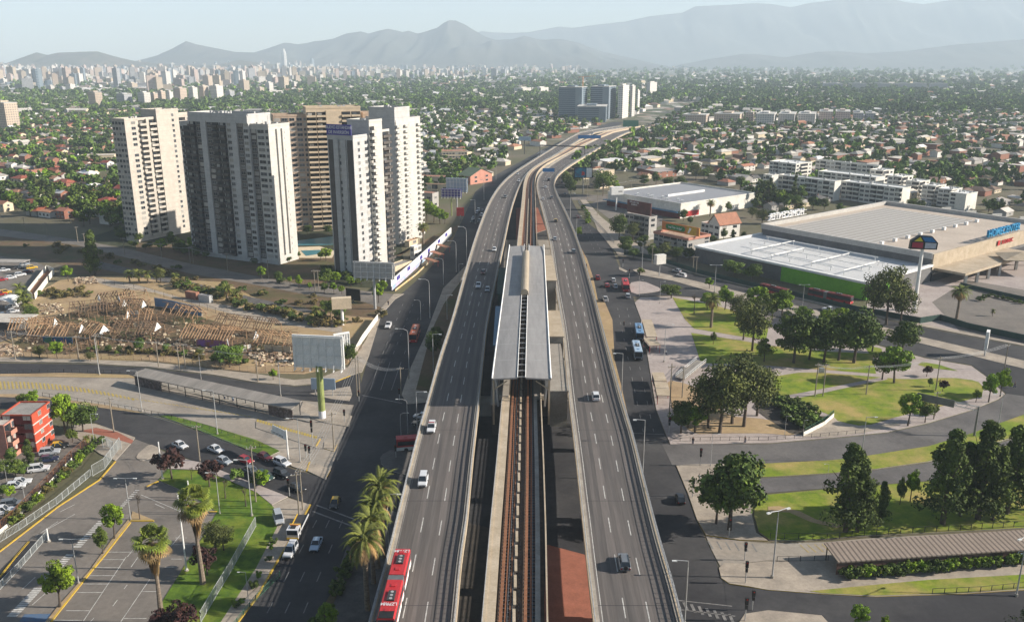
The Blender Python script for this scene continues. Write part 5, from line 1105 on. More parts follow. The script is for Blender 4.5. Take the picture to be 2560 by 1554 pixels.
for lab, px, yb, yt, w0 in (('very tall pale needle-like skyscraper rising in front of the ridge', 712, 176, 122, 48), ('second tall glass tower right of the needle-like skyscraper', 781, 176, 145, 42), ('squat pale tower beside the needle-like skyscraper', 729, 176, 162, 60), ('thin tower in the city below the saw-tooth ridge', 890, 170, 158, 30), ('lone white tower at the foot of the flat-topped mountain', 1236, 172, 158, 25)):
 x, y = G(px, yb); H = HT(px, yb, yt); t = thing('skyscraper', lab, 'skyscraper', (x, y, 0), .3)
 mb = MB(); r0, r1 = w0 / 2, w0 * .3; mb.cyl((0, 0, 0), (0, 0, H * .8), r0, r0 * .85, 8); mb.cyl((0, 0, H * .8), (0, 0, H), r0 * .85, r1 * .6, 8); mb.build('tower_shaft', 'far_white' if px != 781 else 'far_glass', t)
# ---- mountains ----
mm = mat('mountain_rock', (0.075, 0.07, 0.055), 0.95, (0.03, 0.034, 0.024), 0.0022, 0.5, detail=10); mat('hill_green', (0.05, 0.052, 0.03), 0.95, (0.12, 0.09, 0.06), 0.004, 0.5, scale2=0.02, col3=(0.04, 0.05, 0.025), detail=10)
def ridge(name, label, Yd, prof, m, depth=1500, base=0, seed=0, rough=1.0, snow=None, n=220, back=0.6):
 "terrain strip whose crest follows a skyline; crest pixel -> height at distance Yd"
 from mathutils import noise
 xs = np.linspace(prof[0][0], prof[-1][0], n); ys = np.interp(xs, [p[0] for p in prof], [p[1] for p in prof]); K = 26
 vs = []; fs = []
 for i, px in enumerate(xs):
  zz = Yd * CP + 0; X = (px - CX) / FPX * (Yd * CP + CAMH * SP); v = (ys[i] - CY) / FPX
  Hc = max(2, CAMH - Yd * (SP + v * CP) / (CP - v * SP))
  Hc += noise.noise(Vector((px * .05, seed, 0))) * 3 * rough
  for k in range(K + 1):
   f = k / K; s_ = -1 + 2 * f                  # -1 front foot .. 0 crest .. 1 back foot
   hgt = Hc * (1 - abs(s_) ** 0.85) if s_ < 0 else Hc * (1 - s_)
   yy = Yd + s_ * depth * (1 if s_ < 0 else back)
   spur = noise.fractal(Vector((X * .0018 * (1 + .2 * s_), s_ * .9 + seed, seed * 3.1)), 1.0, 2.1, 5) * Hc * .42 * (1 - abs(s_)) * min(1, abs(s_) * 4) * rough
   spur += -abs(noise.noise(Vector((X * .0045, s_ * 1.2, seed * 2.0)))) * Hc * .3 * (1 - abs(s_)) * min(1, abs(s_) * 5) * rough
   vs.append((X, yy, max(-5, hgt + spur)))
 for i in range(n - 1):
  for k in range(K): a = i * (K + 1) + k; b = a + K + 1; fs.append((a, b, b + 1, a + 1))
 mb = MB(); mb.add(vs, fs); o = mb.build(name, m, smooth=True); tag(o, kind='structure'); o['label'] = label; return o
ridge('hill', 'wooded hill at the left behind the city', 6600, [(-260, 190), (-60, 178), (0, 167), (55, 146), (98, 131), (125, 138), (150, 132), (200, 130), (250, 129), (290, 141), (335, 152), (390, 158), (440, 162), (500, 164), (560, 160), (600, 150), (640, 156), (700, 163), (760, 172)], 'hill_green', 900, seed=1, rough=.8)
ridge('mountain', 'cone-shaped mountain behind the wooded hill', 8200, [(300, 166), (350, 151), (400, 138), (440, 120), (472, 103), (500, 112), (540, 120), (590, 130), (640, 132), (700, 140), (800, 160)], 'mountain_rock', 1200, seed=2, rough=.7)
ridge('mountain', 'long saw-tooth ridge ending in a flat-topped peak', 9200, [(560, 160), (640, 131), (680, 119), (715, 107), (750, 111), (790, 104), (835, 98), (870, 84), (905, 79), (925, 84), (972, 72), (1010, 80), (1025, 77), (1047, 85), (1095, 70), (1112, 57), (1125, 51), (1142, 52), (1160, 60), (1190, 78), (1215, 93), (1240, 100), (1280, 98), (1310, 90), (1350, 100), (1400, 98), (1440, 106), (1500, 128), (1560, 142), (1640, 160)], 'mountain_rock', 1900, seed=5, rough=1.35)
ridge('mountain', 'high pale range filling the right of the skyline', 12500, [(1180, 100), (1200, 78), (1240, 82), (1280, 83), (1320, 81), (1395, 67), (1430, 70), (1500, 61), (1560, 54), (1620, 41), (1700, 32), (1730, 16), (1800, 13), (1880, 8), (1920, 11), (1965, 19), (2010, 8), (2060, 2), (2110, -6), (2180, -10), (2240, 5), (2290, 11), (2340, 3), (2400, -8), (2480, -22), (2560, -30), (2700, -30), (2900, 20)], 'mountain_rock', 1300, seed=9, rough=.5, n=300, back=.4)
ridge('hill', 'low hazy foothills at the right', 9000, [(1700, 162), (1760, 150), (1850, 136), (1900, 137), (1960, 144), (2040, 130), (2090, 128), (2160, 134), (2260, 128), (2380, 112), (2560, 98), (2800, 95)], 'mountain_rock', 1000, seed=12, rough=.5)
# ---------------- trees ----------------
def crown_np(seed, clumps, n, s, R0=(3.2, 3.2, 3.0), zc=5.5, rc=(.9, 1.6), shape='round', flat=.0):
 r = np.random.RandomState(seed); V = []; Tn = []
 for c in range(clumps):
  if shape == 'round':
   d = r.normal(size=3); d /= np.linalg.norm(d); k = r.uniform(.2, 1.15) ** .6; ctr = d * np.array(R0) * k * .84; ctr[2] = ctr[2] if ctr[2] > -R0[2] * .55 else ctr[2] * .5
  elif shape == 'cone':
   t = r.uniform(0, 1) ** .8; a = r.uniform(0, 6.28); rad = ((1 - t) ** .7 + .06) * R0[0] * r.uniform(.15, 1.05) * (.72 + .28 * math.sin(a * 2 + t * 11)); ctr = np.array([math.cos(a) * rad, math.sin(a) * rad, (t * 2 - 1) * R0[2]])
  cr_ = r.uniform(*rc) * (1 if shape == 'round' else (0.5 + .6 * (1 - t))); tn = r.uniform(.1, .95)
  p = r.normal(size=(n, 3)); p /= np.linalg.norm(p, axis=1)[:, None]; p *= (r.uniform(.35, 1, (n, 1)) ** .4) * cr_; p[:, 2] *= .8
  q = p + ctr + np.array([0, 0, zc])
  nr = p / (np.linalg.norm(p, axis=1)[:, None] + 1e-6) + r.normal(size=(n, 3)) * .55 + np.array([0, 0, .25]); nr /= np.linalg.norm(nr, axis=1)[:, None]
  t1 = np.cross(nr, r.normal(size=(n, 3))); t1 /= np.linalg.norm(t1, axis=1)[:, None]; t2 = np.cross(nr, t1)
  sz = s * r.uniform(.6, 1.25, (n, 1)); V.append(np.stack([q - t1 * sz - t2 * sz * .7, q + t1 * sz - t2 * sz * .7, q + t1 * sz + t2 * sz * .7, q - t1 * sz + t2 * sz * .7], 1).reshape(-1, 3))
  Tn.append(np.clip(tn + r.uniform(-.18, .18, n), 0, 1))
 return np.concatenate(V), np.concatenate(Tn)
def quads_mesh(name, V, Tn, m):
 me = bpy.data.meshes.new(name); nq = len(V) // 4
 me.vertices.add(len(V)); me.vertices.foreach_set('co', V.astype(np.float32).ravel()); me.loops.add(nq * 4); me.loops.foreach_set('vertex_index', np.arange(nq * 4, dtype=np.int32))
 me.polygons.add(nq); me.polygons.foreach_set('loop_start', np.arange(nq, dtype=np.int32) * 4); me.update(calc_edges=True)
 at = me.attributes.new('tint', 'FLOAT', 'FACE'); at.data.foreach_set('value', Tn.astype(np.float32)); me.materials.append(MATS[m]); return me
def tree_template(name, seed, m, shape='round', H=8.0, Rr=3.2, dens=1.0, leaf=.3, trunk=True, zlow=None, clumps=26, n=70):
 t = template(name); r = random.Random(seed); hr = Rr * (.95 if shape == 'round' else 1)
 if shape == 'round': V, Tn = crown_np(seed, clumps, int(n * dens), leaf, (Rr, Rr, (H - (zlow or 1.8)) / 2), ((zlow or 1.8) + H) / 2, (Rr * .2, Rr * .46))
 else: V, Tn = crown_np(seed, clumps, int(n * dens), leaf, (Rr, Rr, (H - (zlow or 1.0)) / 2), ((zlow or 1.0) + H) / 2, (Rr * .25, Rr * .42), 'cone')
 o = bpy.data.objects.new('crown', quads_mesh('crown', V, Tn, m)); COL.objects.link(o); o.parent = t
 if trunk:
  mb = MB(); b = Vector((r.uniform(-.3, .3), r.uniform(-.3, .3), H * .42)); mb.tube([(0, 0, -.1), b * .5, b], [.24 * H / 8, .19 * H / 8, .15 * H / 8], 7)
  for k in range(7):
   a = k * .9 + r.random(); e = b + Vector((math.cos(a) * Rr * .65, math.sin(a) * Rr * .65, H * r.uniform(.12, .38))); mb.tube([b * r.uniform(.7, 1), (b + e) / 2 + Vector((0, 0, .3)), e], [.11, .07, .03], 5)
  mb.build('trunk', 'bark', t)
 return t
TT = {}
for k in range(4): TT['broad%d' % k] = tree_template('broadleaf_tree', 10 + k, 'leaf_mid', Rr=[3.3, 3.0, 3.7, 2.8][k], H=[8, 8.6, 8, 9][k], clumps=44, n=100, leaf=.165)
for k in range(2): TT['bright%d' % k] = tree_template('broadleaf_tree', 20 + k, 'leaf_bright', Rr=[2.9, 2.5][k], H=[8, 7.5][k], clumps=30, n=130, leaf=.16)
for k in range(2): TT['dark%d' % k] = tree_template('broadleaf_tree', 30 + k, 'leaf_dark', Rr=3.6, H=9, clumps=46, n=105, leaf=.17, zlow=1.2)
for k in range(2): TT['olive%d' % k] = tree_template('eucalyptus_tree', 40 + k, 'leaf_olive', Rr=4.0, H=10, clumps=46, n=80, leaf=.15, zlow=1.4)
for k in range(2): TT['conifer%d' % k] = tree_template('conifer_tree', 50 + k, 'leaf_dark', 'cone', Rr=4.0, H=13, clumps=90, n=75, leaf=.16)
for k in range(2): TT['purple%d' % k] = tree_template('plum_tree', 60 + k, 'leaf_purple', Rr=2.6, H=5.6, clumps=20, n=60, leaf=.2)
TT['shrub0'] = tree_template('shrub', 70, 'leaf_mid', Rr=1.2, H=1.9, zlow=.2, clumps=10, n=45, leaf=.16, trunk=False)
TT['shrub1'] = tree_template('shrub', 71, 'scrub', Rr=1.6, H=1.9, zlow=.1, clumps=12, n=40, leaf=.17, trunk=False)
TT['shrub2'] = tree_template('shrub', 72, 'leaf_bright', Rr=1.0, H=1.7, zlow=.15, clumps=9, n=45, leaf=.14, trunk=False)
TT['shrub3'] = tree_template('shrub', 73, 'leaf_dark', Rr=1.1, H=1.5, zlow=.1, clumps=10, n=45, leaf=.14, trunk=False)
def bare(seed, H=5):
 t = template('bare_tree'); r = random.Random(seed); mb = MB()
 def br(p, d, L, rad, lv):
  q = p + d * L; mb.cyl(p, q, rad, rad * .6, 4, cap=False)
  if lv:
   for _ in range(4): br(p + (q - p) * r.uniform(.5, 1), (d + Vector((r.uniform(-.8, .8), r.uniform(-.8, .8), r.uniform(-.1, .5)))).normalized(), L * .62, rad * .55, lv - 1)
 mb2 = MB(); mb2.cyl((0, 0, 0), (0, 0, H * .35), .12, .09, 6); mb2.build('trunk', 'bark', t); br(Vector((0, 0, H * .33)), Vector((0, 0, 1)), H * .28, .07, 4); mb.build('crown', 'bark', t); return t
TT['bare'] = bare(3)
def date_palm(seed, Ht=9.0, Rf=3.6, dead=18):
 t = template('date_palm'); r = random.Random(seed); mb = MB(); mb.tube([(0, 0, 0), (.1, 0, Ht * .5), (0, .1, Ht)], [.42, .36, .42], 9); mb.build('trunk', 'palm_bark', t)
 def frond(mb, az, el, L, droop):
  d = Vector((math.cos(az), math.sin(az), 0)); sd = Vector((-d.y, d.x, 0)); pts = []; p = Vector((0, 0, Ht)); e = el
  for k in range(7):
   pts.append(p.copy()); p = p + (d * math.cos(e) + Vector((0, 0, math.sin(e)))) * (L / 6); e -= droop / 6
  tn = r.uniform(.15, .95); mb.tint = tn
  for k in range(6):
   for j in range(3):
    f = (j + .5) / 3; q = pts[k].lerp(pts[k + 1], f); wv = .5 * math.sin(math.pi * min(1, (k + f) / 6 * .85 + .15)) + .05
    for s_ in (-1, 1):
     tip = q + sd * s_ * wv + (pts[k + 1] - pts[k]).normalized() * .45 - Vector((0, 0, wv * .35)); ax = (pts[k + 1] - pts[k]).normalized() * .1
     mb.add([q - ax, q + ax * 1.4, tip], [(0, 1, 2)])
 mb = MB()
 for i in range(40): frond(mb, i * 2.4 + r.random() * .3, r.uniform(.0, 1.45), Rf * r.uniform(.85, 1.1), r.uniform(1.4, 2.2))
 mb.build('crown', 'leaf_palm', t, tinted=True)
 if dead:
  mb = MB()
  for i in range(dead): frond(mb, i * 2.4 + 1, r.uniform(-.4, .3), Rf * r.uniform(.75, 1.0), r.uniform(1.6, 2.3))
  mb.build('dead_fronds', 'leaf_dead', t, tinted=True)
 return t
TT['date0'] = date_palm(1, 9, 3.7, 26); TT['date1'] = date_palm(2, 4.5, 3.6, 6)
def fan_palm(seed, Ht=15):
 t = template('fan_palm'); r = random.Random(seed); mb = MB(); mb.tube([(0, 0, 0), (.15, 0, Ht * .5), (0, .1, Ht)], [.5, .3, .28], 9); mb.build('trunk', 'palm_bark', t)
 def fan(mb, az, el, L, sz, z0=0):
  d = Vector((math.cos(az) * math.cos(el), math.sin(az) * math.cos(el), math.sin(el))); p = Vector((0, 0, Ht + z0)); h = p + d * L; side = Vector((-math.sin(az), math.cos(az), 0)); mb.tint = r.uniform(.1, .95)
  up = side.cross(d); n = 11; mb.add([p, p + side * .04, h], [(0, 1, 2)])
  for k in range(n):
   a = -1.75 + 3.5 * k / (n - 1); b1 = a - .14; b2 = a + .14
   q = lambda a_, rr, dz: h + d * math.cos(a_) * rr + side * math.sin(a_) * rr - Vector((0, 0, dz))
   mb.add([h, q(b1, sz * .7, .08), q(a, sz, sz * .35), q(b2, sz * .7, .08)], [(0, 1, 2, 3)])
 mb = MB()
 for i in range(44): fan(mb, i * 2.4, r.uniform(-.5, 1.5), r.uniform(1.3, 2.1), r.uniform(1.2, 1.6))
 mb.build('crown', 'leaf_fan', t, tinted=True); mb = MB()
 for i in range(44): fan(mb, i * 2.4 + .5, r.uniform(-1.35, -.5), r.uniform(1.0, 2.2), r.uniform(1.0, 1.4), -.3)
 for i in range(150):
  a = i * 2.4; z = Ht - r.uniform(.5, 5.5); rr = 1.5 * (1 - (Ht - z) / 7.5); mb.tint = r.uniform(0, 1); mb.add([(math.cos(a) * .3, math.sin(a) * .3, z + .4), (math.cos(a + .5) * rr, math.sin(a + .5) * rr, z), (math.cos(a + .2) * rr * .9, math.sin(a + .2) * rr * .9, z - 1.5)], [(0, 1, 2)])
 mb.build('dead_skirt', 'leaf_dead', t, tinted=True); return t
TT['fan0'] = fan_palm(5)
for t_ in TT.values(): index_kids(t_)
# the same trees in a lighter build for the middle distance
TL = {}
for k in range(4): TL['m%d' % k] = tree_template('tree', 80 + k, 'leaf_mid', Rr=[3.4, 3, 3.8, 2.7][k], H=[7, 7.5, 8, 8][k], clumps=16, n=24, leaf=.45)
TL['d0'] = tree_template('tree', 85, 'leaf_dark', Rr=3.4, H=9, clumps=18, n=24, leaf=.45, zlow=1); TL['b0'] = tree_template('tree', 86, 'leaf_bright', Rr=3, H=7.5, clumps=16, n=24, leaf=.42)
TL['o0'] = tree_template('tree', 87, 'leaf_olive', Rr=3.4, H=8, clumps=16, n=24, leaf=.45); TL['c0'] = tree_template('conifer', 88, 'leaf_dark', 'cone', Rr=2.2, H=12, clumps=22, n=18, leaf=.4)
for t_ in TL.values(): index_kids(t_)
# ---------------- houses ----------------
def house_geo(kind, w, d, h, rise):
 "returns (wall verts, faces), (roof verts, faces); w along x, d along y, centred"
 x, y = w / 2, d / 2
 wv = [(-x, -y, 0), (x, -y, 0), (x, y, 0), (-x, y, 0), (-x, -y, h), (x, -y, h), (x, y, h), (-x, y, h)]; wf = [(0, 1, 5, 4), (1, 2, 6, 5), (2, 3, 7, 6), (3, 0, 4, 7)]
 o = .45; X, Y = x + o, y + o; zo = h - .1
 if kind == 'gable':
  rv = [(-X, -Y, zo), (X, -Y, zo), (X, Y, zo), (-X, Y, zo), (-X, 0, h + rise), (X, 0, h + rise)]; rf = [(0, 1, 5, 4), (2, 3, 4, 5)]
  wv += [(-x, 0, h + rise - .2), (x, 0, h + rise - .2)]; wf += [(7, 4, 8), (5, 6, 9)]
 elif kind == 'hip':
  k = min(X * .9, Y * .95); rv = [(-X, -Y, zo), (X, -Y, zo), (X, Y, zo), (-X, Y, zo), (-X + k, 0, h + rise), (X - k, 0, h + rise)]; rf = [(0, 1, 5, 4), (1, 2, 5), (2, 3, 4, 5), (3, 0, 4)]
 else:
  rv = [(-X, -Y, zo), (X, -Y, zo), (X, Y, zo + .5), (-X, Y, zo + .5), (-X, -Y, zo + .25), (X, -Y, zo + .25), (X, Y, zo + .8), (-X, Y, zo + .8)]; rf = [(4, 5, 6, 7), (0, 1, 5, 4), (1, 2, 6, 5), (2, 3, 7, 6), (3, 0, 4, 7)]
 return (wv, wf), (rv, rf)
HK = [('gable', 10, 8, 2.9, 2.0), ('hip', 11, 9, 3, 1.8), ('gable', 8, 7, 5.2, 1.7), ('flat', 9, 8, 3, 0), ('hip', 14, 9, 3.2, 2.0), ('flat', 20, 12, 4.5, 0), ('gable', 16, 8, 4.6, 1.6)]
HT_ = []
for k, (kind, w_, d_, h_, rs) in enumerate(HK):
 t = template('house'); (wv, wf), (rv, rf) = house_geo(kind, w_, d_, h_, rs)
 mb = MB(); mb.add(wv, wf); mb.build('wall', 'wall_white', t); mb = MB(); mb.add(rv, rf); r_ = mb.build('roof', 'roof_red', t)
 if kind != 'flat': mb = MB(); mb.box((w_ * .2, d_ * .2, h_ + rs * .7), (.6, .6, 1.4)); mb.build('chimney', 'brick', r_)
 nx = 3 if w_ > 8 else 2
 for fl in range(2 if h_ > 4 else 1):
  for i in range(nx):
   o = bpy.data.objects.new('window', piece_mesh('window', 1.4, 1.1, 'w')); COL.objects.link(o); o.parent = t; o.location = (-w_ / 2 + w_ * (i + .5) / nx, -d_ / 2, .9 + fl * 2.5)
  o = bpy.data.objects.new('window', piece_mesh('window', 1.4, 1.1, 'w')); COL.objects.link(o); o.parent = t; o.location = (w_ / 2, 0, .9 + fl * 2.5); o.rotation_euler.z = R(90)
 index_kids(t); HT_.append(t)
# ---------------- suburbs ----------------
KL = [(250, 1700), (300, 1548), (330, 1440), (350, 1385), (385, 1308), (412, 1258), (445, 1212), (480, 1168), (539, 1142), (609, 1105)]
KR = [(250, 1790), (300, 1660), (350, 1560), (370, 1512), (400, 1452), (427, 1424), (480, 1430), (520, 1455)]
YLIML = ([-300, 0, 190, 260, 330, 420, 760, 830, 1000, 1045, 1050, 1130, 1400], [548, 548, 560, 585, 560, 540, 525, 500, 450, 430, 520, 480, 480])
YLIMR = ([1400, 1450, 1480, 1560, 1700, 1760, 1830, 1900, 2060, 2200, 2430, 2470, 2560, 2800], [455, 470, 455, 450, 440, 440, 470, 545, 530, 520, 530, 540, 555, 570])
def allowed(x, y, r=4, house=True):
 px, py = P(x, y, 0)
 if py < 172: return False
 kl = np.interp(py, [a for a, b in KL], [b for a, b in KL]); kr = np.interp(py, [a for a, b in KR], [b for a, b in KR]); m = 3 + (py - 250) * .02
 if py < 255: ok = True
 elif px < kl - m: ok = py < np.interp(px, *YLIML)
 elif px > kr + m: ok = py < np.interp(px, *YLIMR)
 else: ok = False
 if not ok: return False
 for fx, fy, fr in FOOT:
  if (x - fx) ** 2 + (y - fy) ** 2 < (fr + r) ** 2: return False
 return True
FAST = []
for f in FOOT: pass
rs = random.Random(21); houses = []; trees = []
def region(px, py):
 if px < 1290: return ('left' if px < 620 else 'midleft')
 return 'right'
def scatter_grid(ang, x0, x1, y0, y1, lotw, rowd, street):
 ca, sa = math.cos(ang), math.sin(ang); ext = 2200; t = -ext; row = 0
 while t < ext:
  s_ = -ext; row += 1
  while s_ < ext:
   s_ += lotw * rs.uniform(.85, 1.25)
   x = 0 + s_ * ca - t * sa; y = 900 + s_ * sa + t * ca
   if not (x0 <= x <= x1 and y0 <= y <= y1): continue
   if abs(x) > y * .62 + 20: continue
   px, py = P(x, y, 0)
   rg = region(px, py)
   if (rg == 'right') != (x0 >= 0 or ang > 0.4): pass
   if (s_ % 90) < 10 and rs.random() < .8: continue
   jx, jy = x + rs.uniform(-1.5, 1.5), y + rs.uniform(-1.5, 1.5)
   if rs.random() < .8 and allowed(jx, jy, 5): houses.append((jx, jy, ang + (rs.choice([0, 0, 0, math.pi / 2])) + math.pi * (row % 2) * 0, rg))
   for _ in range(3 if rg == 'left' else 2):
    if rs.random() < .7:
     o_ = rs.uniform(5, 9) * (1 if row % 2 else -1); tx, ty = x - o_ * -sa * -1 + rs.uniform(-4, 4), y + o_ * ca + rs.uniform(-4, 4)
     if allowed(tx, ty, 3): trees.append((tx, ty, rs.uniform(.65, 1.45), rg))
  t += rowd + (street if row % 2 == 0 else 0)
scatter_grid(-A27, -1100, -1, 400, 1500, 13, 15, 13)
scatter_grid(R(-32), -1, 330, 520, 1500, 13, 15, 13)
houses = [h for h in houses if not (h[3] == 'right')]; trees = [t for t in trees if t[3] != 'right']
scatter_grid(R(37.7), 20, 1100, 470, 1500, 15, 16, 13)
houses = [h for h in houses if h[3] == 'right' or h[2] < 1.2 and h[2] != R(37.7) and h[2] != R(37.7) + math.pi / 2]
houses.sort(key=lambda h: h[1]); trees.sort(key=lambda t: t[1])
# clumps of trees along streets and in the parks of the plain
for cx_, cy_, n_, sp in ((2330, 455, 34, 26), (2450, 445, 18, 22), (1480, 400, 14, 14), (1530, 380, 14, 20), (1600, 372, 10, 16), (1680, 350, 16, 30), (1130, 430, 10, 14), (1180, 425, 8, 12), (1770, 330, 20, 40), (2130, 380, 16, 30), (1440, 415, 8, 10), (150, 470, 14, 24), (260, 500, 10, 20), (1300, 330, 14, 26), (1500, 340, 20, 22), (1620, 318, 16, 22), (90, 545, 12, 36), (220, 545, 12, 30), (60, 500, 8, 34), (200, 480, 8, 34), (310, 560, 16, 14), (1100, 450, 14, 14), (1150, 480, 10, 10), (1180, 440, 10, 14), (1440, 425, 10, 8), (1465, 395, 14, 10), (1490, 375, 14, 12), (1545, 345, 14, 14), (1080, 480, 8, 8), (1900, 500, 16, 14), (1960, 520, 10, 10)):
 x, y = G(cx_, cy_)
 for _ in range(n_):
  a, b = x + rs.gauss(0, sp), y + rs.gauss(0, sp)
  if allowed(a, b, 3): trees.append((a, b, rs.uniform(.9, 1.6), region(*P(a, b, 0))))
trees.sort(key=lambda t: t[1])
print('houses', len(houses), 'trees', len(trees))
def paint(rg, y):
 if rg == 'left': return rs.choices(['red', 'terracotta', 'brown', 'grey', 'pale', 'white', 'dark'], [3, 3, 1.5, 2, 2, 1, .5])[0], rs.choices(['white', 'cream', 'brick', 'pink', 'grey'], [4, 3, 1.2, 1, 1])[0]
 if rg == 'midleft': return rs.choices(['pale', 'grey', 'white', 'terracotta', 'brown'], [5, 2, 1.5, 1.2, .5])[0], rs.choices(['white', 'cream', 'grey'], [3, 3, 1])[0]
 return rs.choices(['grey', 'brown', 'pale', 'terracotta', 'dark', 'white'], [4, 2, 2.5, 1, 1, .5])[0], rs.choices(['white', 'cream', 'brick', 'grey'], [1.5, 2, 3, 2])[0]
RGN = {'left': 'left of the towers', 'midleft': 'behind the motel', 'right': 'right of the viaduct'}
NIND = 292; SM = {k: MB() for k in ('h',)}; RM = ['roof_' + k for k in ROOF]; WM = ['wall_' + k for k in WALL]; hm = MB()
for i, (x, y, a, rg) in enumerate(houses):
 rc_, wc = paint(rg, y); far = y > 620
 if rg == 'right' and far and rs.random() < .35: k = rs.choice([5, 6, 4])
 else: k = rs.choice([0, 1, 1, 2, 3, 4] if rg != 'midleft' else [1, 1, 4, 0, 1])
 sc = rs.uniform(.85, 1.12)
 if i < NIND:
  o = dup(HT_[k], (x, y, 0), a, scale=sc, mats={'wall': 'wall_' + wc, 'roof': 'roof_' + rc_}); kind = HK[k][0]
  adj = '%s%s house with %s %s roof' % ({2: 'tall ', 5: 'long ', 6: 'long '}.get(k, ''), wc, rc_, {'gable': 'pitched', 'hip': 'hipped', 'flat': 'flat'}[kind])
  rank(o, adj, RGN[rg], x, y, 'house', 'houses of the suburbs')
 else:
  (wv, wf), (rv, rf) = house_geo(*HK[k]); M = Matrix.Translation((x, y, 0)) @ Matrix.Rotation(a, 4, 'Z') @ Matrix.Scale(sc, 4)
  hm.add([M @ Vector(v) for v in wv], wf, len(RM) + WM.index('wall_' + wc)); hm.add([M @ Vector(v) for v in rv], rf, RM.index('roof_' + rc_))
# farther plain: larger roofs
for _ in range(3600):
 px, py = rs.uniform(-60, 2640), rs.uniform(186, 292); x, y = G(px, py)
 if y < 1450 or (px > 1350 and rs.random() < .45) or not allowed(x, y, 10): continue
 rg = region(px, py); rc_ = rs.choices(['grey', 'pale', 'white', 'terracotta', 'brown'], [3, 4, 2, 1, 1])[0]; wc = rs.choice(['white', 'cream', 'grey']); k = rs.choice([1, 4, 5, 6]); sc = rs.uniform(1, 1.5) * (1 + y / 6000); kk = HK[k]
 (wv, wf), (rv, rf) = house_geo(kk[0], kk[1], kk[2], kk[3], kk[4]); M = Matrix.Translation((x, y, 0)) @ Matrix.Rotation(rs.choice([-A27, R(37), 0]), 4, 'Z') @ Matrix.Scale(sc, 4)
 hm.add([M @ Vector(v) for v in wv], wf, len(RM) + WM.index('wall_' + wc)); hm.add([M @ Vector(v) for v in rv], rf, RM.index('roof_' + rc_))
tag(hm.build('suburb_houses', RM + WM), 'countless small houses filling the plain towards the city', 'houses', kind='stuff')
# trees
TK = {'left': ['m0', 'm1', 'm2', 'm3', 'b0', 'd0', 'm0', 'c0', 'o0'], 'midleft': ['m0', 'm1', 'b0', 'd0', 'm3'], 'right': ['m0', 'm1', 'm2', 'd0', 'd0', 'm3', 'b0', 'c0']}
TADJ = {'m': 'mid-green rounded tree', 'd': 'dense dark green tree', 'b': 'bright light-green tree', 'o': 'brownish olive tree', 'c': 'slim dark conifer'}
NT = 230
for i, (x, y, s_, rg) in enumerate(trees[:NT]):
 k = rs.choice(TK[rg]); o = dup(TL[k], (x, y, 0), rs.uniform(0, 6.28), scale=s_); rank(o, ('large ' if s_ > 1.1 else 'small ' if s_ < .8 else '') + TADJ[k[0]], RGN[rg], x, y, 'tree', 'trees of the suburbs')
lowp = []
for k in range(8):
 V, Tn = crown_np(200 + k, 7, 7, 1.0, (3.2, 3.2, 2.8) if k < 7 else (1.8, 1.8, 4), 4.6, (1.0, 1.6)); lowp.append((V, Tn))
def mass(items, name, label, mats):
 Vs = [[] for _ in mats]; Ts = [[] for _ in mats]
 for x, y, s_, k, mi, z in items:
  V, Tn = lowp[k]; a = (x * 7.13) % 6.28; ca, sa = math.cos(a), math.sin(a); W_ = V * s_
  W_ = np.stack([W_[:, 0] * ca - W_[:, 1] * sa + x, W_[:, 0] * sa + W_[:, 1] * ca + y, W_[:, 2] + z], 1); Vs[mi].append(W_); Ts[mi].append(np.clip(.25 + Tn * .5 + rs.uniform(-.2, .2), 0, 1))
 allV = np.concatenate([np.concatenate(v) for v in Vs if v]); allT = np.concatenate([np.concatenate(v) for v in Ts if v]); me = quads_mesh(name, allV, allT, mats[0])
 for m in mats[1:]: me.materials.append(MATS[m])
 mi = np.concatenate([np.full(sum(len(a) for a in v) // 4, i, np.int32) for i, v in enumerate(Vs) if v]); me.polygons.foreach_set('material_index', mi)
 o = bpy.data.objects.new(name, me); COL.objects.link(o); return tag(o, label, 'trees', kind='stuff')
LM = ['leaf_mid', 'leaf_dark', 'leaf_bright', 'leaf_olive']
items = [(x, y, s_, rs.randrange(8), rs.choices([0, 1, 2, 3], [5, 3, 1.3, .8])[0], 0) for x, y, s_, rg in trees[NT:]]
for _ in range(9000):
 px, py = rs.uniform(-60, 2640), 174 + rs.random() ** .8 * 118; x, y = G(px, py)
 if y < 1450 or not allowed(x, y, 4): continue
 if px < 1300 and py < np.interp(px, [0, 600, 800, 1300], [240, 235, 205, 195]) and rs.random() < .7: continue
 items.append((x, y, rs.uniform(1.0, 1.7) * (1 + y / 3500), rs.randrange(7), rs.choices([0, 1, 2], [5, 4, .6])[0], -1))
mass(items, 'suburb_trees', 'countless trees between the houses of the plain', LM)
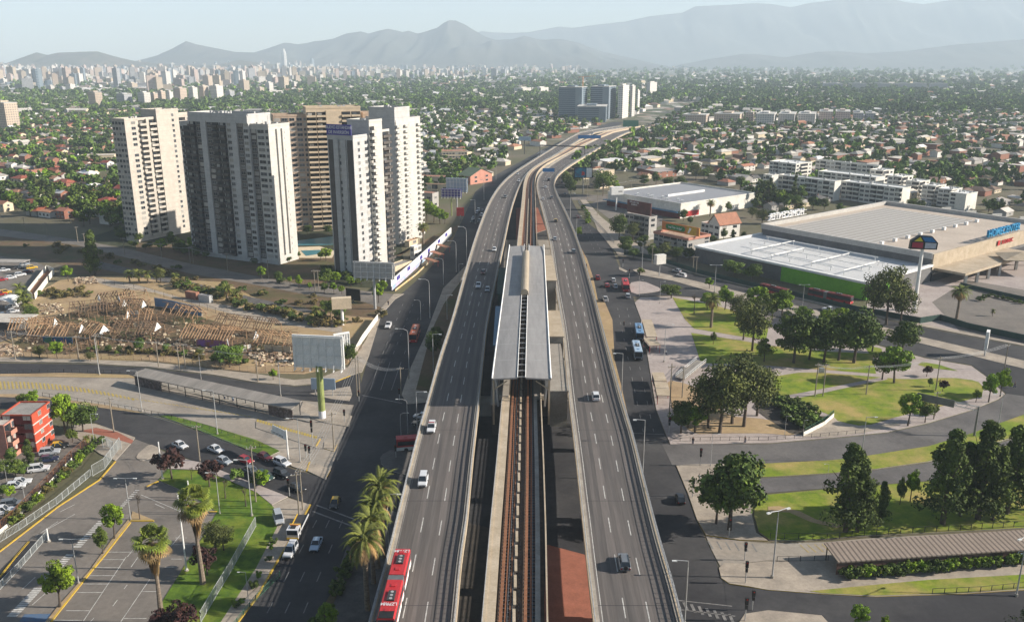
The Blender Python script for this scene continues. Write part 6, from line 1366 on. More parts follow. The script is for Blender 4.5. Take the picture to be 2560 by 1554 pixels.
# ---------------- trees and shrubs near the camera ----------------
TH = dict(broad0=8, broad1=8.6, broad2=8, broad3=9, bright0=8, bright1=7.5, dark0=9, dark1=9, olive0=10, olive1=10, conifer0=13, conifer1=13, purple0=5.6, purple1=5.6, shrub0=1.9, shrub1=1.9, shrub2=1.7, shrub3=1.5, bare=5, date0=11.2, date1=7, fan0=16.3)
TNAME = dict(broad='leafy green tree', bright='bright yellow-green tree', dark='dense dark green tree', olive='olive-brown eucalyptus', conifer='tall dark conifer', purple='dark purple plum tree', bare='leafless tree', date='feathery palm', fan='fan palm with shaggy dead skirt', shrub0='green shrub', shrub1='dry brownish bush', shrub2='light green shrub', shrub3='dark low bush')
rt = random.Random(99)
def plant(kind, px, yb, yt, where_, wide=1.0, group=None, z=0.0):
 x, y = G(px, yb); h = max(.8, HT(px, yb, yt)) / TH[kind]; o = dup(TT[kind], (x, y, z), rt.uniform(0, 6.28), scale=(h * wide, h * wide, h))
 base = kind.rstrip('0123456789'); nm = TNAME.get(kind) or TNAME[base]; hh = HT(px, yb, yt)
 rank(o, nm, where_, x, y, 'shrub' if base == 'shrub' else ('palm' if base in ('date', 'fan') else 'tree'), group); return o
W = 'in the park right of the viaduct'
for k, px, yb, yt, wd in (('dark0', 1984, 908, 780, .95), ('dark1', 2059, 906, 782, .9), ('dark0', 2134, 908, 775, 1.0), ('dark1', 2022, 900, 790, .9), ('broad2', 2096, 902, 785, .95), ('broad0', 2254, 890, 803, 1.15), ('bright0', 2235, 958, 867, 1.05), ('broad1', 2205, 950, 880, 1), ('purple0', 2316, 942, 915, .9), ('broad3', 2324, 968, 946, 1),
  ('purple1', 2356, 979, 950, 1), ('bright1', 2439, 1006, 976, 1), ('bright0', 2471, 1006, 934, .8), ('bright1', 2500, 992, 922, .8), ('bright0', 2269, 1065, 982, .85), ('broad1', 2312, 1057, 1008, 1), ('broad3', 2337, 1040, 1011, 1),
  ('olive0', 1799, 1083, 901, .85), ('olive1', 1859, 1067, 884, .8), ('olive1', 1830, 1060, 890, .8), ('olive0', 1892, 1040, 905, .8), ('olive0', 1770, 1070, 925, .8), ('dark0', 1702, 1083, 1003, .9), ('bright0', 1737, 1082, 1015, 1.05), ('broad0', 1720, 1070, 1010, .9), ('olive0', 1880, 878, 740, .75), ('olive1', 1858, 850, 752, .75),
  ('broad3', 1783, 861, 831, .8), ('date0', 1777, 819, 735, 1.1), ('broad2', 1678, 746, 710, 1.5), ('bare', 1735, 785, 730, 1), ('bright0', 1768, 775, 731, 1.2), ('bright1', 1812, 775, 722, 1.0), ('bright0', 1890, 790, 715, 1.0), ('broad1', 1930, 800, 735, 1.1), ('bright1', 1955, 800, 723, 1.0), ('bright0', 2008, 815, 766, 1.1), ('bright1', 2060, 822, 772, 1.1), ('bright0', 2098, 824, 769, 1.1), ('olive0', 1845, 800, 735, 1.0),
  ('broad0', 1910, 905, 850, 1), ('broad3', 2180, 880, 812, 1)):
 plant(k, px, yb, yt, W, wd, z=.18)
plant('olive0', 2215, 812, 654, 'beside the green store corner', .75); plant('olive1', 2180, 800, 680, 'beside the green store corner', .7); plant('bare', 2160, 812, 690, 'beside the green store corner', .6); plant('olive1', 2250, 812, 700, 'beside the green store corner', .8)
plant('date0', 2391, 797, 713, 'on the store forecourt', 1.15); plant('date1', 2481, 790, 770, 'on the store forecourt', .8)
for k, px, yb, yt, wd in (('bright1', 1773, 722, 694, 1.1), ('bright0', 1808, 757, 713, .8), ('shrub0', 1603, 683, 669, 1.3)): plant(k, px, yb, yt, 'on the boulevard median', wd, z=.15)
W = 'beside the store and small blocks at right'
for k, px, yb, yt, wd in (('broad2', 1833, 690, 649, 1.4), ('broad0', 1880, 703, 659, 1.4), ('dark0', 1563, 636, 590, 1), ('dark1', 1547, 600, 528, .75), ('olive1', 1582, 600, 552, .9), ('broad1', 1601, 628, 590, 1), ('broad0', 1632, 645, 610, 1.1), ('olive0', 1662, 650, 602, .9), ('dark1', 1693, 652, 612, 1.1), ('dark0', 1722, 650, 618, 1.1), ('dark1', 1612, 605, 585, 1.2), ('broad2', 1583, 645, 620, 1.2),
  ('dark1', 1708, 552, 520, .9), ('dark0', 1725, 560, 541, 1), ('broad3', 1820, 531, 504, 1), ('date0', 1775, 541, 499, 1.2), ('olive0', 1880, 545, 515, 1), ('olive1', 1905, 560, 520, 1), ('dark0', 1930, 560, 525, 1), ('broad0', 1960, 550, 518, 1), ('date1', 2000, 540, 500, 1), ('broad1', 2030, 520, 492, 1), ('dark0', 2060, 525, 495, 1), ('broad0', 1990, 520, 487, 1.1), ('olive0', 1920, 500, 445, .8), ('bare', 1905, 500, 455, .9),
  ('broad3', 1809, 600, 571, 1), ('conifer0', 1831, 606, 574, 1), ('broad0', 1860, 600, 580, 1.2), ('dark1', 1780, 610, 585, 1.1), ('broad2', 1507, 490, 424, .9), ('bright0', 1540, 478, 450, 1), ('broad1', 1427, 490, 445, 1), ('bright1', 1446, 596, 566, 1), ('broad0', 1418, 470, 432, 1), ('bright0', 1412, 450, 425, 1), ('dark0', 1440, 462, 428, 1), ('broad1', 1463, 455, 420, 1), ('dark0', 1700, 478, 440, 1), ('broad2', 1670, 470, 440, 1),
  ('broad0', 1640, 462, 430, 1), ('dark0', 1610, 466, 436, 1), ('broad2', 1760, 450, 420, 1), ('dark1', 1800, 455, 424, 1), ('olive0', 1740, 452, 405, .9), ('olive1', 1770, 448, 410, .9), ('broad1', 1850, 470, 440, 1), ('broad0', 2100, 530, 508, 1.2), ('broad2', 2280, 520, 495, 1.3), ('broad0', 2300, 525, 500, 1.1)):
 plant(k, px, yb, yt, W, wd)
W = 'around the lower right lawns'
for k, px, yb, yt, wd in (('broad0', 1823, 1325, 1134, 1.0), ('broad2', 1790, 1310, 1180, .8), ('conifer0', 2113, 1330, 1115, .95), ('conifer1', 2142, 1330, 1150, .9), ('conifer0', 2200, 1306, 1205, .8), ('broad3', 2249, 1263, 1194, .5), ('bright1', 2275, 1255, 1175, .6), ('conifer1', 2356, 1310, 1078, .95), ('conifer0', 2444, 1298, 1059, .95), ('conifer1', 2516, 1284, 1070, .95), ('conifer0', 2570, 1275, 1080, .9), ('conifer0', 2400, 1290, 1110, .8),
  ('conifer1', 2480, 1300, 1120, .85), ('bright0', 2145, 1575, 1512, .9), ('conifer0', 2572, 1600, 1470, 1.0), ('bright1', 2210, 1575, 1540, .8)):
 plant(k, px, yb, yt, W, wd, z=.15)
W = 'around the car park at lower left'
for k, px, yb, yt, wd in (('fan0', 508, 1459, 1236, 1.0), ('fan0', 406, 1560, 1335, 1.0), ('bright0', 287, 1347, 1258, .75), ('broad3', 258, 1385, 1318, .75), ('bright1', 151, 1518, 1409, .9), ('purple0', 519, 1438, 1363, .9), ('olive0', 540, 1372, 1304, 1.1), ('olive1', 560, 1376, 1315, 1.0), ('purple1', 455, 1590, 1507, 1.0), ('purple0', 400, 1600, 1530, 1.0), ('bare', 350, 1299, 1229, .8),
  ('purple0', 430, 1197, 1115, 1.0), ('purple1', 524, 1217, 1150, 1.0), ('bare', 564, 1246, 1195, 1.2), ('bare', 615, 1267, 1215, 1.2), ('bare', 480, 1200, 1165, 1.2), ('shrub0', 594, 1198, 1170, 1), ('shrub2', 660, 1215, 1180, 1), ('shrub0', 640, 1210, 1180, 1), ('bright0', 824, 1575, 1510, .9)):
 plant(k, px, yb, yt, W, wd, z=.15)
W = 'around the red apartment block'
for k, px, yb, yt, wd in (('bright0', 165, 1083, 982, .8), ('broad2', 208, 1078, 1010, 1.1), ('broad1', 180, 1070, 1015, 1), ('bright1', 86, 1016, 974, 1.1), ('broad0', 55, 1010, 985, 1.2), ('broad0', 182, 1105, 1072, 1), ('conifer0', 78, 1170, 1098, .9), ('broad0', 40, 1192, 1150, 1.1), ('broad1', 60, 1190, 1160, 1.2), ('broad2', 12, 1192, 1150, 1.1), ('broad3', 30, 1160, 1120, 1.1), ('date1', 219, 1116, 1085, .8), ('date1', 235, 1108, 1085, .8), ('broad0', 8, 1240, 1212, 1.2), ('bright0', 28, 1246, 1214, 1.1)):
 plant(k, px, yb, yt, W, wd)
W = 'along the ruins and the left boulevard'
for k, px, yb, yt, wd in (('bright0', 144, 897, 852, .95), ('olive0', 99, 895, 860, 1), ('olive1', 227, 903, 877, 1.1), ('broad0', 350, 882, 845, .9), ('broad1', 417, 884, 858, 1), ('dark0', 272, 880, 862, 1.2), ('olive0', 300, 882, 862, 1.1), ('dark1', 322, 880, 862, 1.1), ('broad2', 575, 918, 859, 1.25), ('broad1', 600, 905, 862, 1.1), ('olive1', 540, 905, 880, 1.1), ('bright1', 683, 950, 922, 1.0), ('dark0', 875, 908, 859, .9), ('olive0', 500, 890, 866, 1.2)):
 plant(k, px, yb, yt, W, wd)
W = 'in the planting beside the left elevated road'
for k, px, yb, yt, wd in (('dark0', 1084, 893, 830, .8), ('dark1', 1092, 862, 812, .8), ('date0', 919, 1525, 1312, .8), ('date0', 934, 1458, 1270, .8), ('date0', 945, 1420, 1230, .8), ('date0', 958, 1394, 1180, .8)):
 plant(k, px, yb, yt, W, wd, z=.15)
W = 'around the foot of the apartment towers'
for k, px, yb, yt, wd in (('conifer0', 238, 686, 576, .8), ('conifer1', 228, 686, 600, .7), ('bright1', 171, 703, 662, .95), ('date1', 51, 748, 705, 1), ('date1', 62, 775, 722, 1), ('date1', 70, 790, 740, 1), ('dark0', 80, 800, 764, 1.2), ('date1', 325, 706, 672, 1), ('date1', 348, 708, 670, 1), ('date1', 370, 708, 672, 1), ('date1', 392, 706, 676, 1), ('olive0', 402, 706, 665, .8), ('date1', 440, 706, 680, 1), ('date1', 568, 752, 706, 1), ('broad0', 560, 740, 702, 1), ('date1', 590, 756, 722, .9),
  ('bright0', 404, 627, 596, 1.4), ('bright1', 452, 621, 598, 1.4), ('broad0', 432, 620, 580, .8), ('bright1', 478, 624, 592, .9), ('bright0', 655, 698, 665, .9), ('broad1', 697, 708, 677, .9), ('bright1', 725, 709, 690, 1), ('bright0', 748, 719, 687, .9), ('bright1', 774, 724, 705, 1), ('broad0', 814, 715, 672, 1.1), ('bright0', 838, 712, 678, 1.1), ('broad1', 811, 733, 706, 1), ('bright1', 835, 733, 705, 1), ('bright0', 854, 735, 714, 1), ('bright0', 878, 717, 690, 1.1),
  ('bright1', 947, 757, 707, .8), ('bright0', 958, 735, 700, .8), ('bright0', 816, 652, 619, 1.2), ('bright1', 802, 650, 628, 1.1), ('date0', 1058, 610, 557, 1.3), ('bright0', 750, 560, 532, 1), ('dark0', 806, 570, 536, 1), ('broad0', 780, 568, 545, 1), ('dark1', 770, 585, 560, 1.2), ('dark0', 820, 585, 562, 1.2), ('bright0', 1068, 552, 498, .95), ('bright1', 1085, 556, 510, 1), ('bright0', 1100, 560, 520, 1), ('broad0', 1055, 540, 500, 1), ('bright1', 1112, 560, 528, 1), ('date1', 792, 798, 762, 1), ('broad0', 827, 790, 750, 1), ('broad2', 850, 800, 765, 1), ('broad1', 812, 780, 750, 1)):
 plant(k, px, yb, yt, W, wd)
for i in range(64):
 px = rt.uniform(290, 980); lim = np.interp(px, [290, 330, 500, 690, 700, 840, 900, 985], [585, 612, 640, 668, 640, 700, 712, 690]); yb = lim + rt.uniform(-14, 6)
 plant(rt.choice(['dark0', 'dark1', 'broad0']), px, yb, yb - rt.uniform(14, 26), 'around the foot of the apartment towers', 1.2)
def shrubs(n, pts, kinds, w_, hmin, hmax, wd=1.1, z=0.0, grp=None):
 for i in range(n):
  f = (i + rt.random()) / n * (len(pts) - 1); k = min(int(f), len(pts) - 2); g = f - k
  px = pts[k][0] + (pts[k + 1][0] - pts[k][0]) * g + rt.gauss(0, 1) * (pts[k][2] if len(pts[k]) > 2 else 0); py = pts[k][1] + (pts[k + 1][1] - pts[k][1]) * g + rt.gauss(0, 1) * (pts[k][3] if len(pts[k]) > 3 else 0)
  kd = rt.choice(kinds); x, y = G(px, py); h = rt.uniform(hmin, hmax) / TH[kd]; o = dup(TT[kd], (x, y, z), rt.uniform(0, 6), scale=(h * wd, h * wd, h)); rank(o, TNAME[kd] if kd in TNAME else TNAME[kd.rstrip('0123')], w_, x, y, 'shrub', grp)
shrubs(24, [(249, 1113, 3, 3), (150, 1200, 3, 3), (27, 1318, 3, 3)], ['shrub0', 'shrub3', 'shrub2', 'shrub1'], 'in the hedge strip by the brown fence', 1.3, 2.3, 1.1, 0, 'shrubs of the hedge strip by the brown fence')
shrubs(40, [(2105, 1446, 1, 1), (2330, 1430, 1, 1), (2580, 1407, 1, 1)], ['shrub0', 'shrub2', 'shrub3'], 'along the lower right bus shelter', 1.7, 2.3, 1.0, .15, 'shrubs along the lower right bus shelter')
shrubs(40, [(440, 715, 10, 4), (520, 735, 10, 5), (640, 775, 12, 6), (760, 800, 10, 8), (880, 815, 12, 6)], ['shrub1', 'shrub1', 'shrub0', 'shrub3'], 'on the slope above the ruins', 1.6, 3.2, 1.4)
shrubs(30, [(60, 612, 30, 6), (300, 660, 40, 10), (640, 735, 30, 8), (900, 778, 20, 8)], ['shrub1', 'shrub3', 'shrub1'], 'on the dry canal banks', 1.2, 2.4, 1.5)
shrubs(16, [(110, 735, 10, 5), (150, 740, 12, 6), (235, 728, 12, 6)], ['shrub1', 'shrub1', 'shrub0'], 'on the dirt beyond the ruins', 1.3, 2.4, 1.5)
shrubs(16, [(240, 880, 8, 3), (430, 885, 10, 3), (620, 915, 10, 5)], ['shrub1', 'shrub0', 'shrub3'], 'in front of the ruins', 1.2, 2.2, 1.3)
shrubs(26, [(1935, 1005, 8, 10), (1990, 1040, 10, 12), (2030, 1065, 8, 8)], ['shrub3', 'shrub3', 'shrub0'], 'in the sunken channel of the park', 1.8, 3.0, 1.4)
shrubs(18, [(905, 1330, 3, 5), (860, 1450, 5, 8), (800, 1580, 6, 5)], ['shrub3', 'shrub0'], 'in the shaded bed by the left avenue', 1.0, 1.9, 1.3, .2)
shrubs(9, [(690, 1350, 3, 6), (640, 1460, 4, 6), (580, 1540, 4, 4)], ['shrub3', 'shrub2'], 'on the grass strip by the mesh fence', .9, 1.5, 1.0, .15)
shrubs(10, [(1455, 520, 2, 3), (1475, 560, 2, 3)], ['shrub0', 'shrub2'], 'on the verge by the supermarket', 1.6, 2.8, 1.2)
shrubs(8, [(2485, 742, 2, 1), (2560, 760, 2, 1)], ['shrub0', 'shrub3'], 'on the store car park', 1.0, 1.6, 1.3)
shrubs(6, [(2445, 750, 3, 3), (2480, 740, 3, 3)], ['shrub3'], 'in the planters of the store car park', 1.2, 1.8, 1.0)
# ---------------- vehicles ----------------
for nm, c in dict(white=(.62, .62, .62), silver=(.36, .38, .4), grey=(.14, .15, .16), black=(.015, .016, .018), darkblue=(.02, .03, .07), red=(.36, .015, .02), darkred=(.13, .012, .015), yellow=(.62, .38, .02), blue=(.12, .25, .42), lightblue=(.35, .45, .55), green=(.03, .06, .05), orange=(.55, .2, .04)).items():
 m = mat('paint_' + nm, c, .32, tuple(x * .93 for x in c), 2.0, spec=.5); m.node_tree.nodes['Principled BSDF'].inputs['Coat Weight'].default_value = .4
mat('bus_red', (.46, .03, .035), .4, (.4, .028, .03), .5); mat('bus_orange', (.5, .1, .03), .4)
def car_template(kind):
 t = template('car'); L, Wd, Hh = dict(sedan=(4.5, 1.76, 1.45), hatch=(4.1, 1.74, 1.52), suv=(4.5, 1.84, 1.7), van=(4.3, 1.8, 1.85), pickup=(5.1, 1.85, 1.78))[kind]
 belt = Hh * .6; hw = Wd / 2
 # y forward (front at -Y so that rz=0 faces the camera)
 st = [(-L / 2, .86, .45, belt * .78), (-L / 2 + .12, .95, .28, belt * .86), (-L / 2 + .9, 1, .22, belt * .95), (-L * .18, 1, .22, belt), (L * .3, 1, .22, belt * 1.02), (L / 2 - .15, .96, .25, belt * 1.0), (L / 2, .88, .4, belt * .92)]
 mb = MB(); vs = []
 for y, k, z0, z1 in st:
  w_ = hw * k; vs += [(-w_ * .92, y, z0), (-w_, y, z0 + .2), (-w_, y, z1 - .14), (-w_ * .86, y, z1), (w_ * .86, y, z1), (w_, y, z1 - .14), (w_, y, z0 + .2), (w_ * .92, y, z0)]
 n = len(st); fs = [(i * 8 + j, i * 8 + (j + 1) % 8, i * 8 + 8 + (j + 1) % 8, i * 8 + 8 + j) for i in range(n - 1) for j in range(8)] + [tuple(range(7, -1, -1)), tuple(range(8 * (n - 1), 8 * n))]
 mb.add(vs, fs); body = mb.build('body', 'paint_white', t)
 y0, y1, y2, y3 = dict(sedan=(-.9, -.28, 1.0, 1.75), hatch=(-.85, -.2, 1.35, 1.95), suv=(-.95, -.35, 1.8, 2.15), van=(-1.2, -.55, 1.95, 2.1), pickup=(-.75, -.2, .85, 1.1))[kind]
 a = hw * .88; b = hw * .72; z0, z1 = belt * .97, Hh
 V = [(-a, y0, z0), (a, y0, z0), (a, y3, z0), (-a, y3, z0), (-b, y1, z1), (b, y1, z1), (b, y2, z1), (-b, y2, z1)]
 mb = MB(); mb.add([V[i] for i in (0, 1, 5, 4)], [(0, 1, 2, 3)]); mb.build('windscreen', 'glass_dark', t)
 mb = MB(); mb.add([V[i] for i in (2, 3, 7, 6)], [(0, 1, 2, 3)]); mb.build('rear_window', 'glass_dark', t)
 for s_, ix in ((1, (1, 2, 6, 5)), (-1, (3, 0, 4, 7))):
  mb = MB(); q = [Vector(V[i]) for i in ix]; mb.add(q, [(0, 1, 2, 3)]); mb.build('side_window', 'glass_dark', t)
  m_ = MB()
  for f in (0.0, .42, .97): p = q[0].lerp(q[1], f); r = q[3].lerp(q[2], f); m_.beam(p, r, .09, .07)
  m_.build('pillar', 'paint_white', t)
 mb = MB(); V2 = [Vector(V[i]) for i in (4, 5, 6, 7)]; mb.add([v + Vector((0, 0, -.02)) for v in V2] + [v * 1 + Vector((0, 0, .06)) for v in [Vector((x * .94, y, z)) for x, y, z in V2]], [(4, 5, 6, 7), (0, 1, 5, 4), (1, 2, 6, 5), (2, 3, 7, 6), (3, 0, 4, 7)]); mb.build('roof', 'paint_white', t)
 if kind == 'pickup':
  mb = MB(); mb.box((0, 1.85, belt + .01), (Wd * .84, 1.3, .04)); mb.build('load_bed', 'plastic_black', t)
  mb = MB()
  for s_ in (-1, 1): mb.box((s_ * hw * .92, 1.85, belt + .12), (.08, 1.4, .25))
  mb.box((0, 2.5, belt + .12), (Wd * .9, .08, .25)); mb.build('bed_side', 'paint_white', t)
 for x in (-1, 1):
  for y in (-L * .31, L * .31):
   mb = MB(); mb.cyl((x * (hw - .2), y, .32), (x * (hw + .01), y, .32), .33, n=12); w_ = mb.build('wheel', 'rubber', t)
   mb = MB(); mb.cyl((x * (hw + .0), y, .32), (x * (hw + .025), y, .32), .19, n=10); mb.build('rim', 'galvanised', w_)
  mb = MB(); mb.box((x * hw * .66, -L / 2 + .04, belt * .68), (.36, .14, .16)); mb.build('headlight', 'lamp_glass', t)
  mb = MB(); mb.box((x * hw * .74, L / 2 - .02, belt * .74), (.24, .1, .22)); mb.build('tail_light', 'tail_red', t)
  mb = MB(); mb.box((x * (hw + .07), y0 + .25, belt + .04), (.16, .1, .12)); mb.build('wing_mirror', 'plastic_black', t)
 mb = MB(); mb.box((0, -L / 2 - .01, .5), (Wd * .7, .06, .2)); mb.build('grille', 'plastic_black', t)
 index_kids(t); return t
CT = {k: car_template(k) for k in ('sedan', 'hatch', 'suv', 'van', 'pickup')}
def heading(a, b): d = (b[0] - a[0], b[1] - a[1]); return math.atan2(d[1], d[0]) + math.pi / 2     # front (-Y) points a -> b
def car(kind, colour, px, py, label, toward=None, ang=None, h=0.0, roof=None, cat=None, group=None, zoff=.06):
 x, y = G(px, py, h); a = ang if ang is not None else heading((x, y), G(*toward, h))
 mt = {'body': 'paint_' + colour, 'roof': 'paint_' + (roof or colour), 'pillar': 'paint_' + (roof or colour), 'bed_side': 'paint_' + colour}
 return dup(CT[kind], (x, y, h + zoff), a, label=label, mats=mt, cat=cat or {'pickup': 'pickup truck', 'van': 'van'}.get(kind, 'car'), group=group)
def along(XA, XB, y): return math.atan2(float(np.interp(y + 5, YS, (XA + XB) / 2) - np.interp(y - 5, YS, (XA + XB) / 2)), 10)
def dcar(kind, colour, px, py, label, side, **k):
 x, y = G(px, py, DH); a = -along(*((RL, RR) if side else (LL, LR)), y); return car(kind, colour, px, py, label, ang=a + (math.pi if side else 0), h=DH, zoff=.02, **k)
c = dcar('suv', 'white', 1489, 996, 'white hatchback alone on the right elevated road, mid-picture', 1)
c = dcar('suv', 'grey', 1560, 1412, 'grey off-roader with a rear spare wheel, nearest car on the right elevated road', 1)
mb = MB(); mb.cyl((0, 2.25, .95), (0, 2.45, .95), .34, n=14); mb.build('spare_wheel', 'rubber', c); mb = MB(); [mb.beam((x, -.3, 1.82), (x, 1.7, 1.82), .06) for x in (-.6, .6)]; mb.build('roof_rack', 'plastic_black', c)
dcar('suv', 'grey', 1434, 632, 'dark grey car by the right railing beside the station end', 1); dcar('hatch', 'silver', 1387, 600, 'silver car in the left lane just beyond the station roof, right road', 1)
dcar('sedan', 'black', 1389, 554, 'black taxi with a yellow roof on the right elevated road', 1, roof='yellow', cat='taxi'); dcar('hatch', 'white', 1357, 500, 'white car in the left lane of the right elevated road, before the bend', 1)
dcar('sedan', 'grey', 1379, 496, 'dark car close to the right railing before the bend', 1); dcar('sedan', 'white', 1364, 470, 'white car farthest along the right elevated road before the blue sign', 1); dcar('van', 'black', 1372, 452, 'black van under the blue hanging sign of the right road', 1)
c = dcar('suv', 'white', 1079, 1075, 'white patrol car with a dark roof bar on the left elevated road', 0, cat='patrol car'); mb = MB(); mb.box((0, .2, 1.82), (1.3, .3, .14)); mb.build('light_bar', 'darkred' if False else 'tail_red', c)
dcar('van', 'white', 1058, 1208, 'white minivan behind the red articulated bus on the left elevated road', 0)
dcar('hatch', 'white', 1236, 627, 'white car on the left elevated road just beyond the roof shadow', 0); dcar('hatch', 'darkred', 1208, 684, 'dark red car in the station shadow on the left elevated road', 0)
dcar('pickup', 'white', 1196, 718, 'white pickup in the station shadow on the left elevated road', 0); dcar('sedan', 'silver', 1219, 727, 'silver sedan in the station shadow, right of the white pickup', 0)
dcar('sedan', 'grey', 1263, 494, 'grey car on the left elevated road before the bend', 0); dcar('hatch', 'white', 1297, 454, 'white car entering the bend of the left elevated road', 0); dcar('sedan', 'silver', 1294, 436, 'small silver car beyond the white one in the left road bend', 0); dcar('van', 'white', 1481, 336, 'white van far off on the elevated road by the glassy towers', 0)
# cars on the streets
av = ((640, 1496), (776, 1261))
c = car('pickup', 'white', 971, 818, 'white pickup driving down the left avenue in front of the red bus', toward=(940, 880)); car('sedan', 'black', 838, 1262, 'black taxi with a yellow roof alone on the shaded avenue', toward=(820, 1310), roof='yellow', cat='taxi')
car('van', 'white', 727, 1384, 'white panel van at the yellow kerb behind the tow truck', toward=(700, 1430)); car('sedan', 'lightblue', 791, 1366, 'light blue-silver sedan beside the white panel van', toward=(772, 1410)); car('van', 'silver', 697, 1304, 'silver car parked half on the grass by the mesh fence', toward=(708, 1340), zoff=.2)
car('hatch', 'white', 1054, 1045, 'white car waiting under the left elevated road', toward=(1010, 1040)); car('sedan', 'black', 1052, 1063, 'dark car waiting under the left elevated road next to the white one', toward=(1008, 1058))
for i, (px, py, cl) in enumerate(((1183, 548, 'white'), (1192, 534, 'silver'), (1204, 541, 'white'), (1180, 556, 'green'), (1198, 555, 'grey'), (1196, 528, 'white'), (1206, 530, 'darkblue'))): car(['sedan', 'hatch', 'suv'][i % 3], cl, px, py, '%s %s queuing at the far end of the left avenue' % (['first', 'second', 'third', 'fourth', 'fifth', 'sixth', 'seventh'][i] + ' ' + cl.replace('darkblue', 'dark blue'), 'car'), toward=(px - 20, py + 30))
car('sedan', 'white', 540, 1128, 'white sedan on the lower left boulevard beside the grass strip', toward=(575, 1142)); car('sedan', 'white', 451, 1118, 'white and dark car half hidden behind the purple tree', toward=(480, 1130)); car('hatch', 'silver', 561, 1158, 'silver car waiting behind the purple plum tree', toward=(600, 1172)); car('hatch', 'red', 615, 1156, 'red car waiting by the tall white pole', toward=(650, 1168)); car('hatch', 'darkred', 663, 1148, 'dark red car at the tip of the grass strip', toward=(700, 1163)); car('suv', 'white', 706, 1162, 'white crossover first in the queue at the left junction', toward=(750, 1180)); car('suv', 'black', 706, 1190, 'black off-roader in the second lane of the queue', toward=(750, 1208)); car('van', 'green', 664, 1198, 'dark green car behind the black off-roader', toward=(705, 1215)); car('sedan', 'black', 742, 1224, 'black car at the kerb beside the twin poles', toward=(775, 1240)); car('hatch', 'grey', 630, 1182, 'grey car in the middle of the left queue', toward=(670, 1197))
for cl, kd, px, py, lb, rf in (('black', 'sedan', 146, 1119, 'black taxi with yellow roof parked by the red block', 'yellow'), ('silver', 'suv', 125, 1135, 'silver crossover parked second by the red block', None), ('darkblue', 'hatch', 123, 1153, 'dark blue hatchback parked beside the red block', None), ('white', 'suv', 98, 1177, 'white crossover parked on the tan paving below the red block', None),
  ('white', 'sedan', 52, 1210, 'white sedan parked farther from the camera at the left edge', None), ('white', 'hatch', 40, 1220, 'white hatchback parked beside the white sedan near the hedge', None), ('grey', 'suv', 31, 1266, 'grey estate parked at the left picture edge', None), ('white', 'pickup', 10, 1284, 'white pickup nose cut by the left picture edge', None)):
 car(kd, cl, px, py, lb, toward=(px + 60, py - 8), roof=rf, cat='taxi' if rf else None)
for i, (cl, px, py) in enumerate((('white', 11, 678), ('white', 28, 697), ('white', 51, 690), ('red', 5, 702), ('darkred', 70, 682), ('yellow', 80, 672), ('black', 52, 672), ('silver', 62, 664), ('yellow', 14, 734), ('red', 2, 738), ('white', 33, 782), ('lightblue', 8, 792), ('white', 30, 770))): car(['sedan', 'hatch', 'suv'][i % 3], cl, px, py, '%s car, %s of those parked in the upper left yard' % (cl.replace('dark', 'dark ').replace('light', 'light '), ordinal(i + 1)), toward=(px + 30, py - 4))
car('pickup', 'red', 1494, 698, 'red pickup with an orange load at the right junction', toward=(1487, 680), cat='pickup truck'); car('hatch', 'red', 1517, 717, 'red hatchback stopped left of the red bus', toward=(1510, 700)); car('hatch', 'white', 1533, 704, 'white car directly left of the red bus', toward=(1527, 690)); car('sedan', 'white', 1538, 719, 'white car nearer the camera beside the red bus', toward=(1530, 700)); car('suv', 'silver', 1569, 744, 'silver car just below the red bus', toward=(1563, 725)); car('pickup', 'white', 1513, 752, 'white truck with a dark loaded bed at the right junction', toward=(1506, 735)); car('hatch', 'black', 1700, 1252, 'black hatchback on the right avenue beside the leafy tree', toward=(1690, 1220)); car('hatch', 'darkred', 1444, 545, 'maroon car on the right avenue near the planted verge', toward=(1438, 530)); car('suv', 'white', 1704, 692, 'white car driving on the boulevard by the store', toward=(1670, 684)); car('hatch', 'silver', 1692, 680, 'silver car beside the white one on the store boulevard', toward=(1660, 672)); car('pickup', 'white', 2072, 778, 'white pickup on the boulevard below the green wall', toward=(2030, 768)); car('sedan', 'silver', 1412, 487, 'silver car under the trees of the right avenue', toward=(1406, 470)); car('sedan', 'white', 1415, 470, 'white car far up the right avenue', toward=(1408, 452)); car('hatch', 'darkblue', 1405, 458, 'dark blue car far up the right avenue', toward=(1402, 442))
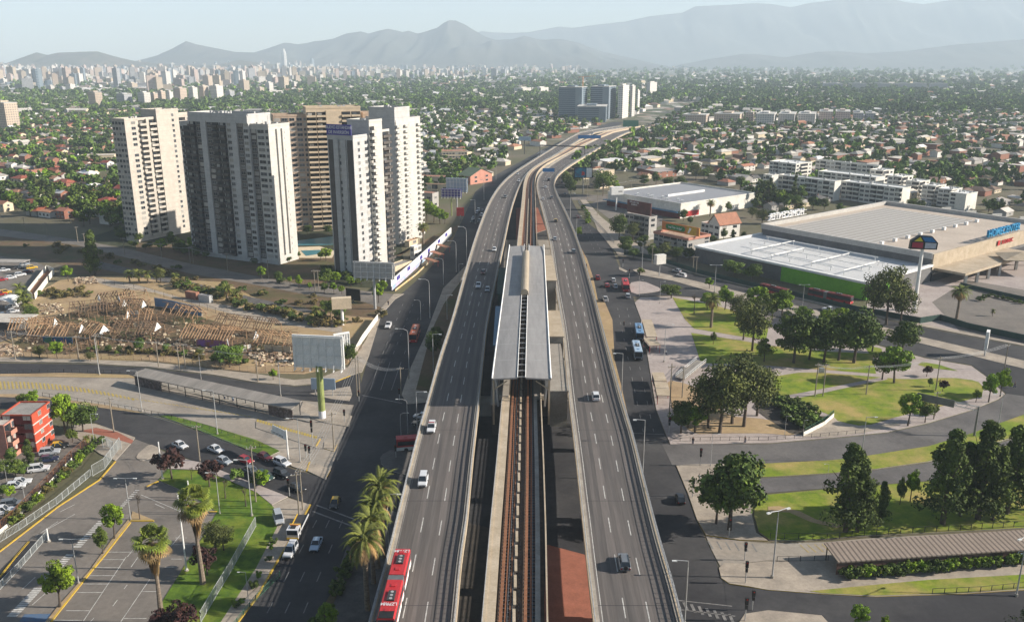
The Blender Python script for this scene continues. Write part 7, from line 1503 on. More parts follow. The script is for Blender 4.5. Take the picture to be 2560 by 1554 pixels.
# ---- buses ----
def bus(label, px, py, L, m, low, ang, h=0.0, artic=False, roofm=None, cat='bus'):
 x, y = G(px, py, h); t = thing('bus', label, cat, (x, y, h + .03), ang)
 secs = [(-L / 2, L / 2)] if not artic else [(-L / 2, -L / 2 + 9.4), (-L / 2 + 10.8, L / 2)]
 for si, (a, b) in enumerate(secs):
  mb = MB(); pr = [(-1.27, .35), (-1.27, 2.95), (-1.1, 3.15), (1.1, 3.15), (1.27, 2.95), (1.27, .35)]; vs = [(x_, yy, z_) for yy in (a, b) for x_, z_ in pr]
  mb.add(vs, [(i, i + 1, 7 + i, 6 + i) for i in range(5)] + [(5, 0, 6, 11), (5, 4, 3, 2, 1, 0), (6, 7, 8, 9, 10, 11)]); body = mb.build('body', m, t)
  mb = MB(); mb.box((0, (a + b) / 2, .75), (2.58, b - a + .04, .8)); mb.build('lower_panel', low, t)
  for s_ in (-1, 1): mb = MB(); mb.box((s_ * 1.275, (a + b) / 2, 2.1), (.04, b - a - .6, 1.0)); mb.build('side_window', 'glass_dark', t)
  mb = MB(); mb.box((.1, a + (b - a) * .55, 3.26), (1.1, 2.4, .26)); ac = mb.build('roof_unit', 'steel_dark', t)
  for q in range(3): mb = MB(); mb.cyl((.1, a + (b - a) * .55 - .8 + q * .8, 3.38), (.1, a + (b - a) * .55 - .8 + q * .8, 3.43), .25, n=8); mb.build('fan', 'galvanised', ac)
  for q in (.2, .84): mb = MB(); mb.box((0, a + (b - a) * q, 3.2), (.7, .7, .12)); mb.build('roof_hatch', roofm or m, t)
  for yy in ((a + 2.2, b - 2.2) if not artic or si == 0 else (b - 2.4,)):
   for s_ in (-1, 1): mb = MB(); mb.cyl((s_ * 1.0, yy, .48), (s_ * 1.3, yy, .48), .48, n=12); mb.build('wheel', 'rubber', t)
 if artic: mb = MB(); mb.box((0, -L / 2 + 10.1, 1.75), (2.35, 1.5, 2.6)); mb.build('bellows', 'steel', t)
 mb = MB(); mb.box((0, -L / 2 - .02, 2.1), (2.3, .08, 1.5)); mb.build('windscreen', 'glass_dark', t); mb = MB(); mb.box((0, L / 2 + .02, 2.3), (2.0, .08, .9)); mb.build('rear_window', 'glass_dark', t)
 for s_ in (-1, 1): mb = MB(); mb.box((s_ * .95, -L / 2 - .03, .85), (.4, .08, .22)); mb.build('headlight', 'lamp_glass', t); mb = MB(); mb.beam((s_ * 1.25, -L / 2, 2.8), (s_ * 1.5, -L / 2 - .3, 2.5), .12); mb.build('wing_mirror', 'plastic_black', t)
 return t
XB_ = lambda y: np.interp(y, YS, LL) + 2.55
xc = (XB_(104.0) + XB_(123)) / 2
t = bus('long red articulated bus on the left elevated road with white LZPR84 on its roof', 900, 1400, 18.0, 'bus_red', 'white_paint', 0, DH, True, cat='articulated bus'); t.location = (float(xc) - .1, 113.6, DH + .03); t.rotation_euler.z = -math.atan2(XB_(123) - XB_(104), 19)
text('LZPR84', 1.0, t, (0, 8.3, 3.2), (0, 0, math.pi), 'letter_white', .01, sx=.75); text('LZPR84', 1.0, t, (0, -5.7, 3.2), (0, 0, math.pi), 'letter_white', .01, sx=.75)
mb = MB(); mb.box((0, -8.2, 3.17), (2.1, 1.6, .08)); mb.build('front_roof_panel', 'plastic_black', t)
bus('red city bus with a white roof hatch on the left avenue', 1037, 845, 11, 'bus_orange', 'bus_red', heading(G(1042, 830), G(1028, 870)), roofm='white_paint')
bus('red and white bus crossing under the left elevated road', 1050, 1120, 11, 'bus_red', 'white_paint', R(-80)); bus('red bus stopped between cars at the right junction', 1563, 722, 11, 'bus_red', 'bus_red', heading(G(1556, 700), G(1566, 740)))
bus('blue bus farther from the camera at the right avenue stop', 1597, 842, 11, 'paint_blue', 'plastic_black', heading(G(1592, 815), G(1600, 860)), roofm='paint_darkblue'); bus('blue and white bus nearer the camera in the right avenue bus lane', 1592, 888, 11, 'paint_lightblue', 'plastic_black', heading(G(1583, 850), G(1600, 915)), roofm='paint_blue')
bus('red bus parked in front of the dark store wing', 1935, 735, 12, 'maroon', 'bus_red', heading(G(1900, 725), G(1980, 745)), cat='bus'); bus('second red bus behind the leafless tree by the green wall', 2075, 750, 17, 'maroon', 'bus_red', heading(G(2010, 740), G(2130, 765)), artic=True)  # maroon bodies: shade over the parked buses put into their paint
# tow truck
x, y = G(745, 1325); t = thing('tow_truck', 'white and yellow flatbed tow truck on the shaded avenue', 'tow truck', (x, y, .04), heading(G(757, 1300), G(735, 1345)))
mb = MB(); mb.box((0, -2.9, 1.35), (2.2, 2.0, 1.9)); cab = mb.build('cab', 'paint_white', t); mb = MB(); mb.box((0, -3.93, 1.75), (1.95, .08, .9)); mb.build('windscreen', 'glass_dark', cab); mb = MB(); mb.box((0, -2.9, 2.4), (.9, .9, .25)); mb.build('roof_hatch', 'plastic_black', cab)
for s_ in (-1, 1): mb = MB(); mb.box((s_ * 1.12, -2.9, 1.75), (.05, 1.2, .7)); mb.build('side_window', 'glass_dark', cab)
mb = MB(); mb.box((0, 1.2, .95), (2.2, 6.0, .16)); mb.build('flatbed', 'steel_dark', t)
for s_ in (-1, 1): mb = MB(); mb.box((s_ * 1.12, 1.2, 1.12), (.12, 6.0, .3)); mb.build('side_rail', 'paint_yellow' if s_ < 0 else 'paint_white', t)
mb = MB(); mb.box((0, -3.95, .55), (2.2, .2, .35)); mb.build('bumper', 'paint_yellow', t); mb = MB(); mb.box((0, -2.2, 2.45), (1.6, .25, .18)); mb.build('light_bar', 'paint_orange', t); mb = MB(); mb.box((0, -1.7, 1.7), (2.1, .25, 1.4)); mb.build('headboard', 'paint_yellow', t)
for yy in (-2.9, 1.2, 3.0):
 for s_ in (-1, 1): mb = MB(); mb.cyl((s_ * .8, yy, .45), (s_ * 1.1, yy, .45), .45, n=12); mb.build('wheel', 'rubber', t)
# ---------------- street furniture ----------------
def lamp_template(arm=2.2, H=9.5, double=False, m='galvanised', curved=True):
 t = template('street_lamp'); mb = MB(); mb.cyl((0, 0, 0), (0, 0, H * .9), .1, .06, 8)
 mb.build('pole', m, t)
 for s_ in ((1, -1) if double else (1,)):
  mb = MB(); pts = [(0, 0, H * .88), (s_ * .15, 0, H * .96), (s_ * arm * .45, 0, H), (s_ * arm, 0, H + .02)] if curved else [(0, 0, H * .88), (0, 0, H), (s_ * arm, 0, H + .1)]; mb.tube(pts, .05, 6); mb.build('arm', m, t)
  mb = MB(); mb.box((s_ * (arm + .3), 0, H + .02), (.6, .24, .12)); mb.build('lamp_head', 'lamp_glass', t)
 mb = MB(); mb.cyl((0, 0, 0), (0, 0, .35), .2, n=8); mb.build('base', 'concrete', t); index_kids(t); return t
LT = dict(c=lamp_template(), d=lamp_template(1.6, double=True), s=lamp_template(1.4, 9, m='galvanised', curved=False), p=lamp_template(1.3, double=True, H=8, curved=False))
def lamp(k, px, yb, yt, label, rz=0.0, h=0.0):
 x, y = G(px, yb, h); H = HT(px, yb, yt) - h; s_ = H / (9.5 if k in 'cd' else 9 if k == 's' else 8); o = dup(LT[k], (x, y, h + .05), rz, label=label, scale=(min(1.3, s_ * 1.05) if s_ > 1 else s_, s_, s_), cat='street lamp'); return o
PI = math.pi
lamps = [('c', 1167, 668, 567, 'by the far end of the left roof shadow', PI), ('c', 1141, 680, 602, 'beside the walled yard, second row', PI), ('c', 1052, 800, 750, 'left kerb of the avenue below the walled yard', PI), ('c', 1075, 795, 698, 'on the left median above the red city bus', PI), ('c', 1023, 930, 822, 'on the left median beside the red city bus', PI), ('c', 1109, 712, 646, 'on the median at the foot of the white wall', PI),
   ('s', 1084, 935, 836, 'close to the elevated road in the dark planting', 0), ('s', 1118, 800, 738, 'in the dark planting farther up', 0), ('s', 1148, 708, 660, 'where the dark planting narrows', 0), ('s', 1044, 1098, 980, 'by the left elevated road edge at the junction', 0), ('c', 1020, 1085, 998, 'with a curved arm over the shaded junction', PI), ('c', 1003, 1100, 1032, 'with a short curved arm at the shaded junction', 0),
   ('s', 974, 1398, 1236, 'rising beside the feathery palms', 0), ('s', 1606, 1198, 1050, 'on the right avenue verge below the white hatchback', PI), ('s', 1553, 1005, 884, 'on the right avenue verge level with the buses', PI), ('s', 1711, 1560, 1402, 'nearest the camera on the right avenue', PI), ('p', 1930, 1445, 1277, 'by the end of the lower right shelter', .4), ('s', 2152, 1155, 1043, 'on the strip between the two right carriageways', 0), ('s', 2067, 1210, 1160, 'short one on the upper grass strip', PI), ('s', 2492, 1085, 985, 'near the curve under the tall conifers', PI),
   ('d', 1605, 670, 604, 'with two arms in front of the grey balconied block', 0), ('p', 1786, 731, 663, 'with two arms on the boulevard median', 0), ('p', 2006, 766, 712, 'with two arms below the green wall', 0), ('s', 1652, 640, 614, 'beside the slanted posts by the pink-trimmed block', 0), ('s', 1425, 580, 484, 'by the right railing near the planted verge', 0), ('s', 1441, 602, 540, 'second by the right railing near the planted verge', 0), ('s', 1598, 740, 700, 'behind the right junction island', 0),
   ('s', 1649, 759, 704, 'on the pink plaza by the junction', 0), ('s', 1660, 905, 812, 'on the pink plaza beside the buses', 0), ('s', 249, 937, 835, 'on the dry verge between the carriageways at left', 0), ('s', 355, 1028, 927, 'by the end of the left bus shelter', PI), ('s', 544, 1086, 976, 'on the tip of the grass strip at left', PI), ('s', 503, 948, 886, 'in front of the ruins beside the roof of the shelter', 0), ('s', 702, 990, 903, 'near the small round tree', 0), ('s', 751, 1156, 1046, 'between the direction sign and the signals', PI),
   ('s', 237, 1115, 1035, 'by the sliding gate posts', 0), ('p', 327, 1299, 1196, 'with two arms on the yellow-kerbed island', 0), ('p', 197, 1459, 1348, 'with two arms in the middle of the car park', 0), ('s', 550, 1284, 1182, 'on the palm lawn corner', PI), ('s', 66, 1270, 1205, 'on the fence of the parked cars', 0), ('s', 18, 1206, 1164, 'small one among the garden shrubs', 0), ('s', 630, 1290, 1150, 'tall one beside the mesh fence and queue', PI), ('s', 622, 1512, 1430, 'on the pavement by the lower mesh fence', PI), ('s', 2018, 800, 770, 'short one in the park hedge', 0), ('p', 2540, 1490, 1341, 'with a cluster head behind the lower right shelter', .5),
   ('s', 1961, 1094, 1040, 'small one beside the concrete channel wall', 0), ('s', 2007, 1089, 1050, 'second small one beside the concrete channel wall', 0), ('s', 1240, 450, 415, 'far up the left avenue', PI), ('s', 1210, 500, 450, 'halfway up the left avenue', PI), ('s', 1188, 560, 500, 'by the queuing cars', PI), ('s', 1410, 450, 420, 'far up the right avenue', 0), ('s', 1720, 1070, 1035, 'thin one under the eucalyptus trees', 0), ('s', 1776, 1165, 1085, 'at the corner of the right boulevard', 0)]
for k, px, yb, yt, where_, rz in lamps: lamp(k, px, yb, yt, 'street lamp ' + where_, rz)
# white masts on the car park lawn
for i, (px, yb, yt, lb) in enumerate(((467, 1427, 1235, 'tall white mast leaning over the car park edge'), (474, 1245, 1202, 'white mast behind the first fan palm'), (407, 1197, 1105, 'thin white mast beside the purple plum tree'), (122, 1354, 1322, 'short white post at the end of the ramp fence'))):
 x, y = G(px, yb); H = HT(px, yb, yt); t = thing('mast', lb, 'mast', (x, y, .1)); mb = MB(); mb.cyl((0, 0, 0), (0, 0, H), .16, .12, 8); mb.build('pole', 'white_paint', t); mb = MB(); mb.cyl((0, 0, 0), (0, 0, .25), .4, n=8); mb.build('base', 'concrete', t)
# utility poles
PT = template('utility_pole'); mb = MB(); mb.cyl((0, 0, 0), (0, 0, 10), .17, .12, 7); mb.build('pole', 'wood_pole', PT); mb = MB(); mb.box((0, 0, 9.4), (2.0, .12, .14)); mb.build('crossarm', 'wood_pole', PT)
for x in (-.85, -.3, .3, .85): mb = MB(); mb.cyl((x, 0, 9.45), (x, 0, 9.75), .06, n=6); mb.build('insulator', 'galvanised', PT)
index_kids(PT); UP = {}
def upole(key, px, yb, yt, label, rz=0.3):
 x, y = G(px, yb); H = HT(px, yb, yt); dup(PT, (x, y, 0), rz, label=label, scale=(1, 1, H / 10), cat='utility pole'); UP[key] = (x, y, H * .95)
for k in ((1, 39, 900, 826, 'at the left picture edge before the ruins'), (2, 69, 855, 805, 'standing in the rubble at far left'), (3, 198, 900, 838, 'before the colourful ruined wall'), (4, 248, 908, 835, 'before the second ruined roof'), (5, 397, 918, 852, 'before the third ruined roof'), (6, 449, 924, 855, 'left one of the close pair before the ruins'), (7, 464, 922, 858, 'right one of the close pair before the ruins'), (8, 645, 955, 884, 'between the ruins and the round tree'),
   (9, 285, 1081, 992, 'leaning one at the left corner sidewalk'), (10, 500, 1152, 1062, 'beside the white sedan boulevard'), (11, 640, 1255, 1112, 'tall one beside the queue of cars'), (12, 893, 990, 895, 'left one of the pair at the avenue corner'), (13, 899, 982, 890, 'right one of the pair at the avenue corner'), (14, 835, 1122, 1030, 'on the corner island below the green column'), (15, 1003, 990, 917, 'on the median corner, left one'), (16, 1022, 948, 920, 'on the median corner, right one'),
   (17, 748, 1288, 1180, 'left one of the pair beside the tow truck'), (18, 757, 1275, 1172, 'right one of the pair beside the tow truck'), (19, 2037, 992, 907, 'left one carrying the park transformer'), (20, 2057, 991, 908, 'right one carrying the park transformer'), (21, 2165, 987, 912, 'in the middle of the park lawn'), (22, 2339, 977, 890, 'on the park lawn near the road sign'), (23, 2334, 1048, 978, 'at the park edge by the sign gantry'), (24, 2510, 925, 858, 'beside the boulevard at the right edge'),
   (25, 170, 1070, 1000, 'behind the weeping green tree'), (26, 139, 1045, 998, 'left of the weeping green tree'), (27, 672, 697, 650, 'on the tower street beside bright young trees'), (28, 788, 730, 674, 'left one of the pair below the bannered tower'), (29, 797, 728, 675, 'right one of the pair below the bannered tower'), (30, 312, 636, 594, 'at the foot of the cream tower'), (31, 405, 650, 608, 'left of the grey slab'), (32, 476, 660, 617, 'left one of the pair before the grey slab'), (33, 484, 658, 615, 'right one of the pair before the grey slab'), (34, 570, 682, 632, 'in the middle before the grey slab'),
   (35, 64, 582, 543, 'at left beside the dry canal'), (36, 118, 592, 556, 'second beside the dry canal'), (37, 195, 606, 566, 'third beside the dry canal'), (38, 212, 608, 583, 'fourth beside the dry canal'), (39, 1672, 1055, 908, 'dark one on the plaza near the white footbridge'), (40, 1705, 995, 915, 'second dark one near the white footbridge'), (41, 1630, 660, 612, 'slanted one before the pink-trimmed block'), (42, 1740, 684, 640, 'beside the cream corner kiosk'), (43, 1732, 680, 640, 'left of the one at the cream corner kiosk'), (44, 1493, 540, 470, 'beside the supermarket car park'), (45, 1468, 500, 448, 'behind the digital billboard mast'), (46, 1506, 492, 458, 'at the supermarket entrance street'), (47, 1578, 476, 450, 'along the street behind the supermarket'), (48, 1628, 470, 440, 'next along the street behind the supermarket')):
 upole(k[0], k[1], k[2], k[3], 'utility pole ' + k[4])
def wires(label, keys, n=3, sag=.8):
 t = thing('power_line', label, 'power line', (0, 0, 0))
 for a, b in zip(keys[:-1], keys[1:]):
  A, B = Vector(UP[a]), Vector(UP[b]); d = (B - A).normalized(); sd = Vector((-d.y, d.x, 0))
  for i in range(n):
   o_ = sd * ((i - (n - 1) / 2) * .6); pts = [A.lerp(B, f) + o_ - Vector((0, 0, sag * 4 * f * (1 - f))) for f in np.linspace(0, 1, 7)]; mb = MB(); mb.tube(pts, .03, 3); mb.build('wire', 'galvanised', t)
wires('sagging wires across the shaded avenue to the median poles', (13, 15), 4, 1.5); wires('bundle of wires from the avenue corner down past the junction', (12, 14, 18), 4, 1.2); wires('wires across the park lawn', (19, 21, 22, 24), 3, .8); wires('wires along the pavement before the ruins', (1, 3, 4, 5, 7, 8), 2, .6); wires('wires along the street before the towers', (30, 31, 32, 34, 27), 2, .7); wires('wires from the leaning pole towards the queue', (9, 10, 11), 2, .7); wires('wires behind the supermarket', (46, 47, 48), 2, .7)
x, y = G(2047, 991); o = thing('transformer', 'grey transformer hung between the twin park poles', 'transformer', (x, y, HT(2047, 991, 928))); mb = MB(); mb.box((0, 0, .4), (1.3, .8, 1.3)); mb.build('tank', 'galvanised', o); mb = MB(); mb.box((0, 0, -.35), (2.4, .3, .12)); mb.build('bracket', 'galvanised', o)
# traffic signals
ST = template('traffic_light'); mb = MB(); mb.cyl((0, 0, 0), (0, 0, 4.2), .07, n=6); mb.build('pole', 'galvanised', ST); mb = MB(); mb.box((0, -.12, 3.7), (.4, .3, 1.15)); hd = mb.build('signal_head', 'plastic_black', ST)
for z, m in ((4.05, 'tail_red'), (3.7, 'plastic_black'), (3.35, 'plastic_black')): mb = MB(); mb.cyl((0, -.28, z), (0, -.3, z), .12, n=10); mb.build('lens', m, hd)
mb = MB(); mb.box((0, -.12, 2.6), (.32, .28, .7)); mb.build('pedestrian_head', 'plastic_black', ST); index_kids(ST)
for px, yb, yt, lb in ((782, 1112, 1050, 'on the striped bus bay tip'), (766, 1145, 1110, 'left of the wire bundle at the left junction'), (775, 1150, 1118, 'right of the wire bundle at the left junction'), (862, 1055, 1028, 'on the small corner island'), (898, 1005, 978, 'at the shaded avenue corner'), (999, 1000, 975, 'on the median tip in shade'), (990, 1145, 1130, 'on the dark island by the crossing bus'), (724, 1240, 1195, 'beside the twin poles above the tow truck'), (1731, 1243, 1195, 'green pedestrian one beside the leafy tree'), (1822, 1342, 1295, 'red one under the leafy tree'), (1750, 1164, 1120, 'dark one at the boulevard corner'), (1672, 1085, 1042, 'in front of the dark tree by the plaza'), (1861, 1400, 1355, 'at the bus lane mouth'), (1863, 1458, 1402, 'red one on the bus island nose'), (1880, 1525, 1475, 'beside the bottom right road'), (1862, 1552, 1493, 'at the bottom right corner island'), (1573, 695, 672, 'before the right junction median'), (1557, 668, 648, 'far side of the right junction'), (1465, 700, 648, 'by the right railing at the junction'), (1598, 700, 686, 'beside the boulevard mouth')):
 x, y = G(px, yb); s_ = HT(px, yb, yt) / 4.3; s_ = min(max(s_, .8), 1.6); dup(ST, (x, y, .12), 0, label='traffic light ' + lb, scale=(1.25, 1.25, s_), cat='traffic light')
# fences
def fence(label, pts, h, m, post=2.5, rail=True, solid=None, z=0.0, hpx=0.0, mesh=False, name='fence', cat='fence', bars=None):
 w_ = GL(pts); t = thing(name, label, cat, (w_[0][0], w_[0][1], z)); o = Vector((*w_[0], 0))
 PP = []; rails = MB(); pan = MB(); br = MB()
 for a, b in zip(w_[:-1], w_[1:]):
  A, B = Vector((*a, 0)) - o, Vector((*b, 0)) - o; L_ = (B - A).length; n = max(1, int(L_ / post))
  for i in range(n + 1): PP.append(A.lerp(B, i / n))
  for zz in ((.15, h) if rail else ()): rails.beam(A + Vector((0, 0, zz)), B + Vector((0, 0, zz)), .05)
  if bars:
   k = int(L_ / bars)
   for i in range(k): p = A.lerp(B, (i + .5) / k); br.box((p.x, p.y, h / 2), (.045, .045, h))
  if solid: pan.beam(A + Vector((0, 0, h * .48)), B + Vector((0, 0, h * .48)), .08, h * .96)
 pm = MB().box((0, 0, h / 2), (.09, .09, h)).build('post', m, t)
 for i, p in enumerate(PP[:98]): o_ = pm if i == 0 else pm.copy(); o_.location = p; o_.parent = t; i and COL.objects.link(o_)
 if rail: rails.build('rail', m, t)
 if bars: br.build('bar_infill', m, t)
 if solid: pan.build('panel', solid, t)
 return t
Tp = lambda a, b: (a / 3.7406, 1154 + b / 3.74)
fence('white mesh fence along the palm lawn', [Tp(2394, 610), Tp(2250, 870), Tp(2140, 1070), Tp(2030, 1250), Tp(1880, 1510)], 2.1, 'fence_metal', 2.2, bars=.28, z=.15)
fence('white railing along the yellow kerb of the car park', [Tp(-60, 790), Tp(180, 640), Tp(530, 400), Tp(850, 130)], 1.6, 'fence_metal', 2.0, bars=.3)
fence('white railing beside the dark ramp', [Tp(-40, 1240), Tp(180, 1010), Tp(450, 700)], 1.5, 'fence_metal', 2.0, bars=.3)
fence('tall white gate fence at the car park entrance', [(232, 1190), (262, 1172), (301, 1118)], 2.6, 'fence_metal', 2.0, bars=.3); fence('white bay of railings beside the gate fence', [(258, 1120), (268, 1116), (284, 1126), (304, 1124)], 2.4, 'fence_metal', 1.5, bars=.25)
t = fence('brown mesh fence on a white wall beside the parked cars', [(-20, 1348), (27, 1310), (120, 1215), (180, 1150), (225, 1112)], 2.4, 'rust', 2.8, bars=.4)
fence('low white wall under the brown mesh fence', [(-20, 1349.5), (27, 1311.5), (120, 1216.5), (180, 1151.5)], .8, 'white_wall', 6, solid='white_wall', name='wall', cat='wall')
fence('thin dark railing on the verge of the left bus road', [(107, 990), (230, 1010), (330, 1026), (430, 1046), (540, 1078), (650, 1118)], 1.1, 'steel_dark', 2.2); fence('dark railing on the dry verge between left carriageways', [(0, 934), (160, 931), (320, 934)], 1.1, 'steel_dark', 2.2)
fence('pale picket fence before the ruins', [(-40, 893), (100, 894), (214, 897), (374, 900), (500, 914), (560, 922)], 1.9, 'rubble', 2.4, bars=.35); fence('pale picket fence by the dry grass and round tree', [(560, 924), (640, 930), (760, 930), (860, 912), (905, 872)], 1.9, 'rubble', 2.4, bars=.3)
fence('white panel wall along the avenue beside the lattice billboard', [(888, 886), (905, 855), (930, 820), (945, 800)], 2.2, 'white_wall', 3, solid='white_wall', name='wall', cat='wall')
fence('dark railing along the upper edge of the lower right boulevard', [(1700, 1104), (1800, 1102), (1920, 1101), (2050, 1093), (2160, 1083)], 1.1, 'steel_dark', 2); fence('dark fence between the conifers and the bus lane', [(1925, 1348), (2067, 1350), (2160, 1340), (2400, 1327), (2560, 1317)], 1.3, 'steel_dark', 2.2, z=.15); fence('dark railing beside the roadside grass at lower right', [(2330, 1486), (2450, 1481), (2560, 1470)], 1.1, 'steel_dark', 2.0, z=.15); fence('short railing at the shelter end', [(1942, 1405), (2000, 1404), (2070, 1402)], 1.1, 'steel_dark', 2.0, z=.15)
fence('green railing on the bottom edge of the left avenue', [(700, 1440), (640, 1500), (560, 1600)], 1.1, 'fence_green', 2.0, bars=.3); fence('low dark fence across the park lawn edge', [(2012, 1088), (2060, 1060), (2083, 1040)], 1.6, 'fence_green', 2, bars=.3, z=.2)
fence('white channel wall with a green fence on the park lawn', [(2008, 1091), (2060, 1064), (2084, 1043)], 1.0, 'white_wall', 3, solid='white_wall', name='wall', cat='wall', z=.2)
fence('wire fence along the dirt path above the ruins', [(240, 705), (335, 722), (388, 736), (480, 760), (560, 790), (640, 815), (720, 850)], 2.0, 'steel_dark', 5)
fence('long dark green hoarding along the store wing', [(1560, 636), (1640, 650), (1740, 683), (1868, 714), (1990, 742), (2150, 780)], 2.0, 'green_mesh', 3, solid='green_mesh', name='hoarding', cat='fence'); fence('dark green fence around the store car park', [(2150, 780), (2300, 808), (2350, 800), (2420, 822), (2560, 852), (2700, 880)], 2.2, 'green_mesh', 3, solid='green_mesh'); fence('dark fence crossing the store forecourt', [(2400, 715), (2500, 738), (2600, 760)], 1.6, 'green_mesh', 3, solid='green_mesh')
fence('grey mesh fence along the supermarket verge', [(1445, 505), (1465, 535), (1500, 570), (1535, 610)], 2.0, 'galvanised', 3, bars=.5)
# white advertising wall of the yard beside the left avenue
pts = [(978, 728), (1040, 672), (1085, 630), (1128, 590)]; w_ = GL(pts); t = thing('hoarding', 'long white advertising wall with purple stripes around the yard by the left avenue', 'hoarding', (*w_[0], 0)); o = Vector((*w_[0], 0))
mat('ad_strip', (.5, .5, .5), .7, (.45, .3, .5), .15, .7, scale2=.3, col3=(.2, .4, .5)); mat('ad_low', (.55, .3, .16), .8, (.5, .5, .2), .4, .8, scale2=.5, col3=(.5, .45, .4))
for i, (a, b) in enumerate(zip(w_[:-1], w_[1:])):
 A, B = Vector((*a, 0)) - o, Vector((*b, 0)) - o; mb = MB(); mb.beam(A + Vector((0, 0, 3.2)), B + Vector((0, 0, 3.2)), .3, 2.6); mb.build('white_panel', 'white_paint', t); n_ = (B - A).normalized(); sd = Vector((n_.y, -n_.x, 0)) * .2
 mb = MB(); mb.beam(A + sd + Vector((0, 0, 1.1)), B + sd + Vector((0, 0, 1.1)), .3, 1.6); mb.build('advert_strip', 'ad_strip' if i < 2 else 'white_paint', t)
 for f in (.2, .62): mb = MB(); p = A.lerp(B, f) + sd; q = A.lerp(B, f + .12) + sd; mb.beam(p + Vector((0, 0, 3.2)), q + Vector((0, 0, 3.2)), .2, 1.6); mb.build('purple_stripe', 'purple', t)
flat('yard', [(978, 728), (1040, 672), (1128, 590), (1110, 585), (1050, 625), (960, 700)], .05, 'concrete_dark')
fence('row of coloured crash blocks at the foot of the advertising wall', [(988, 728), (1040, 688), (1070, 660)], .8, 'ad_low', 2.2, solid='ad_low', name='barrier', cat='barrier')
for i, (px, py) in enumerate(((1078, 664), (1092, 646), (1108, 628))):
 x, y = G(px, py); t = thing('bus_stop', 'red-roofed bus stop, %s from the camera by the advertising wall' % ['first', 'second', 'third'][i], 'bus stop', (x, y, .1), R(38)); mb = MB(); mb.box((0, 0, 2.6), (2.6, 9, .2)); mb.build('roof', 'roof_terracotta', t)
 for yy in (-4, 0, 4): mb = MB(); mb.cyl((1, yy, 0), (1, yy, 2.6), .08, n=6); mb.build('post', 'letter_red', t)
 mb = MB(); mb.box((1.2, 0, 2.45), (.2, 9, .4)); mb.build('fascia', 'letter_red', t)
# billboards on columns
def column_board(label, px, yb, y_lo, y_hi, w_, rz, panelm, colm, lattice=True, colr=.6, depth=.5, name='billboard'):
 x, y = G(px, yb); z0 = HT(px, yb, y_lo); z1 = HT(px, yb, y_hi); t = thing(name, label, 'billboard', (x, y, 0), rz); mb = MB(); mb.cyl((0, 0, 0), (0, 0, z0 + .5), colr, n=14); mb.build('column', colm, t)
 mb = MB(); mb.box((0, .3, (z0 + z1) / 2), (w_, depth, z1 - z0)); p = mb.build('panel', panelm, t)
 if lattice:
  for i in range(7): mb = MB(); xx = -w_ * .46 + w_ * .92 * i / 6; mb.beam((xx, -.1, z0 - .6), (xx, -.1, z1 - .6), .18); mb.beam((xx, -.1, z0 - .4), (xx, -1.3, z0 - .4), .18); mb.beam((xx, -1.2, z0 - .4), (xx, -.1, z0 + 1.6), .1); mb.build('lattice_post', 'white_paint', t)
  for zz in (.1, .4, .7, .95): mb = MB(); mb.beam((-w_ * .49, -.15, z0 + (z1 - z0) * zz), (w_ * .49, -.15, z0 + (z1 - z0) * zz), .14); mb.build('lattice_rail', 'white_paint', t)
 return t, z0, z1
t, z0, z1 = column_board('large white-backed lattice billboard on a thick olive green column', 806, 1045, 920, 839, 13.2, R(-8), 'white_paint', 'fence_green', colr=.85)
mat('olive_col', (.26, .3, .1), .7); [c.data.materials.__setitem__(0, MATS['olive_col']) for c in t.children if c.name.startswith('column')]
mb = MB(); mb.cyl((0, 0, 0), (0, 0, 2.2), .9, n=14); mb.build('column_poster', 'letter_white', t)
column_board('second white lattice board half hidden behind the big one', 858, 905, 892, 832, 5, R(30), 'white_paint', 'galvanised', colr=.3)
x, y = G(810, 990); t = thing('billboard', 'small blue-grey board low behind the olive green column', 'billboard', (x, y, 0), R(-4)); mb = MB(); mb.box((0, 0, 3.6), (6.6, .3, 3.2)); mb.build('panel', 'paint_lightblue', t)
for xx in (-2.4, 2.4): mb = MB(); mb.cyl((xx, .2, 0), (xx, .2, 3), .12, n=6); mb.build('post', 'galvanised', t)
column_board('grey-backed lattice billboard on a steel column below the bannered tower', 938, 772, 697, 655, 15.5, R(-10), 'galvanised', 'galvanised', colr=.5); column_board('tan two-faced billboard on a white mast over the scrub', 857, 812, 771, 744, 6.6, R(12), 'wall_cream', 'white_paint', False, .5, 2.4); column_board('black blank billboard leaning behind the tan board', 883, 757, 751, 722, 6, R(-22), 'plastic_black', 'steel', False, .25)
column_board('pink poster column at the far end of the left avenue', 1151, 552, 540, 519, 4.2, R(0), 'letter_red', 'steel', False, .3)
column_board('pale grey lattice billboard beyond the cream motel', 1143, 535, 480, 445, 13, R(-10), 'paint_lightblue', 'galvanised', True, .4); column_board('purple-striped lattice billboard in front of the pale grey one', 1129, 540, 494, 472, 12, R(-8), 'purple', 'olive_col', True, .4)
t, z0, z1 = column_board('dark-framed digital billboard with a teal and white picture', 1457, 485, 445, 418, 12.5, R(-2), 'plastic_black', 'steel', False, .35)
mb = MB(); mb.box((-1.9, .02, (z0 + z1) / 2), (7.6, .08, (z1 - z0) * .86)); mb.build('teal_picture', 'ad_teal', t); mb = MB(); mb.box((3.95, .02, (z0 + z1) / 2), (3.6, .08, (z1 - z0) * .86)); mb.build('white_picture', 'letter_white', t); mb = MB(); mb.add([(-1.2, -.04, z0 + 1.6), (.9, -.04, z0 + 2.0), (.8, -.04, z0 + 4.0), (-.8, -.04, z0 + 4.6)], [(0, 1, 2, 3)]); mb.build('red_figure', 'letter_red', t)
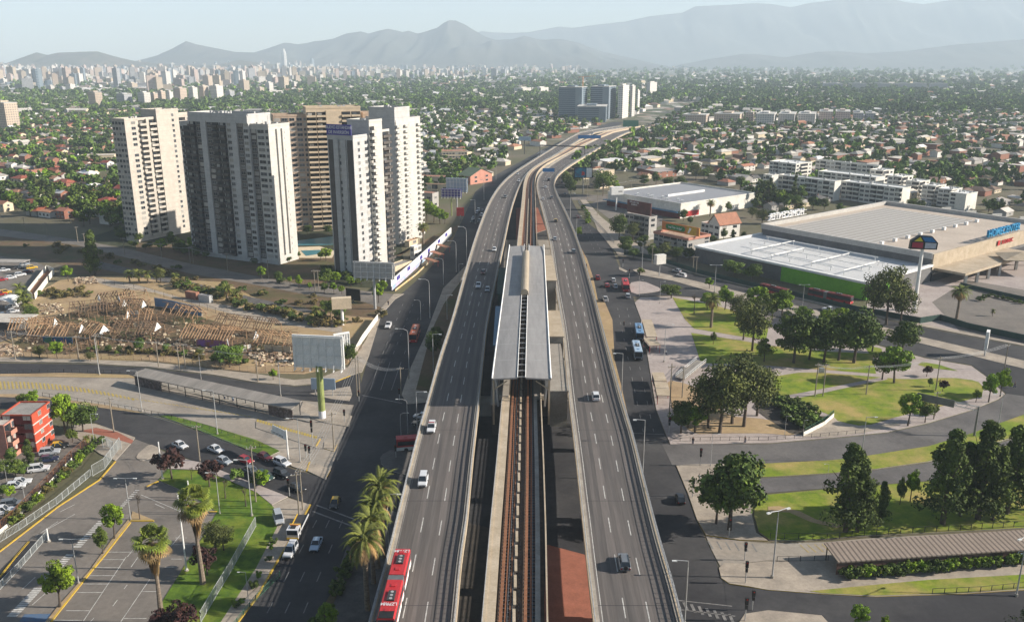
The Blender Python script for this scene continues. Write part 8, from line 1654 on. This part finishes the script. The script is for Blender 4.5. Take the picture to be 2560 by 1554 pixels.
x, y = G(1648, 690); z0, z1 = HT(1648, 690, 660), HT(1648, 690, 637); t = thing('sign_box', 'white two-faced sign box on a mast on the boulevard median', 'sign', (x, y, .15), R(24)); mb = MB(); mb.cyl((0, 0, 0), (0, 0, z0 + .3), .22, n=8); mb.build('mast', 'galvanised', t); mb = MB(); mb.box((0, 0, (z0 + z1) / 2), (4.6, 2.2, z1 - z0)); mb.build('box', 'white_wall', t)
x, y = G(2461, 890); z0, z1 = HT(2461, 890, 872), HT(2461, 890, 828); t = thing('sign_box', 'tall thin white sign panel on the far right median', 'sign', (x, y, .15), R(58)); mb = MB(); mb.cyl((0, 0, 0), (0, 0, z0 + .3), .25, n=8); mb.build('mast', 'galvanised', t); mb = MB(); mb.box((0, 0, (z0 + z1) / 2), (3.2, .9, z1 - z0)); mb.build('box', 'white_paint', t)
column_board('pale blank billboard on a dark mast beside the left suburb houses', 1311, 385, 352, 342, 12, R(-12), 'paint_lightblue', 'steel_dark', False, .4)
# direction sign over the lane, gantry signs
x, y = G(721, 1148); H = HT(721, 1148, 1075); t = thing('direction_sign', 'white cantilever direction sign over the lane behind the lattice column', 'road sign', (x, y, .1), R(-42)); mb = MB(); mb.cyl((0, 0, 0), (0, 0, H), .2, .16, 8); mb.build('pole', 'white_paint', t)
mb = MB(); mb.box((-2.9, 0, H - 1.1), (5.4, .1, 1.5)); p = mb.build('upper_panel', 'white_paint', t); mb = MB(); mb.box((-3.2, -.08, H - 2.1), (5.9, .1, .9)); mb.build('lower_panel', 'white_paint', t)
mb = MB(); [mb.box((-5.2 + k * .62, -.15, H - 2.1 + .1 * (k % 2)), (.28, .03, .3)) for k in range(7)]; mb.build('lettering', 'steel_dark', t)
x, y = G(2435, 1090); H = HT(2435, 1090, 1016); t = thing('sign_gantry', 'steel pole with a long lattice arm and sign seen from behind, right boulevard', 'road sign', (x, y, .1), R(142)); mb = MB(); mb.cyl((0, 0, 0), (0, 0, H), .28, .2, 8); mb.build('pole', 'steel', t)
mb = MB()
for dy in (-.3, .3):
 for dz in (0, .9): mb.beam((0, dy, H - .2 - dz), (14, dy, H - .2 - dz), .1)
for k in range(15): mb.beam((k, -.3, H - .2), (k + 1 if k < 14 else k, -.3, H - 1.1), .07); mb.beam((k, .3, H - 1.1), (k, -.3, H - 1.1), .07)
mb.build('lattice_arm', 'galvanised', t); mb = MB(); mb.box((9.5, .45, H - .6), (8.5, .12, 1.9)); mb.build('sign_panel', 'steel', t)
mat('sign_blue', (.02, .16, .4), .5); mat('sign_green', (.02, .16, .09), .5)
for lb, px, py, w_, m, hh in (('blue hanging road sign over the right elevated road before the bend', 1371, 447, 8, 'sign_blue', 2.4), ('wide blue road sign over the elevated road far beyond the bend', 1473, 359, 22, 'sign_blue', 3.2), ('green road sign board by the glassy high-rises', 1577, 307, 20, 'sign_green', 9)):
 x, y = G(px, py, DH); z0 = DH if px < 1500 else 3; t = thing('road_sign', lb, 'road sign', (x, y, z0)); zt = 6.0 if px < 1500 else 4
 mb = MB(); mb.box((0, 0, zt + hh / 2 - (1.2 if px < 1500 else 4)), (w_, .2, hh)); mb.build('panel', m, t); mb = MB(); mb.cyl((w_ / 2 + .4, .2, -6 if px > 1500 else 0), (w_ / 2 + .4, .2, zt + 1.4), .22, n=6); mb.beam((w_ / 2 + .4, .2, zt + .6), (-w_ / 2, .2, zt + .6), .25); mb.build('frame', 'steel', t)
t = thing('road_gantry', 'thin dark beam spanning both elevated roads before the bend', 'gantry', (0, 0, 0)); a = G(1350, 382, DH); b = G(1462, 386, DH); mb = MB(); mb.beam((*a, DH + 6.5), (*b, DH + 6.5), .8, 1.0); mb.build('beam', 'steel_dark', t)
for p in (a, b): mb = MB(); mb.cyl((*p, DH - 1), (*p, DH + 6.6), .3, n=6); mb.build('post', 'steel_dark', t)
x, y = G(690, 300); t = thing('crane', 'slim orange tower crane above the glassy high-rises', 'crane', (*G(1456, 262), 0)); mb = MB(); mb.cyl((0, 0, 0), (0, 0, 55), .8, n=4); mb.build('mast', 'paint_orange', t); mb = MB(); mb.beam((-9, 0, 54), (25, 0, 56), .8); mb.build('jib', 'paint_orange', t); mb = MB(); mb.box((-8, 0, 52), (3, 1.5, 2.5)); mb.build('counterweight', 'concrete', t)
# ---------------- bus shelters ----------------
A, B = G(348, 938), G(745, 1015)
hL = 4.2
def shelter(label, e0, e1, wdt, roofm, wallm, hf, hb, flip=1, z=.2):
 "e0,e1: ends of the roof near edge on the ground"
 A_, B_ = Vector((*e0, 0)), Vector((*e1, 0)); d = B_ - A_; L_ = d.length; t = thing('bus_shelter', label, 'bus shelter', (e0[0], e0[1], z), math.atan2(d.y, d.x))
 mb = MB(); mb.add([(0, 0, hf), (L_, 0, hf), (L_, wdt, hb), (0, wdt, hb), (0, 0, hf - .25), (L_, 0, hf - .25), (L_, wdt, hb - .25), (0, wdt, hb - .25)], [(0, 1, 2, 3), (7, 6, 5, 4), (0, 4, 5, 1), (1, 5, 6, 2), (2, 6, 7, 3), (3, 7, 4, 0)]); mb.build('roof', roofm, t)
 n = int(L_ / 6)
 for i in range(n + 1):
  for yy in (.6, wdt - .6): mb = MB(); mb.cyl((.4 + (L_ - .8) * i / n, yy, 0), (.4 + (L_ - .8) * i / n, yy, hf - .2 + (hb - hf) * yy / wdt), .12, n=6); mb.build('post', 'steel_dark', t)
 mb = MB(); k = 0
 for s0, s1 in wallm[1]: mb = MB(); mb.box((L_ * (s0 + s1) / 2, .35 if not flip else wdt - .5, (hf - .4) / 2), (L_ * (s1 - s0), .14, hf - .6)); mb.build('wall_panel', wallm[0], t)
 mb = MB(); mb.box((L_ / 2, wdt / 2, .5), (L_ * .9, .5, .12)); mb.build('bench', 'concrete', t)
 return t, L_
mat('graffiti', (.1, .07, .06), .8, (.06, .05, .05), 1.0, .5, scale2=1.6, col3=(.2, .17, .16)); mat('shelter_brown', (.17, .09, .065), .8, (.12, .07, .05), .6, .5, scale2=1.2, col3=(.11, .08, .07))
mat('shelter_roof', (.3, .27, .235), .8, (.22, .2, .175), .3, .5, stretch=(1, .1, 1)); stripes('corrugated_roof', (.28, .225, .18), (.12, .095, .078), .95, .62, 'X', .8)
t, L_ = shelter('long grey-roofed bus shelter on the left bus road, walls dark with graffiti', G(333, 936, 3.6), G(728, 1020, 3.6), 4.3, 'shelter_roof', ('graffiti', ((0, .18), (.86, 1))), 3.2, 3.9, 0)
t, L_ = shelter('long bus shelter with a ribbed tan roof and brown panels at lower right', G(2096, 1404, 3.0), G(2640, 1367, 3.0), 5.6, 'corrugated_roof', ('shelter_brown', ((0, .32), (.36, .5), (.56, .7), (.76, 1))), 2.8, 3.3, 0)
text('GEAR', 1.5, t, (L_ * .87, .2, 1.9), (R(90), 0, 0), 'paint_lightblue', .02, 'graffiti_letters')
def small_shelter(label, px, py, px2, py2, wdt):
 a, b = Vector((*G(px, py, 2.6), 0)), Vector((*G(px2, py2, 2.6), 0)); d = b - a; L_ = d.length; t = thing('bus_stop', label, 'bus stop', (a.x, a.y, .15), math.atan2(d.y, d.x)); mb = MB(); mb.box((L_ / 2, 0, 2.6), (L_, wdt, .18)); mb.build('roof', 'concrete_tan', t)
 for i in range(3):
  for yy in (-wdt / 2 + .2, wdt / 2 - .2): mb = MB(); mb.cyl((.3 + (L_ - .6) * i / 2, yy, 0), (.3 + (L_ - .6) * i / 2, yy, 2.6), .07, n=6); mb.build('post', 'letter_red', t)
 mb = MB(); mb.box((L_ / 2, -wdt / 2 + .15, 1.2), (L_ * .9, .06, 1.6)); mb.build('glass_screen', 'glass_dark', t)
small_shelter('upper bus stop roof on the plaza beside the blue buses', 1617, 800, 1630, 843, 3.4); small_shelter('second bus stop roof on the plaza below the blue buses', 1622, 846, 1638, 864, 3.6); small_shelter('third bus stop roof on the plaza with red posts', 1644, 932, 1652, 954, 3.4); small_shelter('lowest bus stop roof on the plaza with red posts', 1652, 956, 1660, 990, 3.6)
# white footbridge ramp in the park
t = thing('footbridge', 'white railed footbridge ramp dipping to the right of the plaza', 'footbridge', (*G(1705, 940), 0)); a, b = Vector((*G(1700, 952), 0)), Vector((*G(1752, 920), 0)); o = Vector((*G(1705, 940), 0)); mb = MB(); mb.beam(a - o + Vector((0, 0, .8)), b - o + Vector((0, 0, 2.2)), 3.0, .25); mb.build('deck', 'concrete', t)
for s_ in (-1, 1):
 d = (b - a).normalized(); sd = Vector((-d.y, d.x, 0)) * 1.5 * s_; mb = MB(); [mb.beam(a - o + sd + Vector((0, 0, .8 + q)), b - o + sd + Vector((0, 0, 2.2 + q)), .08) for q in (.5, 1.1)]
 for k in range(9): p = (a - o).lerp(b - o, k / 8) + sd + Vector((0, 0, .8 + 1.4 * k / 8)); mb.beam(p, p + Vector((0, 0, 1.15)), .08)
 mb.build('railing', 'white_paint', t)
# ---------------- ruined houses ----------------
rr = random.Random(5)
def ruin(label, px, py, w_, d_, rz, roof=True, gable_wall=True, lean=0, wallm=None, h=2.6):
 x, y = G(px, py); t = thing('ruined_house', label, 'ruined house', (x, y, 0), rz)
 rise = 2.2; off_ = Vector((lean, 0, 0))
 if roof:
  mb = MB(); w_ *= 1.2; d_ *= 1.25; h = 2.9; rise = 3.0; n = int(w_ / 1.0)
  for i in range(n + 1):
   xx = -w_ / 2 + w_ * i / n
   if rr.random() < .2: continue
   q = rr.uniform(-.45, .15); xq = xx + rr.uniform(-.3, .3)
   mb.beam((xx, -d_ / 2 - .4, h - .2 + lean * .2), (xq, 0, h + rise + q), .24, .2)
   if rr.random() < .75: mb.beam((xx, d_ / 2 + .4, h - .2), (xx, 0, h + rise), .24, .2)
  for yy, zz in ((-d_ / 2, h), (-d_ / 4, h + rise / 2), (0, h + rise), (d_ / 4, h + rise / 2), (d_ / 2, h)): mb.beam((-w_ / 2, yy, zz - .12), (w_ / 2, yy, zz - .12), .12, .14)
  mb.build('roof_frame', 'wood_pale' if rr.random() < .45 else 'wood_dark', t)
 mb = MB(); [mb.box((xx, yy, h / 2 - .1), (.16, .16, h)) for xx in np.linspace(-w_ / 2, w_ / 2, 5) for yy in (-d_ / 2, d_ / 2)]; mb.build('wall_posts', 'wood_pale', t)
 for s_ in ((-1, 1) if gable_wall else (1,)):
  if rr.random() < .4:
   mb = MB(); xx = s_ * (w_ / 2 + .1); mb.add([(xx, -d_ * .25, h), (xx, d_ * .25, h), (xx, 0, h + rise * .8), (xx + .12, -d_ * .25, h), (xx + .12, d_ * .25, h), (xx + .12, 0, h + rise * .8)], [(0, 2, 1), (3, 4, 5), (0, 1, 4, 3), (1, 2, 5, 4), (2, 0, 3, 5)]); mb.build('gable_board', 'white_paint', t)
 if wallm: mb = MB(); mb.box((w_ * .12, -d_ / 2 + .1, 1.1), (w_ * .62, .12, 2.2)); mb.build('painted_wall', wallm, t)
 # collapsed timbers
 for kk, mm, cnt in (('fallen_timber', 'wood_pale', 14), ('fallen_timber', 'wood_dark', 34)):
  mb = MB()
  for _ in range(cnt): a = Vector((rr.uniform(-w_ * .65, w_ * .65), rr.uniform(-d_ * .9, d_ * .9), rr.uniform(.1, .8))); an = rr.uniform(0, 6.28); L_ = rr.uniform(1.2, 3.6); mb.beam(a, a + Vector((math.cos(an) * L_, math.sin(an) * L_, rr.uniform(-.2, .9))), .12, .1)
  mb.build(kk, mm, t)
mat('mural_green', (.04, .16, .07), .8, (.03, .08, .25), .35, .3); mat('mural_purple', (.25, .1, .35), .8, (.3, .12, .06), .4, .4)
flat('burnt_shaded_ground', [(30, 862), (110, 800), (260, 755), (420, 770), (600, 820), (745, 870), (735, 900), (560, 898), (300, 884), (90, 885)], .03, 'dirt_brown')  # charred ground, with the shade under the ruins also put into the colour
for i, (lb, *k) in enumerate((('ruined house with bare rafters and a green and blue mural wall', 150, 848, 13, 7, R(-3), True, True, 0, 'mural_green'), ('ruined house with a long bare rafter roof left of the close pole pair', 335, 842, 14, 7.5, R(-5), True, True, 0, None), ('ruined house with bare rafters and a purple painted wall', 535, 855, 15, 7.5, R(-10), True, True, 0, 'mural_purple'),
  ('ruined house leaning at the far left of the demolition', 85, 835, 12, 6, R(6), True, False, .6, None), ('ruined gabled house at the back of the demolition', 290, 765, 9, 8, R(40), True, True, 0, None), ('second ruined gabled house at the back of the demolition', 335, 765, 8, 7, R(35), True, True, .4, None), ('small ruined white porch in the middle of the demolition', 338, 785, 6, 5, R(-8), True, True, 0, 'white_wall'), ('collapsed timber house right of the broken pickets', 225, 790, 10, 6, R(20), True, False, .5, None),
  ('collapsed roof lying flat below the mural house', 185, 872, 14, 4, R(-2), False, False, 0, None), ('long ruined row of bare frames behind the purple wall', 620, 830, 18, 5.5, R(-18), True, True, 0, None), ('ruined row end beside the lattice billboard', 695, 870, 12, 6, R(-12), True, True, .3, 'wall_cream'), ('small ruined frame house behind the long rafter roof', 355, 812, 7, 5, R(5), True, True, 0, 'wall_cream'), ('ruined brown frames in the demolition centre', 455, 800, 14, 5, R(-25), True, False, .2, None), ('tilted white roof panels near the broad tree', 600, 875, 7, 5, R(30), False, True, 0, 'white_wall'), ('heap of fallen rafters in the demolition centre', 280, 812, 12, 7, R(12), False, False, 0, None), ('splintered frames between the mural house and long roof', 240, 845, 8, 6, R(-30), True, False, .5, None))): ruin(lb, *k)
def rubble(label, pts, n, s0, s1, m='rubble'):
 mb = MB(); w_ = GL(pts); cx = sum(p[0] for p in w_) / len(w_); cy = sum(p[1] for p in w_) / len(w_)
 for _ in range(n):
  a, b = rr.sample(w_, 2); f = rr.random(); g = rr.random() ** .5; px = (a[0] * f + b[0] * (1 - f)) * g + cx * (1 - g); py = (a[1] * f + b[1] * (1 - f)) * g + cy * (1 - g)
  s_ = rr.uniform(s0, s1); mb.box((px, py, s_ * .25), (s_, s_ * rr.uniform(.4, 1), s_ * rr.uniform(.3, .8)), rz=rr.uniform(0, 6), mi=rr.choice([0, 0, 1, 2]))
 tag(mb.build('rubble', [m, 'wood_dark', 'wall_cream']), label, 'rubble', kind='stuff')
rubble('white rubble field at the left end of the ruins', [(-40, 860), (40, 862), (60, 890), (-40, 892)], 260, .3, 1.1); rubble('white rubble between dirt and palms', [(95, 760), (150, 758), (160, 778), (110, 790)], 200, .25, .9); rubble('rubble pile beyond the yard wall', [(180, 695), (235, 692), (245, 708), (190, 712)], 160, .3, 1.0)
rubble('broken timber and plaster strewn between the ruins', [(20, 850), (120, 780), (300, 750), (560, 800), (740, 860), (740, 905), (560, 905), (300, 882), (60, 880)], 700, .25, 1.1, 'wood_dark'); rubble('grey rubble before the lattice billboard', [(620, 880), (740, 870), (760, 915), (640, 915)], 200, .25, 1.0)
# walls, containers and small buildings of the lot
fence('white walls of the roofless shed full of brick debris', [(82, 748), (70, 738), (118, 676), (136, 684), (88, 748)], 2.4, 'white_wall', 4, solid='white_wall', name='wall', cat='wall'); flat('debris_floor', [(82, 744), (74, 736), (118, 680), (130, 685)], .9, 'rust')
for lb, px, py, w_, h_, m, rm in (('orange-topped storage container above the ruins', 482, 750, 7, 3, 'brick', 'roof_terracotta'), ('graffitied grey storage container beside the orange-topped one', 515, 758, 6.5, 2.8, 'galvanised', 'roof_metal')):
 b_, q, H = pxb('container', lb, 'container', px - 18, px + 18, py, py - 18, .75, A27, m, rm, 1, '', '', cap=7, parapet=0)
fence('long blue-grey sheet hoarding above the ruins', [(388, 765), (430, 772), (470, 782), (505, 790)], 3.4, 'galvanised', 3, solid='paint_blue', name='hoarding', cat='fence')
# carports upper left
for lb, px, py, w_, d_ in (('dark-roofed carport in the upper left yard', 25, 668, 16, 6), ('pale carport roof at the lower part of the upper left yard', 22, 815, 16, 10)):
 x, y = G(px, py); t = thing('carport', lb, 'carport', (x, y, 0), R(-4)); mb = MB(); mb.box((0, 0, 2.9), (w_, d_, .2)); mb.build('roof', 'roof_grey' if 'dark' in lb else 'roof_pale', t)
 for a in (-1, 1):
  for b in (-1, 1): mb = MB(); mb.cyl((a * w_ * .47, b * d_ * .45, 0), (a * w_ * .47, b * d_ * .45, 2.9), .1, n=6); mb.build('post', 'galvanised', t)
x, y = G(18, 770); t = thing('tent', 'white domed tent over cars in the upper left yard', 'tent', (x, y, 0)); mb = MB(); n = 10; vs = []
for yy in (-4, 4):
 for j in range(n + 1): a = PI * j / n; vs.append((-4.5 * math.cos(a), yy, 1.6 + 2.6 * math.sin(a)))
mb.add(vs, [(j, j + 1, n + 2 + j, n + 1 + j) for j in range(n)]); mb.build('cover', 'white_paint', t)
for xx in (-4.4, 4.4):
 for yy in (-4, 4): mb = MB(); mb.cyl((xx, yy, 0), (xx, yy, 1.7), .08, n=6); mb.build('post', 'galvanised', t)
# swimming pool between the towers
flat('pool', [(742, 602), (840, 590), (850, 600), (845, 612), (742, 614)], .1, 'water_pool'); flat('pool_deck', [(742, 618), (800, 616), (840, 628), (830, 645), (742, 645)], .08, 'wall_cream'); flat('pool', [(752, 627), (800, 625), (806, 634), (765, 640)], .14, 'water_pool')
# ---------------- people ----------------
def person(label, px, py, top, legs, pose='stand', rz=0.0, h=0.0):
 x, y = G(px, py, h); t = thing('person', label, 'person', (x, y, h + .16), rz); st = .0 if pose == 'stand' else .25
 J = [(0, 0, .95), (0, 0, 1.2), (0, 0, 1.42), (0, 0, 1.52), (0, -.02, 1.64), (0, -.01, 1.72), (.1, 0, .9), (.12, -st, .5), (.12, -st * .6, .06), (.12, -st * .6 - .14, .03), (-.1, 0, .9), (-.12, st * .6, .5), (-.12, st, .07), (-.12, st - .14, .03), (.2, 0, 1.4), (.26, -st * .4, 1.12), (.25, -.12 - st, .9), (.25, -.18 - st, .82), (-.2, 0, 1.4), (-.26, st * .3, 1.12), (-.25, .05 + st * .3, .88), (-.25, st * .3, .8)]
 E = [(0, 1), (1, 2), (2, 3), (3, 4), (4, 5), (0, 6), (6, 7), (7, 8), (8, 9), (0, 10), (10, 11), (11, 12), (12, 13), (2, 14), (14, 15), (15, 16), (16, 17), (2, 18), (18, 19), (19, 20), (20, 21)]
 rad = [.15, .15, .15, .06, .105, .08, .1, .075, .05, .04, .1, .075, .05, .04, .07, .05, .035, .04, .07, .05, .035, .04]
 me = bpy.data.meshes.new('body'); me.from_pydata(J, E, []); o = bpy.data.objects.new('body', me); COL.objects.link(o); o.parent = t; me.materials.append(MATS['skin'])
 md = o.modifiers.new('s', 'SKIN');
 for i, r in enumerate(rad): me.skin_vertices[0].data[i].radius = (r, r)
 me.skin_vertices[0].data[0].use_root = True; o.modifiers.new('u', 'SUBSURF').levels = 1
 mb = MB(); mb.cyl((0, 0, .92), (0, 0, 1.48), .2, .17, 10); mb.tube([(.2, 0, 1.42), (.27, -st * .4, 1.12), (.26, -.1 - st, .94)], .075, 7); mb.tube([(-.2, 0, 1.42), (-.27, st * .3, 1.12), (-.26, .04 + st * .3, .92)], .075, 7); mb.build('shirt', top, t)
 mb = MB(); mb.tube([(.09, 0, 1.0), (.12, -st, .5), (.12, -st * .6, .08)], .105, 8); mb.tube([(-.09, 0, 1.0), (-.12, st * .6, .5), (-.12, st, .09)], .105, 8); mb.build('trousers', legs, t)
 mb = MB(); mb.cyl((0, .015, 1.66), (0, .03, 1.8), .115, .07, 8); mb.build('hair', 'plastic_black', t)
mat('skin', (.35, .2, .14), .6); mat('vest', (.55, .62, .03), .7); mat('jeans', (.03, .045, .09), .9); mat('shirt_white', (.6, .6, .58), .9)
for lb, px, py, a, b, ps, rz in (('worker in a yellow vest sweeping by the shelter shrubs', 2201, 1444, 'vest', 'jeans', 'walk', 1.2), ('person in white crossing the corner beside the leafy tree', 1748, 1203, 'shirt_white', 'shirt_white', 'walk', -.6), ('person in a white shirt walking on the pink plaza', 1664, 888, 'shirt_white', 'jeans', 'walk', .5), ('person in dark clothes crossing the park corner', 2536, 970, 'plastic_black', 'jeans', 'walk', 1), ('person waiting under the left shelter, farther one', 562, 999, 'shirt_white', 'jeans', 'stand', 0), ('person waiting under the left shelter, nearer one', 583, 1004, 'paint_lightblue', 'jeans', 'stand', .4), ('person in dark clothes standing on the right avenue', 1560, 815, 'plastic_black', 'plastic_black', 'stand', 0), ('person in dark clothes at the railing of the right boulevard', 1732, 1110, 'plastic_black', 'jeans', 'stand', 0), ('person walking at the left avenue kerb by the yard wall', 971, 763, 'plastic_black', 'jeans', 'walk', 0), ('person resting against the railing on the boulevard pavement', 1862, 1108, 'plastic_black', 'jeans', 'walk', 1.6)): person(lb, px, py, a, b, ps, rz)
# ---------------- haze over the plain ----------------
label_ranks()
drop_templates()
mb = MB(); mb.box((0, 7100, 649), (22800, 14900, 1300)); hz = mb.build('haze', 'white_paint'); hz.data.materials.clear()
hmz = bpy.data.materials.new('haze'); hmz.use_nodes = True; nt = hmz.node_tree; nt.nodes.remove(nt.nodes['Principled BSDF'])
pv = nt.nodes.new('ShaderNodeVolumePrincipled'); pv.inputs['Color'].default_value = (0.74, 0.88, 1.0, 1); pv.inputs['Density'].default_value = 0.00011; pv.inputs['Anisotropy'].default_value = 0.0
pv.inputs['Density Attribute'].default_value = ''
nt.links.new(pv.outputs[0], nt.nodes['Material Output'].inputs['Volume']); hz.data.materials.append(hmz); tag(hz, 'pale morning haze over the plain', 'haze', kind='stuff')
